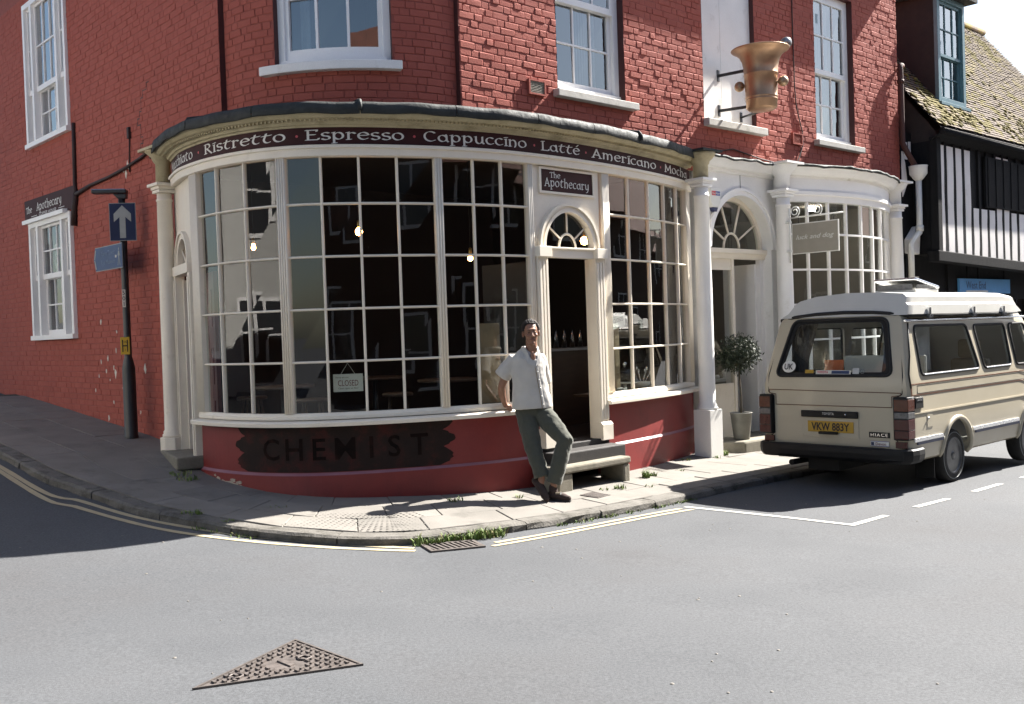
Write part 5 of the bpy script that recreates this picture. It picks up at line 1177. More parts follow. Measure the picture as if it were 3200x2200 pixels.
# ------------------------------------------------------------------ fittings on the white shopfront
t = thing('alarm_box', 'white alarm box with red and blue label beside the arched doorway', 'alarm', FP(.36, .02, 3.2))
poly = [(-.10, .32), (.10, .32), (.12, .26), (.12, .14), (.06, .06), (-.06, .06), (-.12, .14), (-.12, .26)]
mb = MB(); mb.prism(poly, FP(.36, .02, 3.18), Uv, Zv, Nv * .07); mb.build('case', 'plastic_white', t, bevel=.01)
mb = MB(); mb.prism([(-.06, .058), (.06, .058), (.03, .0), (-.03, .0)], FP(.36, .02, 3.18), Uv, Zv, Nv * .06); mb.build('strobe', 'navy', t)
for a, b, m_, tx in ((-.09, 0, 'alert_red', 'Red'), (0, .095, 'alert_blue', 'Alert')):
    mb = MB(); mb.box(FP(.36 + (a + b) / 2, .092, 3.43), (b - a, .003, .06), FA); mb.build('label_patch', m_, t); text_part('lettering', tx, 'letter_white', t, FP(.36 + (a + b) / 2, .0945, 3.43), Uv, Zv, height=.034)
# hanging sign
hs = thing('hanging_sign', 'taupe square hanging sign with script lettering on a scrolled white bracket', 'sign', FP(1.78, .36, 2.2))
mb = MB(); mb.box(FP(1.78, .76, 2.82), (.02, .74, .44), FA); pn = mb.build('panel', 'letter_white', hs, bevel=.002)
mb = MB(); mb.box(FP(1.78, .76, 2.82), (.024, .715, .415), FA); mb.build('panel_face', 'taupe_sign', pn)
text_part('lettering', 'luck and dog', 'letter_white', pn, FP(1.767, .76, 2.83), Nv, Zv, width=.60, height=.085, shear=.35)
mb = MB(); mb.tube([FP(1.78, .35, 2.48), FP(1.78, .35, 3.27)], .012, 8); mb.build('wall_bar', 'plastic_white', hs)
mb = MB(); mb.tube([FP(1.78, .35, 3.13), FP(1.78, 1.2, 3.13)], .010, 8); mb.build('arm', 'plastic_white', hs)
for oc, zc_ in ((.44, 3.22), (.80, 3.215)):
    pts = []
    for k in range(26):
        a = -math.pi / 2 + k * .42; r_ = .085 * (1 - k / 34); pts.append(FP(1.78, oc + r_ * math.cos(a), zc_ + r_ * math.sin(a)))
    mb = MB(); mb.tube(pts, .009, 7); mb.build('scroll', 'plastic_white', hs)
for o_ in (.5, 1.05): mb = MB(); mb.tube([FP(1.78, o_, 3.13), FP(1.78, o_, 3.04)], .008, 6); mb.build('hanger', 'black_paint', hs)
for z_ in (2.65, 3.07): mb = MB(); mb.box(FP(1.78, .31, z_), (.05, .12, .03), FA); mb.build('bracket', 'plastic_white', hs)
# ------------------------------------------------------------------ copper mortar trade sign
mc = FP(.72, .63, 0); ms = thing('mortar_sign', 'large copper mortar and pestle trade sign held out on black iron brackets', 'sign', (mc.x, mc.y, 4.5))
mb = MB(); mb.lathe([(.0, 4.515), (.17, 4.515), (.185, 4.525), (.205, 4.54), (.208, 4.64), (.214, 4.645), (.214, 4.655), (.209, 4.66), (.211, 4.675), (.217, 4.68), (.217, 4.69), (.212, 4.695), (.224, 4.985), (.230, 4.99), (.230, 5.0), (.226, 5.005), (.232, 5.1), (.25, 5.18), (.285, 5.25), (.335, 5.295), (.385, 5.32), (.392, 5.332), (.385, 5.338), (.33, 5.315), (.26, 5.25), (.2, 5.1), (.19, 4.7)], (mc.x, mc.y, 0), 48); mb.build('bowl', 'copper', ms)
kx = Vector((.9, -.43, 0)).normalized()
for sg in (-1, 1):
    c_ = Vector((mc.x, mc.y, 4.87)) + kx * (.295 * sg); mb = MB(); mb.sphere(c_, .07, 20, 14); mb.tube([Vector((mc.x, mc.y, 4.87)) + kx * (.2 * sg), c_ - kx * (.06 * sg)], .022, 10); mb.build('knob', 'copper_knob', ms)
mb = MB(); pb_ = Vector((mc.x, mc.y, 5.42)) + Vector((.36, .02, .0)); mb.sphere(pb_, .078, 20, 14); mb.tube([pb_, Vector((mc.x, mc.y, 4.95)) + Vector((.05, 0, 0))], .03, 10); mb.build('pestle', 'steel_ball', ms)
for za, zb_ in ((5.12, 5.10), (4.63, 4.60)):
    mb = MB()
    a = FP(.72, -.07, za); b = Vector((mc.x, mc.y, zb_)) - Nv * .2; d_ = (b - a).normalized(); mb.box((a + b) / 2, (.02, (b - a).length, .04), (Uv, d_, Uv.cross(d_) * -1)); mb.box(FP(.72, -.065, za), (.05, .012, .16), FA); mb.build('bracket_arm', 'black_paint', ms)
mb = MB(); a = FP(1.25, -.06, 4.60); b = Vector((mc.x, mc.y, 4.53)) + Uv * .1; mb.tube([a, b], .016, 8); mb.box(FP(1.25, -.065, 4.60), (.05, .012, .14), FA); mb.build('bracket_stay', 'black_paint', ms)
# ------------------------------------------------------------------ potted olive tree
mat('bucket', (.13, .13, .115), (.18, .175, .155), scale=8, rough=.55, metal=.4, fine=.1)
mat('bark', (.10, .085, .06), (.07, .06, .045), scale=30, rough=.9, bump=.5, bscale=90)
mat('olive_leaf', (.026, .040, .018), (.045, .058, .032), scale=22, rough=.55)
mat('soil', (.03, .022, .015), rough=.95)
pb = FP(.62, .22, .02); t = thing('olive_tree', 'small olive tree with a round crown in a grey bucket on the doorstep', 'plant', pb)
mb = MB(); mb.lathe([(.0, .0), (.105, .0), (.11, .02), (.15, .36), (.158, .37), (.152, .375), (.14, .36), (.135, .33), (.0, .33)], pb, 28); pt_ = mb.build('bucket', 'bucket', t)
mb = MB(); mb.lathe([(.0, .335), (.136, .332)], pb, 20); mb.build('soil', 'soil', pt_)
mb = MB(); tr_ = [pb + Vector((0, 0, .3)), pb + Vector((.01, .01, .6)), pb + Vector((-.012, 0, .9)), pb + Vector((.0, .01, 1.15))]; mb.tube(tr_, [.017, .014, .013, .012], 8)
ro_ = random.Random(21); tips = []
for k in range(16):
    a = ro_.uniform(0, 6.28); e = ro_.uniform(-.2, 1.3); L_ = ro_.uniform(.14, .27); st_ = tr_[-1] + Vector((0, 0, ro_.uniform(-.12, .05)))
    tip = st_ + Vector((math.cos(a) * math.cos(e), math.sin(a) * math.cos(e), math.sin(e))) * L_; mb.tube([st_, (st_ + tip) / 2 + Vector((0, 0, .02)), tip], [.007, .005, .003], 5); tips.append((st_, tip))
mb.build('trunk', 'bark', t)
def leaves(cen_, n_, rad, ll, lw, m, parent, rr, nm='crown', branches=None, zs=1.0):
    mb = MB()
    for k in range(n_):
        if branches and rr.random() < .55:
            st_, tip = rr.choice(branches); p = st_.lerp(tip, rr.uniform(.4, 1.15)) + Vector([rr.gauss(0, .03) for _ in range(3)])
        else:
            d = Vector([rr.gauss(0, 1) for _ in range(3)]).normalized(); r0 = rad * rr.uniform(.45, 1.0) ** .6 * (1 + .22 * mnoise.noise(d * 2.3)); p = cen_ + Vector((d.x * r0, d.y * r0, d.z * r0 * zs))
        a = Vector([rr.gauss(0, 1) for _ in range(3)]); a.z -= .25; a.normalize(); b = a.cross(Vector([rr.gauss(0, 1) for _ in range(3)])).normalized(); c0 = a.cross(b)
        L0, W0 = ll * rr.uniform(.6, 1.2), lw * rr.uniform(.7, 1.2)
        mb.add([p, p + a * L0 * .5 + b * W0 + c0 * L0 * .06, p + a * L0, p + a * L0 * .5 - b * W0 + c0 * L0 * .06], [(0, 1, 2, 3)])
    return mb.build(nm, m, parent, fixn=False)
leaves(tr_[-1] + Vector((0, 0, .04)), 3600, .29, .062, .0095, 'olive_leaf', t, ro_, branches=tips, zs=.95)

# ------------------------------------------------------------------ timber-framed house
mat('limewash', (.80, .77, .74), (.74, .71, .68), scale=3, rough=.8, fine=.06, fscale=120, bump=.3, bscale=40, stain=(.5, .46, .42), sscale=3, slo=.6, shi=.8)
mat('black_timber', (.006, .0062, .007), (.011, .011, .012), scale=4, rough=.85, spec=.2, bump=.5, bscale=30, bdist=.01, stretch=(6, 6, 1))
mat('tile_dark', (.028, .020, .018), (.018, .014, .014), scale=6, rough=.9, fine=.2, fscale=90)
mat('roof_tile', (.128, .090, .064), (.083, .064, .049), scale=14, rough=.95, fine=.2, fscale=120, bump=.4, bscale=60, stain=(.165, .128, .034), sscale=2.6, slo=.5, shi=.62)
mat('moss', (.150, .120, .022), (.098, .083, .022), scale=20, rough=1, bump=.8, bscale=90)
mat('teal_paint', (.10, .19, .22), (.08, .16, .19), scale=5, rough=.5)
th_ = thing('timber_house', 'black and white timber-framed house with overhanging upper floor and mossy tiled roof', 'house', FP(9, 0, 0))
O = .45; s0, s1 = 6.36, 16.0; zb0, zb1 = 2.74, 2.40; zt = 4.72
def sag(s): return zb0 - .075 * (s - s0) if s < 10.5 else zb0 - .31
mb = MB()
mb.add([FP(s0, O - .05, sag(s0)), FP(s1, O - .05, sag(s1)), FP(s1, O - .05, zt), FP(s0, O - .05, zt), FP(s0, -5, sag(s0)), FP(s0, -5, zt)], [(0, 1, 2, 3), (4, 0, 3, 5)]); mb.build('wall_core', 'black_timber', th_, fixn=False)
mb = MB(); mb.add([FP(s0, -5, sag(s0)), FP(s1, -5, sag(s1)), FP(s1, O - .05, sag(s1)), FP(s0, O - .05, sag(s0))], [(0, 1, 2, 3)]); mb.build('jetty_soffit', 'black_timber', th_, fixn=False)
# white infill panels between upright studs
x = s0 + .09; rr = random.Random(6); k = 0
while x < s1 - .3:
    w = .25 * rr.uniform(.92, 1.05); gapw = .115 * rr.uniform(.9, 1.1); lo = sag(x) + .05; hi = zt - .06
    full = (k < 4) or (k % 9 > 6)
    hi_ = hi if full else 3.62
    n_ = 7; L_, R_ = [], []
    for q in range(n_ + 1):
        z = lo + (hi_ - lo) * q / n_; j = .012; sh_ = .012 * math.sin(q * 1.3 + k); L_.append((x + sh_ + rr.uniform(-j, j) * .5, z)); R_.append((x + w + sh_ + rr.uniform(-j, j) * .5, z))
    mb = MB(); mb.prism([(a, b) for a, b in L_] + [(a, b) for a, b in R_[::-1]], FP(0, O - .05, 0), Uv, Zv, Nv * .035); mb.build('plaster_panel', 'limewash', th_)
    if not full:
        pass
    x += w; mb = MB(); mb.box(FP(x + gapw / 2, O - .052, (lo + zt) / 2), (gapw * .94, .08, zt - lo), FA); mb.build('stud', 'black_timber', th_, bevel=.01)
    x += gapw; k += 1
mb = MB(); mb.box(FP(9.9, O - .005, 4.14), (3.0, .05, .95), FA)
for q in range(9): mb.box(FP(8.5 + q * .36, O + .025, 4.14), (.03, .02, .9), FA)
mb.build('window_boarding', 'black_timber', th_)
mb = MB(); mb.box(FP(s0 + .02, O - .02, 3.72), (.16, .14, 2.1), FA); mb.build('corner_post', 'black_timber', th_, bevel=.01)
mb = MB(); mb.add([FP(s0 - .1, O - .15, sag(s0) - .14), FP(s1, O - .15, sag(s1) - .14), FP(s1, O + .06, sag(s1) - .14), FP(s0 - .1, O + .06, sag(s0) - .14), FP(s0 - .1, O - .15, sag(s0) + .05), FP(s1, O - .15, sag(s1) + .05), FP(s1, O + .06, sag(s1) + .05), FP(s0 - .1, O + .06, sag(s0) + .05)], [(0, 1, 2, 3), (4, 5, 6, 7), (0, 1, 5, 4), (2, 3, 7, 6), (0, 3, 7, 4), (1, 2, 6, 5)]); mb.build('bressummer', 'black_timber', th_, bevel=.015)
# ground floor set back, dark, with shop windows
mb = MB(); mb.add([FP(6.02, .02, -.3), FP(7.6, .02, -.3), FP(7.6, .02, 2.75), FP(6.02, .02, 2.75)], [(0, 1, 2, 3)]); mb.build('ground_floor_wall', 'black_timber', th_, fixn=False)
fb_ = lambda a, b, c, d, e, f, nm, m, bev=0: fbox(a, b, c, d, e, f, nm, m, th_, bev)
for a in (7.6, 8.45, 8.95, 10.2, 11.5): fb_(a, a + .12, -.05, .06, -.3, 2.6, 'shop_post', 'black_timber')
fb_(7.72, 14, -.08, .04, 1.95, 2.6, 'shop_lintel', 'black_timber'); fb_(7.72, 14, -.08, .04, -.3, .7, 'shop_riser', 'black_timber')
fb_(7.72, 14, -2.2, -2.1, -.3, 2.6, 'shop_back', 'interior_grey')
for a, b in ((7.72, 8.45), (8.57, 8.95), (9.07, 10.2), (10.32, 11.5)):
    q = pane(FP, a, b, .7, 1.95, -.02, 'old_glass', th_)
fb_(7.2, 9.4, -1.5, -1.4, .7, 1.85, 'display_board', 'kraft')
t = thing('blue_shop_sign', 'light blue shop sign board under the black and white overhang', 'sign', FP(8.9, .1, 2.2))
mat('sky_blue', (.10, .32, .62), (.09, .28, .56), scale=5, rough=.4)
fbox(8.02, 10.4, .05, .09, 2.06, 2.34, 'board', 'sky_blue', t); text_part('lettering', 'West End', 'navy', t, FP(8.75, .093, 2.22), Uv, Zv, width=.9, height=.14); mb = MB(); mb.box(FP(8.8, .0925, 2.10), (1.0, .003, .03), FA); mb.build('lettering_rule', 'letter_white', t)
# gable side, roof and dormer
EO, EZ, SL = .60, 4.90, 1.26
mb = MB(); pk = 4.2
mb.add([FP(s0 + .02, -5, -.3), FP(s0 + .02, .02, -.3), FP(s0 + .02, .02, 2.74), FP(s0 + .02, O, 2.74), FP(s0 + .02, O, EZ - .02), FP(s0 + .02, -2.6, EZ + (EO + 2.6) * SL - .12), FP(s0 + .02, -5, EZ + .5)], [(0, 1, 2, 3, 4, 5, 6)]); mb.build('gable_wall', 'tile_dark', th_, fixn=False)
def RP(s, o, lift=0.): 
    k = max(0, (EO - o) * SL); cur = .10 * max(0, 1 - (EO - o) / .9) ** 2
    return FP(s, o, EZ + k + cur * .6 + lift)
tl = MB(); rr = random.Random(12); o_ = EO
mb = MB(); rows = [[RP(s, oo, -.05) for s in (s0 - .1, s1)] for oo in (EO, .3, 0, -.5, -1.2, -2.0, -2.6)]; mb.grid(rows); mb.build('roof_deck', 'tile_dark', th_, fixn=False)
mb = MB(); mb.add([FP(s0 - .1, -2.6, EZ + 3.2 * SL), FP(s1, -2.6, EZ + 3.2 * SL), FP(s1, -6, EZ + .6), FP(s0 - .1, -6, EZ + .6)], [(0, 1, 2, 3)]); mb.build('rear_roof_slope', 'roof_tile', th_, fixn=False)
tvec = (Nv * 1 - Zv * SL).normalized(); nvec = (Nv * SL + Zv).normalized(); step = .088; rws = int(3.2 * math.sqrt(1 + SL * SL) / step)
dorm = (7.45, 8.62, -.02)
for r_ in range(rws):
    oo = EO - r_ * step / math.sqrt(1 + SL * SL); s = s0 - .16 + (.08 if r_ % 2 else 0) + rr.uniform(-.01, .01)
    while s < 15.9:
        w = .158
        if not (dorm[0] - .1 < s < dorm[1] + .02 and oo < dorm[2] + .1):
            c = RP(s + w / 2, oo, .012 + rr.uniform(-.006, .008)); ta = rr.uniform(-.03, .03)
            a = Uv * (w / 2 - .004); b = tvec * -.07
            q = [c - a + nvec * ta * .05, c + a - nvec * ta * .05, c + a + b - nvec * .012, c - a + b - nvec * .012]
            tl.hexa([p - nvec * .012 for p in q], q, 0 if mnoise.noise(Vector((s * 1.6, oo * 1.6, r_ * .02))) < .12 + .3 * rr.random() else 1)
        s += w + .004
tl.build('roof_tiles', ['roof_tile', 'moss'], th_, kind='stuff', fixn=False)
mo = MB()
for k in range(420):
    s = rr.uniform(s0 - .1, 12); oo = EO - abs(rr.gauss(.25, .8))
    if mnoise.noise(Vector((s * 1.1, oo * 1.6, 3.1))) < .02 or oo < -2.5: continue
    if dorm[0] - .12 < s < dorm[1] + .05 and oo < dorm[2] + .12: continue
    c = RP(s, oo, .015); mo.sphere(c, (rr.uniform(.03, .075), rr.uniform(.025, .06), rr.uniform(.015, .03)), 7, 5, ax=(Uv, tvec, nvec))
mo.build('moss_tufts', 'moss', th_, kind='stuff', fixn=False)
mb = MB(); mb.tube([FP(s0 - .12, EO + .03, EZ - .07), FP(s1, EO + .03, EZ - .09)], .055, 10); mb.build('eaves_gutter', 'black_timber', th_)
mb = MB(); mb.tube([FP(s0 - .1, -2.6, EZ + 3.2 * SL + .03), FP(s1, -2.6, EZ + 3.2 * SL + .03)], .09, 10); mb.build('ridge_tiles', 'roof_tile', th_)
da, db, do = dorm; dz0, dz1 = 5.60, 7.6
mb = MB(); mb.add([FP(da, do, dz0 - .25), FP(da, do, dz1), FP(da, -2.4, dz1), FP(da, -2.4, 5.2)], [(0, 1, 2, 3)]); mb.add([FP(db, do, dz0 - .25), FP(db, do, dz1), FP(db, -2.4, dz1), FP(db, -2.4, 5.2)], [(0, 1, 2, 3)]); dm = mb.build('dormer_cheek', 'tile_dark', th_, fixn=False)
mb = MB(); mb.box(FP((da + db) / 2, -1.1, dz1 + .05), (db - da + .3, 2.7, .1), FA); mb.build('dormer_roof', 'lead', th_)
mb = MB()
for a, b, c, d in ((da, da + .1, dz0, dz1), (db - .1, db, dz0, dz1), (da + .1, db - .1, dz0, dz0 + .10), (da + .1, db - .1, dz1 - .1, dz1)): mb.box(FP((a + b) / 2, do + .02, (c + d) / 2), (b - a, .1, d - c), FA)
mb.box(FP((da + db) / 2, do + .06, dz0 - .03), (db - da + .1, .16, .06), FA); dw_ = mb.build('dormer_window', 'teal_paint', th_, bevel=.005)
for z0_, z1_, oo in ((dz0 + .1, 6.52, do - .03), (6.48, dz1 - .1, do + .01)):
    mb = MB(); a, b = da + .1, db - .1
    for e in (a + .02, b - .02): mb.box(FP(e, oo, (z0_ + z1_) / 2), (.04, .04, z1_ - z0_), FA)
    for e in (z0_ + .025, z1_ - .025): mb.box(FP((a + b) / 2, oo, e), (b - a - .08, .038, .05), FA)
    for q in (1, 2): mb.box(FP(a + (b - a) * q / 3, oo, (z0_ + z1_) / 2), (.018, .03, z1_ - z0_ - .1), FA)
    mb.box(FP((a + b) / 2, oo, (z0_ + z1_) / 2), (b - a - .08, .028, .018), FA); mb.build('dormer_sash', 'teal_paint', dw_)
    for q in range(3):
        for e in (0, 1): pane(FP, a + (b - a) * q / 3, a + (b - a) * (q + 1) / 3, z0_ + (z1_ - z0_) * e / 2, z0_ + (z1_ - z0_) * (e + 1) / 2, oo - .005, 'upper_glass', dw_)
mb = MB(); mb.add([FP(da + .05, do - .5, dz0 - .1), FP(db - .05, do - .5, dz0 - .1), FP(db - .05, do - .5, dz1), FP(da + .05, do - .5, dz1)], [(0, 1, 2, 3)]); mb.build('dormer_blind', 'curtain_pale', dw_)
mb = MB(); mb.hexa([FP(s0 - .1, O - .06, zt - .02), FP(s1, O - .06, zt - .02), FP(s1, EO + .01, EZ - .085), FP(s0 - .1, EO + .01, EZ - .085)], [FP(s0 - .1, O - .06, zt + .02), FP(s1, O - .06, zt + .02), FP(s1, EO + .01, EZ - .06), FP(s0 - .1, EO + .01, EZ - .06)]); mb.build('eaves_soffit', 'black_timber', th_)
mb = MB(); mb.add([FP(s1, -5, -.3), FP(s1, O, -.3), FP(s1, O, EZ - .02), FP(s1, -2.6, EZ + (EO + 2.6) * SL - .12), FP(s1, -5, EZ + .5)], [(0, 1, 2, 3, 4)]); mb.build('gable_wall', 'tile_dark', th_, fixn=False)
# hopper and white downpipe in the gap between the houses, with a plastered corner
pl = FP(6.12, .10, 0); t = thing('white_downpipe', 'white rainwater hopper and downpipe between brick wall and timber house', 'downpipe', FP(6.15, .2, 2.8))
hp = FP(6.17, .22, 0)
mb = MB(); mb.lathe([(.05, 4.02), (.09, 4.06), (.15, 4.14), (.155, 4.26), (.165, 4.28)], (hp.x, hp.y, 0), 20); mb.build('hopper', 'plastic_white', t)
mb = MB(); mb.tube([Vector((hp.x, hp.y, 4.05)), Vector((hp.x, hp.y, 3.2)), Vector((hp.x - .01, hp.y - .01, 3.12)), FP(5.95, .20, 2.98), FP(5.86, .2, 2.9), FP(5.86, .2, 2.3)], .052, 12); mb.tube([Vector((hp.x, hp.y, 3.24)), Vector((hp.x, hp.y, 3.14))], .066, 12); mb.build('pipe', 'plastic_white', t)
mb = MB(); mb.add([FP(5.94, .015, 2.72), FP(6.36, .015, 2.72), FP(6.36, .015, 4.9), FP(5.94, .015, 4.9)], [(0, 1, 2, 3)]); mb.build('gap_infill', 'black_timber', th_, fixn=False)
mb = MB(); mb.prism([(5.95, 3.75), (6.13, 4.0), (6.06, 4.35), (5.97, 4.55), (5.95, 4.3)], FP(0, .02, 0), Uv, Zv, Nv * .02); mb.prism([(6.05, 4.42), (6.16, 4.42), (6.15, 4.72), (6.03, 4.72)], FP(0, .02, 0), Uv, Zv, Nv * .02); mb.prism([(6.22, 4.45), (6.28, 4.45), (6.28, 4.74), (6.22, 4.74)], FP(0, .02, 0), Uv, Zv, Nv * .02); mb.build('plaster_patch', 'limewash', th_)
mb = MB(); mb.prism([(5.97, 2.76), (6.28, 2.74), (6.33, 3.1), (6.28, 3.25), (5.97, 3.0)], FP(0, .02, 0), Uv, Zv, Nv * .14); mb.build('render_stub', 'white_render', th_, bevel=.02)
# parking sign
t = thing('parking_sign', 'white parking restrictions sign with a blue P square on dark wall', 'sign', FP(6.29, .03, 1.3)); po = FP(6.29, .06, 1.93)
mb = MB(); mb.box(po, (.26, .01, .86), FA); mb.build('plate', 'paper_white', t, bevel=.003); mb = MB(); mb.box(po + Uv * -.075 + Zv * .34 + Nv * .006, (.09, .003, .14), FA); mb.build('blue_square', 'sign_blue_faded', t)
text_part('lettering', 'P', 'letter_white', t, po + Uv * -.075 + Zv * .34 + Nv * .008, Uv, Zv, height=.1)
for k, (tx, w) in enumerate((('Mon-Sat', .13), ('9am-6pm', .13), ('2 hours', .15), ('No return', .17), ('within 2 hours', .21), ('Pay at machine', .21), ('display ticket', .2))): text_part('lettering', tx, 'ink', t, po + Uv * (.045 if k < 2 else 0) + Zv * ((.37 - .06 * k) if k < 2 else (.3 - .085 * k)) + Nv * .006, Uv, Zv, width=w, height=.04)
# ------------------------------------------------------------------ camper van
mat('van_beige', (.425, .38, .285), (.405, .36, .27), scale=2, rough=.35, rough2=.45, coat=.3, fine=.03, fscale=120, stain=(.36, .32, .24), sscale=2.5, slo=.6, shi=.85)
mat('van_white', (.56, .55, .51), (.52, .51, .47), scale=3, rough=.45, fine=.04, fscale=140, stain=(.5, .48, .42), sscale=4, slo=.62, shi=.85)
mat('van_black', (.006, .006, .0065), (.010, .010, .010), scale=9, spec=.3, rough=.6)
mat('rubber', (.013, .013, .013), (.020, .019, .018), scale=12, rough=.85)
mat('amber_lens', (.085, .017, .004), (.06, .012, .003), scale=30, rough=.25, bump=.3, bscale=160)
mat('red_lens', (.06, .004, .004), (.04, .003, .003), scale=30, rough=.25, bump=.3, bscale=160)
mat('clear_lens', (.14, .14, .14), (.08, .08, .08), scale=30, rough=.25, bump=.3, bscale=160)
mat('plate_yellow', (.434, .252, .014), (.392, .231, .014), scale=10, rough=.4)
mat('stripe_brown', (.13, .055, .03), rough=.4)
mat('wheel_steel', (.13, .135, .14), (.08, .08, .085), scale=12, rough=.4, metal=.6)
mat('plaid', (.12, .095, .075), (.07, .055, .045), scale=25, rough=.95, stretch=(3, 3, 1))
mat('cushion', (.36, .30, .21), (.3, .25, .17), scale=12, rough=.95)
mat('orange_card', (.52, .12, .03), rough=.7)
ZV0 = -.29
def VP(x, y, z): return FP(.457 + x, 3.314 - y, ZV0 + z)
VA = (Uv, -Nv, Zv); Nr = Nv
van = thing('camper_van', 'beige camper van with white pop-top roof parked at the kerb', 'van', VP(1, .92, 0))
YC = .92
SEC = [(.84, .33), (.89, .36), (.912, .46), (.92, .60), (.922, .86), (.916, .90), (.914, 1.16), (.90, 1.26), (.865, 1.47), (.83, 1.68), (.80, 1.86), (.775, 1.93), (.70, 1.985), (.45, 2.03), (.2, 2.042)]
XR = [(.3, -1.165), (.5, -1.19), (1.15, -1.19), (1.27, -1.175), (1.5, -1.115), (1.93, -.995), (2.0, -.96), (2.05, -.90)]
XF = [(.3, 3.05), (.5, 3.1), (1.1, 3.1), (1.25, 3.02), (1.9, 2.5), (2.05, 2.3)]
def wv(z): return interp(z, [(b, a) for a, b in SEC])
def xr(z): return interp(z, XR)
def loft(inset, zfloor):
    mb = MB(); ring = []
    for a, z in SEC:
        ring.append((max(a - inset, 0), max(z, zfloor) if z < 1 else z - inset * (1 if z > 1.9 else 0)))
    ds = [0, .012, .035, .08, .16, .5, 1.0, 1.6, 2.2, 2.8, 3.4, 3.8, 4.0]
    shrink = [.032, .016, .006, .001, 0, 0, 0, 0, 0, 0, .02, .05, .1]
    rows = []
    for d, sh in zip(ds, shrink):
        r_ = []
        for a, z in ring:
            x0, x1 = xr(z) + inset, interp(z, XF) - inset; x = x0 + (x1 - x0) * d / 4.0 if d > .2 else x0 + d
            r_.append((x, a - sh if a > .3 else a, z))
        rows.append([VP(x, YC - a, z) for x, a, z in r_] + [VP(x, YC + a, z) for x, a, z in r_[::-1]])
    m = len(rows[0]); vs_ = [p for r_ in rows for p in r_]; fs_ = []
    for i in range(len(rows) - 1):
        for j in range(m): fs_.append((i * m + j, i * m + (j + 1) % m, (i + 1) * m + (j + 1) % m, (i + 1) * m + j))
    for k in (0, len(rows) - 1):
        o = k * m; h = m // 2
        for j in range(h - 1): fs_.append((o + j, o + j + 1, o + m - 2 - j, o + m - 1 - j))
    mb.add(vs_, fs_, 0, True); return mb
def rrect(pts, r=.06, n=5):
    """round the corners of a polygon"""
    out = []; N = len(pts)
    for i in range(N):
        p0, p1, p2 = [Vector(pts[(i + k) % N]) for k in (-1, 0, 1)]; a = (p0 - p1); b = (p2 - p1); rr_ = min(r, a.length * .45, b.length * .45)
        A_, B_ = p1 + a.normalized() * rr_, p1 + b.normalized() * rr_
        for k in range(n + 1): t = k / n; out.append(tuple((1 - t) ** 2 * A_ + 2 * t * (1 - t) * p1 + t * t * B_))
    return out
REARW = rrect([(.205, 1.285), (1.665, 1.275), (1.50, 1.925), (.325, 1.925)], .09)
SIDEW = [rrect([(-.86, 1.28), (.66, 1.28), (.50, 1.815), (-.84, 1.825)], .07), rrect([(.80, 1.28), (1.62, 1.28), (1.62, 1.80), (.70, 1.805)], .07), rrect([(1.78, 1.28), (2.45, 1.28), (2.25, 1.80), (1.76, 1.80)], .07)]
body = loft(0, .33).build('body', ['van_beige', 'van_white'], van, auto=True)
tmp = [loft(.04, .44).build('cut', 'van_white', None)]
mb = MB(); mb.prism([(p[0], p[1]) for p in REARW], VP(-1.6, 0, 0), -Nr, Zv, Uv * .95); tmp.append(mb.build('cut', 'van_white', None))
for w in SIDEW:
    mb = MB(); mb.prism([(p[0], p[1]) for p in w], VP(0, -.3, 0), Uv, Zv, -Nr * 2.5); tmp.append(mb.build('cut', 'van_white', None))
for xc in (0.0, 2.2):
    for y0, y1 in ((-.1, .32), (1.52, 1.95)):
        mb = MB(); mb.prism([(.375 * math.cos(k * math.pi / 16), .375 * math.sin(k * math.pi / 16)) for k in range(32)], VP(xc - .03, y0, .37), Uv, Zv, -Nr * (y1 - y0)); tmp.append(mb.build('cut', 'van_black', None))
for c in tmp:
    md = body.modifiers.new('cut', 'BOOLEAN'); md.object = c; md.operation = 'DIFFERENCE'; md.solver = 'EXACT'
apply_mods(body)
for c in tmp: bpy.data.objects.remove(c, do_unlink=True)
body.data.polygons.foreach_set('use_smooth', [True] * len(body.data.polygons))
body.data.set_sharp_from_angle(angle=R(32))
# glass and rubber seals
def rear_pt(y, z, out=0.): return VP(xr(z) - out, y, z)
def side_pt(x, z, out=0.): return VP(x, YC - wv(z) - out, z)
def lpt(x, z, out=0.): return VP(x, YC + wv(z) + out, z)
def glaze(poly, f, nm='window_glass'):
    mb = MB(); n = len(poly); a = [f(p[0], p[1], -.012) for p in poly]; b = [f(p[0], p[1], -.016) for p in poly]
    mb.add(a + b, [tuple(range(n)), tuple(range(n, 2 * n))[::-1]]); g = mb.build(nm, 'clear_glass', van, fixn=False)
    mb = MB(); mb.tube([f(p[0], p[1], .001) for p in poly], .016, 7, closed=True); mb.build('window_seal', 'rubber', g); return g
rg = glaze(REARW, rear_pt, 'rear_window')
for w in SIDEW: glaze(w, side_pt, 'side_window'); glaze(w, lpt, 'side_window')
for w in SIDEW[:2]:
    mb = MB(); lo = [p for p in w if p[1] < 1.31]; mb.tube([side_pt(p[0], p[1] + .004, .012) for p in sorted(w, key=lambda q: q[0]) if p[1] < 1.285], .008, 6); mb.build('window_trim', 'chrome', van)
# wide black border of the rear glass
mb = MB(); n = len(REARW); cx_, cz_ = .93, 1.6; inn = [(cx_ + (p[0] - cx_) * .90, cz_ + (p[1] - cz_) * .87) for p in REARW]
for k in range(n): j = (k + 1) % n; mb.quad(rear_pt(*REARW[k], -.010), rear_pt(*REARW[j], -.010), rear_pt(*inn[j], -.010), rear_pt(*inn[k], -.010))
mb.build('glass_border', 'van_black', rg, fixn=False)
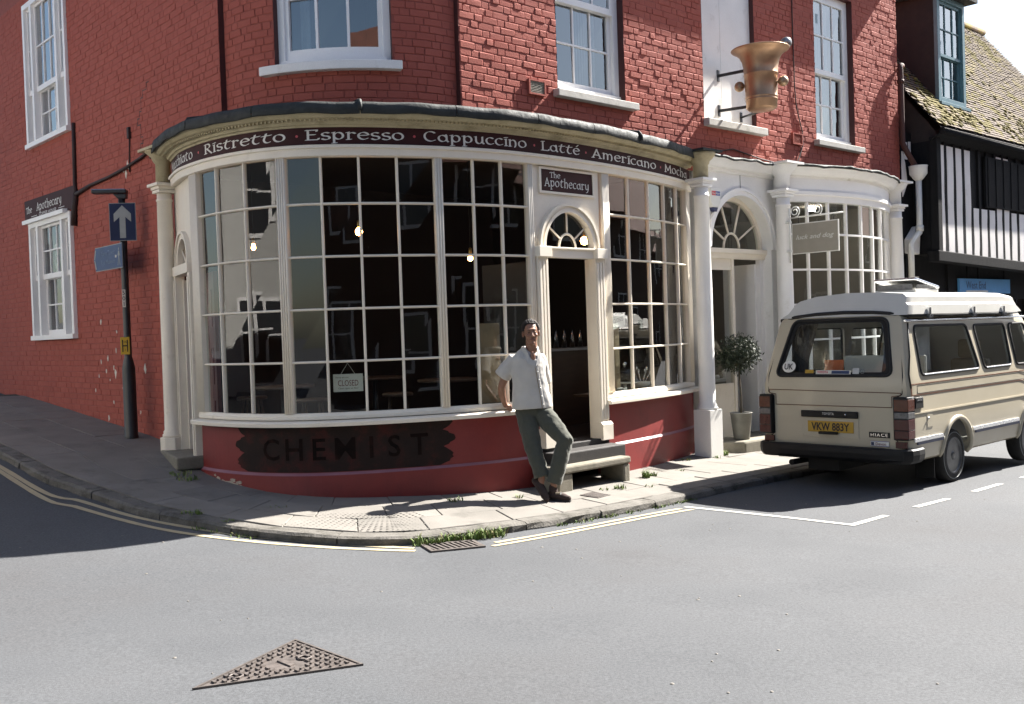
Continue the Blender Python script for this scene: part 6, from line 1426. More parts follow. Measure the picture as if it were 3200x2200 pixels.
# panel gaps, stripes, trims
def rline(pts, w, nm, m, out=.002, par=None):
    mb = MB()
    for (y0, z0), (y1, z1) in zip(pts, pts[1:]):
        a, b = rear_pt(y0, z0, out), rear_pt(y1, z1, out); mb.tube([a, b], w / 2, 5)
    return mb.build(nm, m, par or van)
def sline(pts, w, nm, m, out=.001, par=None):
    mb = MB(); mb.tube([side_pt(x, z, out) for x, z in pts], w / 2, 5); return mb.build(nm, m, par or van)
rline([(.105, .52), (.175, .60), (.175, 1.04), (.085, 1.09), (.085, 1.28), (.19, 1.97)], .012, 'tailgate_gap', 'van_black', -.001)
rline([(1.80, .52), (1.685, .60), (1.685, 1.04), (1.76, 1.09), (1.76, 1.28), (1.62, 1.97)], .012, 'tailgate_gap', 'van_black', -.001)
rline([(.10, 1.10), (1.745, 1.115)], .009, 'pinstripe', 'stripe_brown'); rline([(.205, .94), (1.66, .938)], .009, 'pinstripe', 'stripe_brown')
rline([(.10, 1.10), (.10, 1.075), (.205, 1.06), (.205, .94)], .009, 'pinstripe', 'stripe_brown'); rline([(1.745, 1.115), (1.745, 1.075), (1.66, 1.06), (1.66, .938)], .009, 'pinstripe', 'stripe_brown')
def spanel(x0, x1, z0, z1, nm, m, th=.003, out=0., par=None, bev=0):
    mb = MB(); n_ = max(2, int((x1 - x0) / .2)); rows = []
    mb.hexa([side_pt(x0, z0, out), side_pt(x1, z0, out), side_pt(x1, z1, out), side_pt(x0, z1, out)], [side_pt(x0, z0, out + th), side_pt(x1, z0, out + th), side_pt(x1, z1, out + th), side_pt(x0, z1, out + th)]); return mb.build(nm, m, par or van, bevel=bev)
for x0 in (-1.12,):
    spanel(-1.12, 2.6, 1.186, 1.196, 'pinstripe', 'stripe_brown'); spanel(-1.12, 2.6, 1.066, 1.078, 'pinstripe', 'stripe_brown'); spanel(-1.14, -1.12, 1.066, 1.196, 'pinstripe', 'stripe_brown')
    spanel(-1.0, 2.6, 1.170, 1.174, 'pinstripe', 'van_black'); spanel(-1.0, 2.6, 1.086, 1.090, 'pinstripe', 'van_black'); spanel(-1.0, -.996, 1.086, 1.174, 'pinstripe', 'van_black')
spanel(-1.16, 2.9, .868, .886, 'swage_line', 'van_beige', .008)
for x0, x1 in ((-1.12, -.42), (.37, 1.75)):
    spanel(x0, x1, .560, .602, 'side_moulding', 'chrome', .018, bev=.006); spanel(x0 + .08, x1, .528, .558, 'rubbing_strip', 'navy', .014)
spanel(-1.085, -.90, .925, 1.045, 'air_outlet', 'van_black', .02, bev=.006)
for k in range(4): spanel(-1.05 + k * .036, -1.028 + k * .036, 1.005, 1.035, 'air_outlet_fin', 'chrome', .003, .021)
spanel(-.80, -.66, .70, .88, 'fuel_flap', 'van_beige', .005, bev=.012); mb = MB(); mb.sphere(side_pt(-.775, .80, .006), .014, 8, 6); mb.build('fuel_lock', 'chrome', van)
mb = MB(); mb.tube([side_pt(-1.02 + .2 * k, 1.885, .012) for k in range(19)], .014, 7); mb.build('roof_gutter', 'chrome', van)
mb = MB(); mb.tube([side_pt(-1.145, z, .002) for z in (1.15, 1.3)] + [side_pt(-1.05, 1.5, .002), side_pt(-.95, 1.86, .002)], .009, 5); mb.build('pillar_gap', 'van_black', van)
# wheel arch lips and wheels
for xc in (0.0, 2.2):
    mb = MB(); mb.tube([VP(xc - .03 + .385 * math.cos(R(a)), YC - wv(.37 + .385 * math.sin(R(a))) - .004, .37 + .385 * math.sin(R(a))) for a in range(-8, 189, 8)], .028, 8); mb.build('wheel_arch', 'van_beige', van)
    for yy, sg in ((.05, 1), (1.50, -1)):
        wc = VP(xc - .02, yy + .09, .305); wx = (Uv, Zv, Nr * sg)
        mb = MB(); mb.lathe([(.20, -.085), (.285, -.085), (.302, -.07), (.309, -.04), (.309, .04), (.302, .07), (.285, .085), (.205, .088), (.195, .07)], wc, 40, ax=wx); wh = mb.build('wheel', 'rubber', van)
        mb = MB(); mb.tube([wc + Nr * sg * .087 + Uv * (.268 * math.cos(k * math.pi / 20)) + Zv * (.268 * math.sin(k * math.pi / 20)) for k in range(40)], .0035, 5, closed=True); mb.build('tyre_line', 'sign_grey', wh)
        mb = MB(); mb.lathe([(.205, .075), (.212, .088), (.2, .092), (.19, .07), (.165, .03), (.16, .02), (.13, .035), (.10, .05), (.085, .045), (.06, .045), (.055, .075), (.03, .085), (.0, .086)], wc, 36, ax=wx); rm = mb.build('rim', 'wheel_steel', wh)
        for k in range(8):
            a = k * math.pi / 4; mb = MB(); p = wc + Nr * sg * .037 + Uv * (.135 * math.cos(a)) + Zv * (.135 * math.sin(a)); mb.sphere(p, .012, 8, 6); mb.build('wheel_nut', 'van_black', rm)
# rear lights wrapping the corner
def rlamp(y0, y1, right):
    bx = MB(); xo = xr(.8)
    ya, yb = (y0 - .012, y1) if right else (y0, y1 + .012)
    bx.box((VP(xo + .06, ya, .825) + VP(xo - .022, yb, .825)) / 2, (.17, yb - ya, .47), VA); l = bx.build('rear_lamp', 'van_black', van, bevel=.012)
    for z0, z1, m_ in ((.905, 1.035, 'amber_lens'), (.825, .895, 'clear_lens'), (.70, .818, 'red_lens'), (.605, .695, 'red_lens')):
        mb = MB(); a, b = ya + (-.004 if right else .012), yb - (.012 if right else -.004)
        mb.box((VP(xo + .05, a, (z0 + z1) / 2) + VP(xo - .030, b, (z0 + z1) / 2)) / 2 , (.155, b - a, z1 - z0), VA); mb.build('lens', m_, l, bevel=.006)
rlamp(.005, .165, True); rlamp(1.69, 1.84, False)
for yy in (.095, 1.75): mb = MB(); mb.box(VP(-1.205, yy, .535), (.03, .13, .07), VA); mb.build('reflector', 'red_lens', van, bevel=.004)
# bumper
bp = MB(); xs_ = [(-.95, -.018), (-1.10, -.03), (-1.22, -.015), (-1.285, .06), (-1.30, .3), (-1.305, .92), (-1.30, 1.54), (-1.285, 1.78), (-1.22, 1.855), (-1.10, 1.87), (-.95, 1.858)]
rows = []
for x, y in xs_:
    dx_ = Vector((-1, 0)) if abs(y - .92) < .7 else Vector((0, -1 if y < .92 else 1)); rows.append([VP(x + dx_.x * d, y + dx_.y * d, z) for d, z in ((0, .495), (.02, .48), (.025, .43), (.015, .37), (-.02, .335), (-.08, .335), (-.08, .495))])
m7 = 7; vs_ = [p for r_ in rows for p in r_]; fs_ = []
for i in range(len(rows) - 1):
    for j in range(m7): fs_.append((i * m7 + j, i * m7 + (j + 1) % m7, (i + 1) * m7 + (j + 1) % m7, (i + 1) * m7 + j))
fs_ += [tuple(range(m7)), tuple(range((len(rows) - 1) * m7, len(rows) * m7))]; bp.add(vs_, fs_, 0, False); bp.build('rear_bumper', 'van_black', van)
mb = MB(); mb.box(VP(.9, .92, .36), (4.1, 1.5, .1), VA); mb.box(VP(-.1, .92, .27), (.12, 1.3, .12), VA); mb.box(VP(-.75, 1.15, .26), (.55, .4, .18), VA); mb.tube([VP(-1.15, 1.5, .25), VP(-.5, 1.5, .24), VP(.5, 1.3, .25)], .035, 10); mb.box(VP(-.45, 1.45, .20), (.02, .25, .26), VA); mb.box(VP(-.45, .2, .20), (.02, .22, .22), VA); mb.build('underbody', 'van_black', van)
# tailgate hardware, plate and badges
def rbox(y0, y1, z0, z1, nm, m, out=0., th=.01, par=None, bev=0.):
    zc_ = (z0 + z1) / 2; mb = MB(); mb.box(VP(xr(zc_) - out - th / 2, (y0 + y1) / 2, zc_), (th, y1 - y0, z1 - z0), VA); return mb.build(nm, m, par or van, bevel=bev)
def rtext(tx, y, z, m, w=None, h=None, out=.02, bold=0., par=None, sp=1.0): return text_part('lettering', tx, m, par or van, VP(xr(z) - out, y, z), Nv, Zv, width=w, height=h, bold=bold, spacing=sp)
hb = rbox(.60, 1.315, .805, .88, 'tailgate_handle', 'van_black', 0, .03, bev=.01); rtext('TOYOTA', .96, .85, 'letter_white', .145, .028, .033, .008, hb, 1.15)
mb = MB(); mb.sphere(VP(xr(.84) - .03, .745, .845), .012, 8, 6); mb.build('tailgate_lock', 'chrome', hb)
rr_ = rbox(.60, 1.315, .575, .80, 'plate_recess', 'van_beige', 0, .006, bev=.004)
pl_ = rbox(.66, 1.235, .635, .762, 'number_plate', 'plate_yellow', .006, .008, bev=.003); rtext('VKW 883Y', .9475, .70, 'ink', .48, .092, .0155, .025, pl_)
rbox(.85, 1.08, .615, .645, 'plate_light', 'van_black', .006, .05, bev=.008)
b1 = rbox(.235, .478, .603, .665, 'model_badge', 'van_black', 0, .008, bev=.002); rtext('HIACE', .3565, .634, 'chrome', .20, .036, .0095, .008, b1, 1.2)
b2 = rbox(.247, .462, .512, .560, 'maker_badge', 'plastic_white', 0, .008, bev=.002); rtext('Devon', .34, .536, 'ink_red', .12, .032, .0095, .005, b2)
rbox(.42, .455, .518, .554, 'badge_square', 'navy', .0085, .002, b2)
for q in ((.247, .462, .560, .564), (.247, .462, .508, .512)): rbox(*q, 'badge_rim', 'alert_blue', 0, .009, b2)
# stickers on the rear glass
mb = MB(); sp_ = [(1.50 + .088 * math.cos(k * math.pi / 14), 1.385 + .068 * math.sin(k * math.pi / 14)) for k in range(28)]; mb.add([rear_pt(y, z, -.004) for y, z in sp_], [tuple(range(28))]); us = mb.build('country_sticker', 'letter_white', rg, fixn=False)
text_part('lettering', 'UK', 'ink', us, rear_pt(1.50, 1.385, .0), Nv, (rear_pt(1.5, 1.45) - rear_pt(1.5, 1.32)).normalized(), width=.115, height=.072, bold=.02) if False else text_part('lettering', 'UK', 'ink', rg, rear_pt(1.50, 1.385, .0), Nv, (rear_pt(1.5, 1.45) - rear_pt(1.5, 1.32)).normalized(), width=.115, height=.072, bold=.02)
def rsheet(y0, y1, z0, z1, m, nm='glass_sticker', out=-.006):
    mb = MB(); mb.add([rear_pt(y0, z0, out), rear_pt(y1, z0, out), rear_pt(y1, z1, out), rear_pt(y0, z1, out)], [(0, 1, 2, 3)]); return mb.build(nm, m, rg, fixn=False)
rup = (rear_pt(1, 1.4) - rear_pt(1, 1.3)).normalized()
rsheet(.70, 1.14, 1.300, 1.345, 'paper_white'); text_part('lettering', 'TOYOTA', 'alert_red', rg, rear_pt(1.05, 1.323, -.003), Nv, rup, width=.14, height=.026, bold=.02)
rsheet(.72, .94, 1.305, 1.34, 'sign_blue_faded', out=-.005); text_part('lettering', 'MOTORHOME SERVICE', 'navy', rg, rear_pt(.83, 1.323, -.002), Nv, rup, width=.2, height=.018, bold=.01)
rsheet(.60, .68, 1.305, 1.37, 'curtain_pale'); rsheet(1.17, 1.28, 1.31, 1.35, 'plate_yellow')
mb = MB(); mb.tube([rear_pt(.56 + .025 * math.cos(k * .5236), 1.335 + .025 * math.sin(k * .5236), -.004) for k in range(12)], .003, 5, closed=True); mb.tube([rear_pt(.56, 1.36, -.004), rear_pt(.56, 1.335, -.004), rear_pt(.54, 1.32, -.004)], .003, 5); mb.tube([rear_pt(.56, 1.335, -.004), rear_pt(.58, 1.32, -.004)], .003, 5); mb.build('round_sticker', 'sign_grey', rg)
# pop-top roof
PT = [(.09, 1.95), (.075, 1.955), (.085, 2.06), (.105, 2.075), (.115, 2.085), (.12, 2.155), (.16, 2.19), (.45, 2.215), (.86, 2.225), (1.25, 2.2), (1.46, 2.155), (1.52, 2.12), (1.60, 2.01), (1.68, 1.965), (1.68, 1.955)]
rows = []
for x0, sc in ((-1.02, .0), (-1.0, .55), (-.95, .97), (-.9, 1.0), (.5, 1.0), (1.6, 1.0), (2.0, .85), (2.15, .2)):
    r_ = []
    for y, z in PT:
        zz = 1.955 + (z - 1.955) * sc if x0 > 0 or sc == 1 else z
        r_.append(VP(x0 + (z - 1.955) * .35 if x0 < -.85 else x0, y if sc > .9 else y + (.86 - y) * .02, zz if x0 > 0 else z if sc > .5 else 1.955 + (z - 1.955) * .999))
    rows.append(r_)
mb = MB(); rows = rows[1:]; mb.grid(rows, smooth=True); mb.add(rows[0], [tuple(range(len(PT)))]); mb.add(rows[-1], [tuple(range(len(PT)))[::-1]])
pop = mb.build('pop_top_roof', 'van_white', van); pop.data.set_sharp_from_angle(angle=R(28))
mb = MB(); mb.tube([VP(-.985 + (.035 if y in (.12, 1.66) else 0), y, interp(y, [(.08, 1.935), (.4, 1.985), (.86, 2.0), (1.4, 1.985), (1.68, 1.93)])) for y in (.1, .12, .3, .5, .86, 1.2, 1.5, 1.66, 1.69)], .022, 8); mb.tube([VP(x, .085, 1.94) for x in (-.95, 0, 1, 2)], .016, 6); mb.build('roof_seal', 'rubber', pop)
for x in (-.55, .62, 1.5):
    mb = MB(); mb.box(VP(x, .062, 1.965), (.055, .03, .12), VA); mb.box(VP(x + .01, .05, 1.93), (.09, .025, .03), VA); mb.build('roof_clip', 'chrome', pop)
# raised roof vent
mb = MB(); mb.box(VP(.45, .80, 2.235), (.62, .52, .05), VA); rv = mb.build('roof_vent', 'van_white', van, bevel=.01)
a_ = R(9); lx_ = (Uv * math.cos(a_) - Zv * math.sin(a_)); lz_ = (Zv * math.cos(a_) + Uv * math.sin(a_)); mb = MB(); mb.box(VP(.45, .80, 2.335), (.64, .54, .035), (lx_, -Nv, lz_)); mb.build('vent_lid', 'chrome', rv, bevel=.012)
mb = MB(); mb.box(VP(.14, .80, 2.29), (.012, .44, .07), VA); mb.box(VP(.45, .555, 2.29), (.5, .012, .05), VA); mb.build('vent_flap', 'clear_lens', rv)
# interior: rear bench board, curtains, seats
mb = MB(); mb.box(VP(-.78, .92, 1.10), (.5, 1.6, .36), VA); mb.build('rear_shelf', 'cushion', van, bevel=.02)
mb = MB(); mb.box(VP(-.52, .62, 1.36), (.05, 1.0, .26), VA); mb.build('bench_back', 'paper_white', van, bevel=.02)
mb = MB(); mb.box(VP(-.95, 1.02, 1.38), (.01, .24, .15), (Uv, -Nv, Zv)); mb.build('orange_card', 'orange_card', van)
for y, w, z0_, z1_ in ((1.46, .42, 1.28, 1.90), (.36, .14, 1.28, 1.9)):
    rows = []
    for q in range(8):
        z = z0_ + (z1_ - z0_) * q / 7; k = .55 + .45 * abs(q / 7 - .25); rows.append([VP(-.93 + .17 * q / 7 * .6 + .015 * math.sin(i * 2.3), y + w * k * (i / 14 - .5) + .05 * (1 - q / 7), z) for i in range(15)])
    mb = MB(); mb.grid(rows); mb.build('curtain', 'plaid', van, fixn=False)
rows = [[VP(-.5 + .35 * i / 14, .26 + .015 * math.sin(i * 2.1), z) for i in range(15)] for z in (1.3, 1.85)]; mb = MB(); mb.grid(rows); mb.build('curtain', 'curtain_pale', van, fixn=False)
mb = MB(); mb.box(VP(-.05, .75, 1.42), (.5, .04, .42), (Uv, -Nv, Zv)); mb.build('cupboard_door', 'cushion', van)
for y in (.42, 1.38):
    mb = MB(); mb.box(VP(1.35, y, 1.0), (.14, .48, .75), VA); mb.box(VP(1.33, y, 1.50), (.11, .28, .24), VA); mb.build('front_seat', 'cushion', van, bevel=.04)
# ------------------------------------------------------------------ the man leaning on the window sill
mat('skin', (.25, .125, .078), (.225, .11, .068), scale=18, rough=.5, sss=.12, bump=.08, bscale=200)
mat('skin_lip', (.160, .060, .048), rough=.45)
mat('eye_dark', (.035, .022, .016), rough=.3)
mat('hair', (.012, .009, .008), (.022, .017, .014), scale=60, rough=.75)
mat('shirt_linen', (.488, .466, .429), (.451, .429, .392), scale=10, rough=.9, bump=.35, bscale=260, bdist=.003, fine=.04, fscale=300, sheen=.2)
mat('trouser', (.062, .064, .048), (.052, .055, .042), scale=14, rough=.95, bump=.4, bscale=280, bdist=.003, fine=.08, fscale=240, sheen=.15)
mat('suede', (.035, .021, .017), (.045, .029, .024), scale=20, rough=.95, fine=.1, fscale=200)
def organic(name, mb, voxel, sm, m, parent, disp=0., dscale=.06, fac=.5):
    o = mb.build(name, m, parent, fixn=True, smooth=True)
    r_ = o.modifiers.new('r', 'REMESH'); r_.mode = 'VOXEL'; r_.voxel_size = voxel; r_.use_smooth_shade = True
    if sm: s_ = o.modifiers.new('s', 'SMOOTH'); s_.factor = fac; s_.iterations = sm
    if disp:
        tx = bpy.data.textures.new(name + '_folds', 'CLOUDS'); tx.noise_scale = dscale; tx.noise_depth = 2
        d_ = o.modifiers.new('d', 'DISPLACE'); d_.texture = tx; d_.strength = disp; d_.mid_level = .5; d_.texture_coords = 'LOCAL'
        s2 = o.modifiers.new('s2', 'SMOOTH'); s2.factor = .5; s2.iterations = 2
    apply_mods(o); o.data.polygons.foreach_set('use_smooth', [True] * len(o.data.polygons)); return o
def limb(mb, pts, rs, n=14, flat=1.0, up=None, ends=True):
    mb.tube(pts, rs, n, flat=flat, up=up)
    if ends:
        for p, r_ in ((pts[0], rs[0]), (pts[-1], rs[-1])): mb.sphere(p, r_ * .98, n, 8)
# head frame
hc = Vector((.203, 10.625, 1.605)); hf = Vector((.10, -.99, -.03)).normalized(); hr = Vector((.99, .10, .04)).normalized(); hu = hr.cross(hf) * -1 if hr.cross(hf).z < 0 else hr.cross(hf)
HA = (hr, hf, hu)
def HP(x, f, z): return hc + hr * (x * 1.13) + hf * (f * 1.06) + hu * z
bd = MB()
bd.sphere(HP(0, -.012, .022), (.074, .096, .10), 24, 16, ax=HA); bd.sphere(HP(0, .026, -.04), (.061, .068, .088), 24, 16, ax=HA)
bd.sphere(HP(0, .066, -.103), (.028, .026, .022), 12, 8, ax=HA); bd.sphere(HP(0, .03, -.085), (.05, .055, .035), 16, 10, ax=HA)
bd.sphere(HP(0, .076, .032), (.052, .020, .016), 14, 8, ax=HA)
for sx in (-1, 1):
    bd.sphere(HP(.034 * sx, .070, -.028), (.024, .022, .022), 12, 8, ax=HA); bd.sphere(HP(.075 * sx, -.008, -.012), (.012, .020, .033), 10, 8, ax=HA)
    bd.sphere(HP(.030 * sx, .079, .004), (.014, .010, .008), 10, 6, ax=HA); bd.sphere(HP(.013 * sx, .100, -.034), (.010, .012, .008), 8, 6, ax=HA)
bd.tube([HP(0, .086, .022), HP(0, .100, -.005), HP(0, .113, -.030), HP(0, .100, -.040)], [.009, .010, .013, .008], 10)
bd.sphere(HP(0, .090, -.060), (.024, .013, .007), 12, 6, ax=HA); bd.sphere(HP(0, .088, -.072), (.021, .014, .008), 12, 6, ax=HA)
nb_ = Vector((.185, 10.675, 1.375)); bd.tube([HP(0, -.02, -.07), HP(0, -.02, -.13), nb_, nb_ - Zv * .06], [.058, .058, .062, .10], 18)
bd.sphere(Vector((.165, 10.67, 1.31)), (.13, .065, .06), 18, 10); bd.sphere(Vector((.212, 10.590, 1.350)), (.030, .026, .060), 14, 10)
core = [Vector((.175, 10.67, 1.3)), Vector((.18, 10.68, 1.1)), Vector((.19, 10.69, .85))]; bd.tube(core, [.09, .08, .09], 14)
shR, shL = Vector((.005, 10.665, 1.335)), Vector((.305, 10.70, 1.328)); elR, wrR = Vector((-.122, 10.725, 1.045)), Vector((-.098, 10.868, .862))
limb(bd, [shR, Vector((-.07, 10.69, 1.18)), elR, Vector((-.118, 10.79, .96)), wrR], [.046, .043, .040, .039, .027])
limb(bd, [shL, Vector((.335, 10.78, 1.18)), Vector((.325, 10.86, 1.05)), Vector((.27, 10.86, .96))], [.040, .038, .034, .03])
# right hand: palm on the sill, fingers over its edge, thumb to the side
palm = Vector((-.072, 10.893, .832)); bd.sphere(palm, (.040, .046, .020), 14, 8, ax=((.8, -.6, 0), (.6, .8, 0), (0, 0, 1))); bd.tube([wrR, palm], [.027, .03], 12)
for k, (ox, L_) in enumerate(((-.030, .82), (-.010, .95), (.010, 1.0), (.030, .92))):
    b = palm + Vector((.8 * ox + .012, -.6 * ox - .03, .004)); d1_ = Vector((.22, -.62, -.10)); d2_ = Vector((.10, -.18, -.9))
    p1 = b + d1_ * .038 * L_; p2 = p1 + d2_ * .034 * L_; p3 = p2 + (d2_ + Vector((-.05, .25, 0))) * .024 * L_
    limb(bd, [b, p1, p2, p3], [.0095, .009, .0085, .0075], 10)
tb = palm + Vector((.040, .005, .0)); limb(bd, [palm + Vector((.015, .01, 0)), tb, tb + Vector((.022, -.028, -.002)), tb + Vector((.026, -.045, -.018))], [.014, .011, .010, .008], 10)
# legs inside the trousers down to the ankles
Rl = [Vector((.118, 10.69, .80)), Vector((.152, 10.605, .60)), Vector((.188, 10.525, .405)), Vector((.232, 10.465, .25)), Vector((.262, 10.425, .14))]
Ll = [Vector((.275, 10.69, .79)), Vector((.395, 10.575, .635)), Vector((.512, 10.465, .485)), Vector((.448, 10.43, .28)), Vector((.382, 10.41, .085))]
limb(bd, Rl + [Vector((.25, 10.42, .06))], [.08, .07, .05, .045, .036, .034]); limb(bd, Ll + [Vector((.375, 10.41, -.03))], [.08, .07, .05, .045, .036, .034])
person = organic('person', bd, .0052, 3, 'skin', None, fac=.4)
tag(person, 'man in white short-sleeved shirt and olive trousers leaning on the window sill', 'person')
me = person.data; me.materials.append(MATS['eye_dark']); me.materials.append(MATS['skin_lip']); org = WLOC[person.name]
for p in me.polygons:
    q = p.center + org - hc; x, f, z = q.dot(hr) / 1.13, q.dot(hf) / 1.06, q.dot(hu)
    if f < .06 or abs(x) > .06: continue
    ax_ = abs(x)
    if (ax_ - .030) ** 2 / .0105 ** 2 + (z - .004) ** 2 / .0036 ** 2 < 1: p.material_index = 1
    elif abs(z - (.0275 - .10 * abs(ax_ - .030))) < .0036 and .014 < ax_ < .048: p.material_index = 1
    elif x * x / .023 ** 2 + (z + .066) ** 2 / .011 ** 2 < 1 and f > .078: p.material_index = 2
# hair of short curls
hm = MB(); rh = random.Random(2); hm.sphere(HP(0, -.022, .034), (.077, .094, .096), 22, 14, ax=HA)
for k in range(900):
    d = Vector([rh.gauss(0, 1) for _ in range(3)]).normalized()
    if d.z < -.1 and d.y > -.25: continue
    if d.y > .45 and d.z < .62: continue
    if d.z < -.45: continue
    c = HP(d.x * .077, -.022 + d.y * .095, .036 + d.z * .098); r_ = rh.uniform(.008, .013); hm.sphere(c, (r_, r_, r_ * rh.uniform(.7, 1.1)), 6, 5)
hair = hm.build('hair', 'hair', person, fixn=False)
hv = [v for v in hair.data.vertices]
# shirt
fw = Vector((.16, -.98, 0)).normalized()
sh = MB(); sh.tube([Vector(p) for p in ((.19, 10.655, .815), (.188, 10.655, .90), (.178, 10.655, 1.02), (.170, 10.65, 1.14), (.162, 10.652, 1.24), (.162, 10.66, 1.32), (.168, 10.668, 1.385), (.182, 10.675, 1.43))], [.220, .208, .190, .178, .178, .170, .125, .076], 30, flat=.60, up=fw)
sh.tube([Vector((.03, 10.665, 1.345)), Vector((-.03, 10.678, 1.272)), Vector((-.085, 10.695, 1.195)), Vector((-.108, 10.705, 1.160))], [.070, .082, .088, .090], 18); sh.sphere(Vector((.02, 10.665, 1.328)), .062, 14, 10)
sh.tube([Vector((.275, 10.69, 1.335)), Vector((.312, 10.745, 1.24)), Vector((.332, 10.80, 1.13)), Vector((.332, 10.83, 1.08))], [.066, .068, .07, .07], 18); sh.sphere(Vector((.295, 10.70, 1.325)), .060, 14, 10)
shirt = organic('shirt', sh, .009, 6, 'shirt_linen', person, .022, .13)
# torso surface probe for trims
bm_ = bmesh.new(); bm_.from_mesh(shirt.data)
from mathutils.bvhtree import BVHTree
bv_ = BVHTree.FromBMesh(bm_); so_ = WLOC[shirt.name]
def onshirt(x, z, out=.004):
    h = bv_.ray_cast(Vector((x, 10.0, z)) - so_, Vector((0, 1, 0)))
    return (h[0] + so_ + h[1] * out) if h[0] else Vector((x, 10.53, z))
mb = MB(); zs_ = [1.245 - .02 * i for i in range(22)]; rows = []
for z in zs_:
    x = .238 + .06 * (1.245 - z) / .42; rows.append([onshirt(x - .006, z, .003), onshirt(x, z, .006), onshirt(x + .02, z, .006), onshirt(x + .026, z, .003)])
mb.grid(rows); mb.build('placket', 'shirt_linen', shirt, fixn=False)
for k in range(5):
    z = 1.20 - .085 * k; x = .248 + .06 * (1.245 - z) / .42; mb = MB(); mb.sphere(onshirt(x, z, .008), .007, 8, 6); mb.build('button', 'china', shirt)
mb = MB(); rows = []
for z in zs_: x = .229 + .06 * (1.245 - z) / .42; rows.append([onshirt(x, z, .0065), onshirt(x + .006, z, .0068)])
mb.grid(rows); mb.build('placket_edge', 'kraft', shirt, fixn=False)
# camp collar: stand at the back and two open lapels
def flap(pts, nm):
    mb = MB(); P_ = [Vector(p) for p in pts]; n_ = (P_[1] - P_[0]).cross(P_[2] - P_[0]).normalized(); n_ = n_ if n_.y < 0 else -n_
    mb.add(P_ + [p + n_ * .006 for p in P_], [tuple(range(len(P_)))[::-1], tuple(range(len(P_), 2 * len(P_)))] + [(i, (i + 1) % len(P_), len(P_) + (i + 1) % len(P_), len(P_) + i) for i in range(len(P_))]); return mb.build(nm, 'shirt_linen', shirt)
S_ = lambda x, z, o=.008: onshirt(x, z, o)
flap([(.120, 10.655, 1.468), (.142, 10.590, 1.452), S_(.172, 1.355, .012), S_(.225, 1.258, .010), S_(.165, 1.278, .012), S_(.108, 1.355, .012), (.088, 10.62, 1.418)], 'collar')
flap([(.258, 10.665, 1.462), (.262, 10.60, 1.445), S_(.258, 1.350, .012), S_(.240, 1.258, .010), S_(.285, 1.285, .012), S_(.298, 1.365, .012), (.290, 10.64, 1.415)], 'collar')
mb = MB(); mb.tube([Vector((.187 + .078 * math.cos(R(a)), 10.678 + .070 * math.sin(R(a)), 1.44)) for a in range(-30, 211, 12)], .016, 8, flat=1.6); mb.build('collar_stand', 'shirt_linen', shirt)
# trousers
tr = MB(); tr.tube([Vector((.188, 10.672, .93)), Vector((.192, 10.682, .86)), Vector((.197, 10.688, .79)), Vector((.20, 10.685, .74))], [.155, .172, .182, .165], 26, flat=.68, up=fw)
limb(tr, [Rl[0], Rl[1], Rl[2], Rl[3], Vector((.260, 10.43, .125))], [.108, .102, .088, .080, .080], 18, ends=False); limb(tr, [Ll[0], Ll[1], Ll[2], Ll[3], Vector((.380, 10.41, .06))], [.110, .106, .090, .082, .080], 18, ends=False)
tr.sphere(Rl[0], .10, 14, 10); tr.sphere(Ll[0], .104, 14, 10); tr.sphere(Ll[2], .080, 14, 10)
trousers = organic('trousers', tr, .008, 4, 'trouser', person, .022, .075)
# shoes
def shoe(pts, rs, up, nm):
    mb = MB(); limb(mb, pts, rs, 16, flat=.86, up=up); return organic(nm, mb, .006, 4, 'suede', person)
s1_ = shoe([Vector((.196, 10.475, .085)), Vector((.228, 10.425, .055)), Vector((.262, 10.375, -.005)), Vector((.286, 10.335, -.055)), Vector((.30, 10.305, -.082))], [.042, .050, .047, .044, .028], Zv, 'shoe')
s2_ = shoe([Vector((0.332, 10.435, -.068)), Vector((0.372, 10.42, -.056)), Vector((0.422, 10.40, -.066)), Vector((0.478, 10.375, -.078)), Vector((0.522, 10.355, -.088))], [.042, .050, .047, .046, .030], Zv, 'shoe')
mb = MB(); limb(mb, [Vector((.375, 10.42, -.05)), Vector((.372, 10.415, .02))], [.046, .044], 14); mb.build('sock', 'suede', s2_)
mb = MB(); mb.box(Vector((.42, 10.362, -.032)), (.055, .012, .018), ((.93, -.36, .1), (.36, .93, 0), (0, 0, 1))); mb.build('shoe_strap', 'cushion', s2_, bevel=.002)
mb = MB(); mb.box(Vector((.446, 10.352, -.034)), (.014, .014, .024), ((.93, -.36, .1), (.36, .93, 0), (0, 0, 1))); mb.build('buckle', 'chrome', s2_, bevel=.002)
mb = MB(); rows_ = [(.305, 10.447, .030), (.37, 10.42, .046), (.44, 10.392, .046), (.50, 10.365, .044), (.542, 10.346, .022)]
top_, bot_ = [], []
for x, y, w in rows_:
    pd = Vector((.36, .93, 0)); z = gz(x, y); top_.append((Vector((x, y, z + .018)) + pd * w, Vector((x, y, z + .018)) - pd * w)); bot_.append((Vector((x, y, z)) + pd * w, Vector((x, y, z)) - pd * w))
for i in range(4): mb.hexa([bot_[i][0], bot_[i + 1][0], bot_[i + 1][1], bot_[i][1]], [top_[i][0], top_[i + 1][0], top_[i + 1][1], top_[i][1]])
mb.build('sole', 'rubber', s2_)
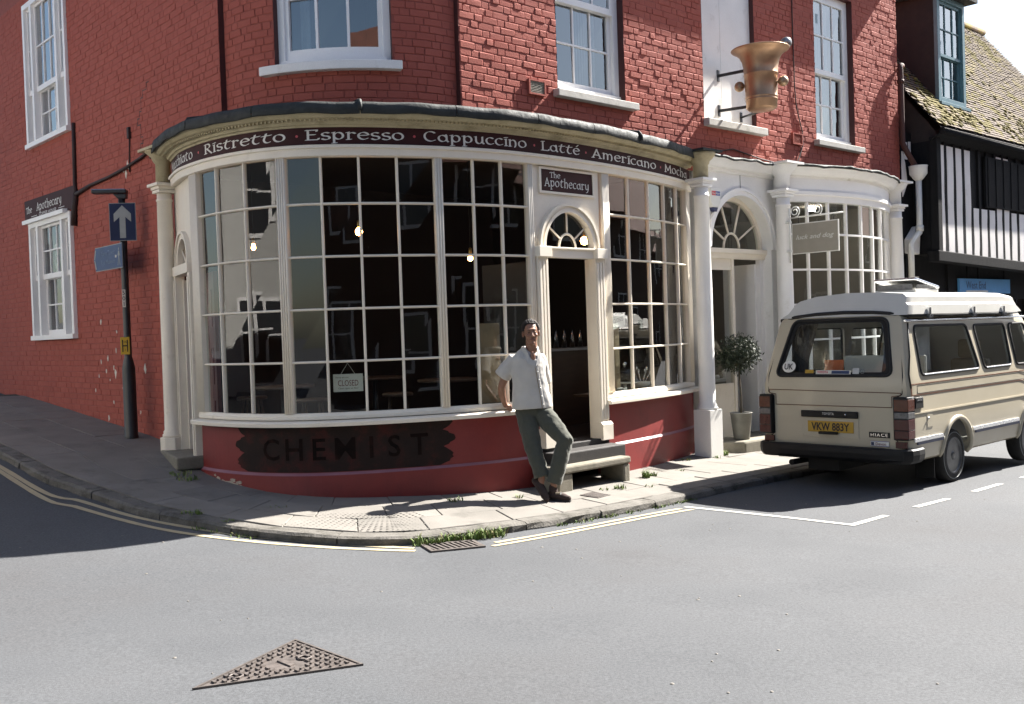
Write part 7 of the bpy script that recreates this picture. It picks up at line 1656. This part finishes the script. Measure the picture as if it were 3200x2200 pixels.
# ------------------------------------------------------------------ houses across the streets (seen in the glass)
mat('brown_brick', (.052, .025, .017), (.035, .018, .014), scale=5, rough=.85, fine=.2, fscale=60, bump=.4, bscale=40)
mat('house_white', (.46, .455, .43), (.42, .415, .39), scale=3, rough=.75, fine=.04)
mat('house_glass', (.03, .035, .04), rough=.08, spec=.8)
def house(name, label, s0, s1, n0, n1, ze, zr, wall, roofm, faces, P=FP, fl=(( .9, 2.4), (3.9, 5.4)), shopm=None):
    c = P((s0 + s1) / 2, (n0 + n1) / 2, 0); t = thing(name, label, 'house', (c.x, c.y, 0)); zb = -.9
    mb = MB(); q = [P(s0, n0, 0), P(s1, n0, 0), P(s1, n1, 0), P(s0, n1, 0)]
    mb.hexa([Vector((p.x, p.y, zb)) for p in q], [Vector((p.x, p.y, ze)) for p in q]); mb.build('wall', wall, t)
    mb = MB(); e = .35; nm_ = (n0 + n1) / 2; a = [P(s0 - e, n0 - e, ze - .1), P(s1 + e, n0 - e, ze - .1), P(s1 + e, n1 + e, ze - .1), P(s0 - e, n1 + e, ze - .1), P(s0 - e, nm_, zr), P(s1 + e, nm_, zr)]
    mb.add(a, [(0, 1, 5, 4), (2, 3, 4, 5), (0, 4, 3), (1, 2, 5), (3, 2, 1, 0)]); rf_ = mb.build('roof', roofm, t)
    mb = MB(); mb.box(P((s0 * .7 + s1 * .3), nm_, zr + .5), (.9, .6, 1.8)); mb.build('chimney', 'brown_brick', rf_)
    for f in faces:
        L_ = (s1 - s0) if f in 'lr' else (n1 - n0); k = max(1, int(L_ / 2.6))
        for i in range(k):
            for z0, z1 in fl:
                x = (i + .5) * L_ / k; w = .55
                def W(d, o, z):
                    if f == 'l': return P(s0 + x + d, n0 - o, z)
                    if f == 'r': return P(s0 + x + d, n1 + o, z)
                    if f == 'a': return P(s0 - o, n0 + x + d, z)
                    return P(s1 + o, n0 + x + d, z)
                mb = MB(); mb.hexa([W(-w, -.02, z0), W(w, -.02, z0), W(w, .03, z0), W(-w, .03, z0)], [W(-w, -.02, z1), W(w, -.02, z1), W(w, .03, z1), W(-w, .03, z1)]); fr = mb.build('window', 'white_joinery', t)
                for a_, b_ in ((-w + .06, -.03), (.03, w - .06)):
                    for c_, d_ in ((z0 + .08, (z0 + z1) / 2 - .02), ((z0 + z1) / 2 + .02, z1 - .06)):
                        mb = MB(); mb.add([W(a_, .034, c_), W(b_, .034, c_), W(b_, .034, d_), W(a_, .034, d_)], [(0, 1, 2, 3)]); mb.build('pane', 'house_glass', fr, fixn=False)
    return t
house('opposite_house', 'brown brick house across the street, mirrored in the bow window', -20.5, -5.2, 10.0, 16.0, 6.8, 9.8, 'brown_brick', 'terracotta', 'la')
house('low_cottage', 'low brown cottage opposite the white shopfront, mirrored in the window beside the door', -4.6, 9.5, 10.0, 16.0, 5.2, 7.8, 'brown_brick', 'terracotta', 'la')
house('horizon_block_terrace', 'unseen brick terrace added to block the bright horizon reflected in the right window', 10.5, 40, 10.4, 17.0, 5.4, 8.2, 'brown_brick', 'terracotta', 'l')  # out of view, added to keep the bright horizon out of the panes
house('horizon_block_house', 'unseen house added at the far right street end to block the low sky in reflections', 46, 54, -6, 14, 6.4, 9.5, 'brown_brick', 'terracotta', 'a')  # unseen blocker, added against low sky glow mirrored in the shop window
house('end_house', 'tile-roofed brick house farther left across the street, mirrored beside the sky', -90, -70.0, 9.6, 17.0, 5.0, 8.0, 'brown_brick', 'terracotta', 'lb')
house('white_corner_house', 'white rendered house across the side street, mirrored in the left panes', -22.0, -12.8, -11.0, -.8, 5.6, 8.6, 'house_white', 'terracotta', 'rb', fl=((1.0, 2.4), (3.5, 4.8)))
# ------------------------------------------------------------------ weeds along kerb and wall
mat('weed', (.093, .155, .025), (.136, .180, .043), scale=18, rough=.7)
mat('weed_dry', (.154, .133, .056), rough=.9)
wd = MB(); rw = random.Random(17)
def tuft(x, y, z, n_, spread, h, mi=0):
    for k in range(n_):
        a = rw.uniform(0, 6.28); r_ = spread * math.sqrt(rw.random()); p = Vector((x + r_ * math.cos(a), y + r_ * math.sin(a), z)); b = rw.uniform(0, 6.28); hh = h * rw.uniform(.45, 1.2); w = rw.uniform(.003, .008)
        d = Vector((math.cos(b), math.sin(b), 0)); e = Vector((-d.y, d.x, 0)); ln_ = rw.uniform(.2, 1.0) * hh
        m_ = 0 if rw.random() < .88 else 1
        wd.add([p - e * w, p + e * w, p + d * ln_ * .4 + Zv * hh * .65 + e * w * .8, p + d * ln_ * .4 + Zv * hh * .65 - e * w * .8], [(0, 1, 2, 3)], m_); wd.add([p + d * ln_ * .4 + Zv * hh * .65 - e * w * .8, p + d * ln_ * .4 + Zv * hh * .65 + e * w * .8, p + d * ln_ + Zv * hh * .9], [(0, 1, 2)], m_)
for i in range(26):
    t_ = i / 25; x, y = -.86 + .72 * t_, 8.70 + .36 * t_ + rw.uniform(-.03, .04); tuft(x, y, gz(x, y) + ROAD, rw.choice((6, 14, 30, 34)), .06, rw.uniform(.05, .11))
for x, y, n_, sp_, h in ((1.50, 11.85, 60, .05, .10), (1.60, 11.98, 30, .05, .06), (2.78, 13.70, 60, .07, .08), (2.66, 13.45, 25, .05, .05), (1.12, 11.12, 45, .07, .06), (.95, 11.05, 20, .06, .04), (-.62, 10.28, 40, .08, .05), (.02, 10.5, 30, .05, .05), (1.45, 11.3, 16, .05, .03), (2.0, 12.4, 16, .06, .03), (-3.45, 10.75, 60, .12, .05), (-3.6, 10.95, 60, .12, .05), (-2.3, 9.75, 20, .1, .03), (-2.98, 9.42, 50, .12, .04), (-2.6, 9.15, 20, .06, .03), (2.2, 13.2, 30, .06, .04)): tuft(x, y, gz(x, y) - .008, n_, sp_, h)
for i in range(30):
    a = rw.uniform(14.9, 17.2); p = KERB.at(a, rw.uniform(.0, .03), 0); tuft(p.x, p.y, gz(p.x, p.y) + ROAD, 8, .05, .03)
for i in range(14):
    a = rw.uniform(11.6, 12.3) if i < 6 else rw.uniform(15.3, 16.2); p = KERB.at(a, .03, 0); tuft(p.x, p.y, gz(p.x, p.y) + ROAD, 10, .05, .035)
tag(wd.build('weeds', ['weed', 'weed_dry'], None, fixn=False), 'green weeds and grass tufts growing along the kerb and wall foot', 'weeds', kind='stuff')
# pale gum spots trodden into road and pavement
gm = MB()
for i in range(90):
    x, y = rw.uniform(-5, 6), rw.uniform(4.0, 12); r_ = rw.uniform(.005, .013); z = gz(x, y)
    onp = min((p - Vector((x, y, 0))).length for p in KERB.P[::6]) 
    k = min(KERB.P[::3], key=lambda p: (p - Vector((x, y, 0))).length_squared); side = y > k.y
    zz = z + .0045 if side else z + ROAD + .004
    gm.lathe([(0, zz + .001), (r_ * .7, zz + .001), (r_, zz - .003)], (x, y, 0), 7)
tag(gm.build('gum_spots', 'flag_a', None, fixn=False), 'pale chewing gum spots trodden into road and pavement', 'spots', kind='stuff')
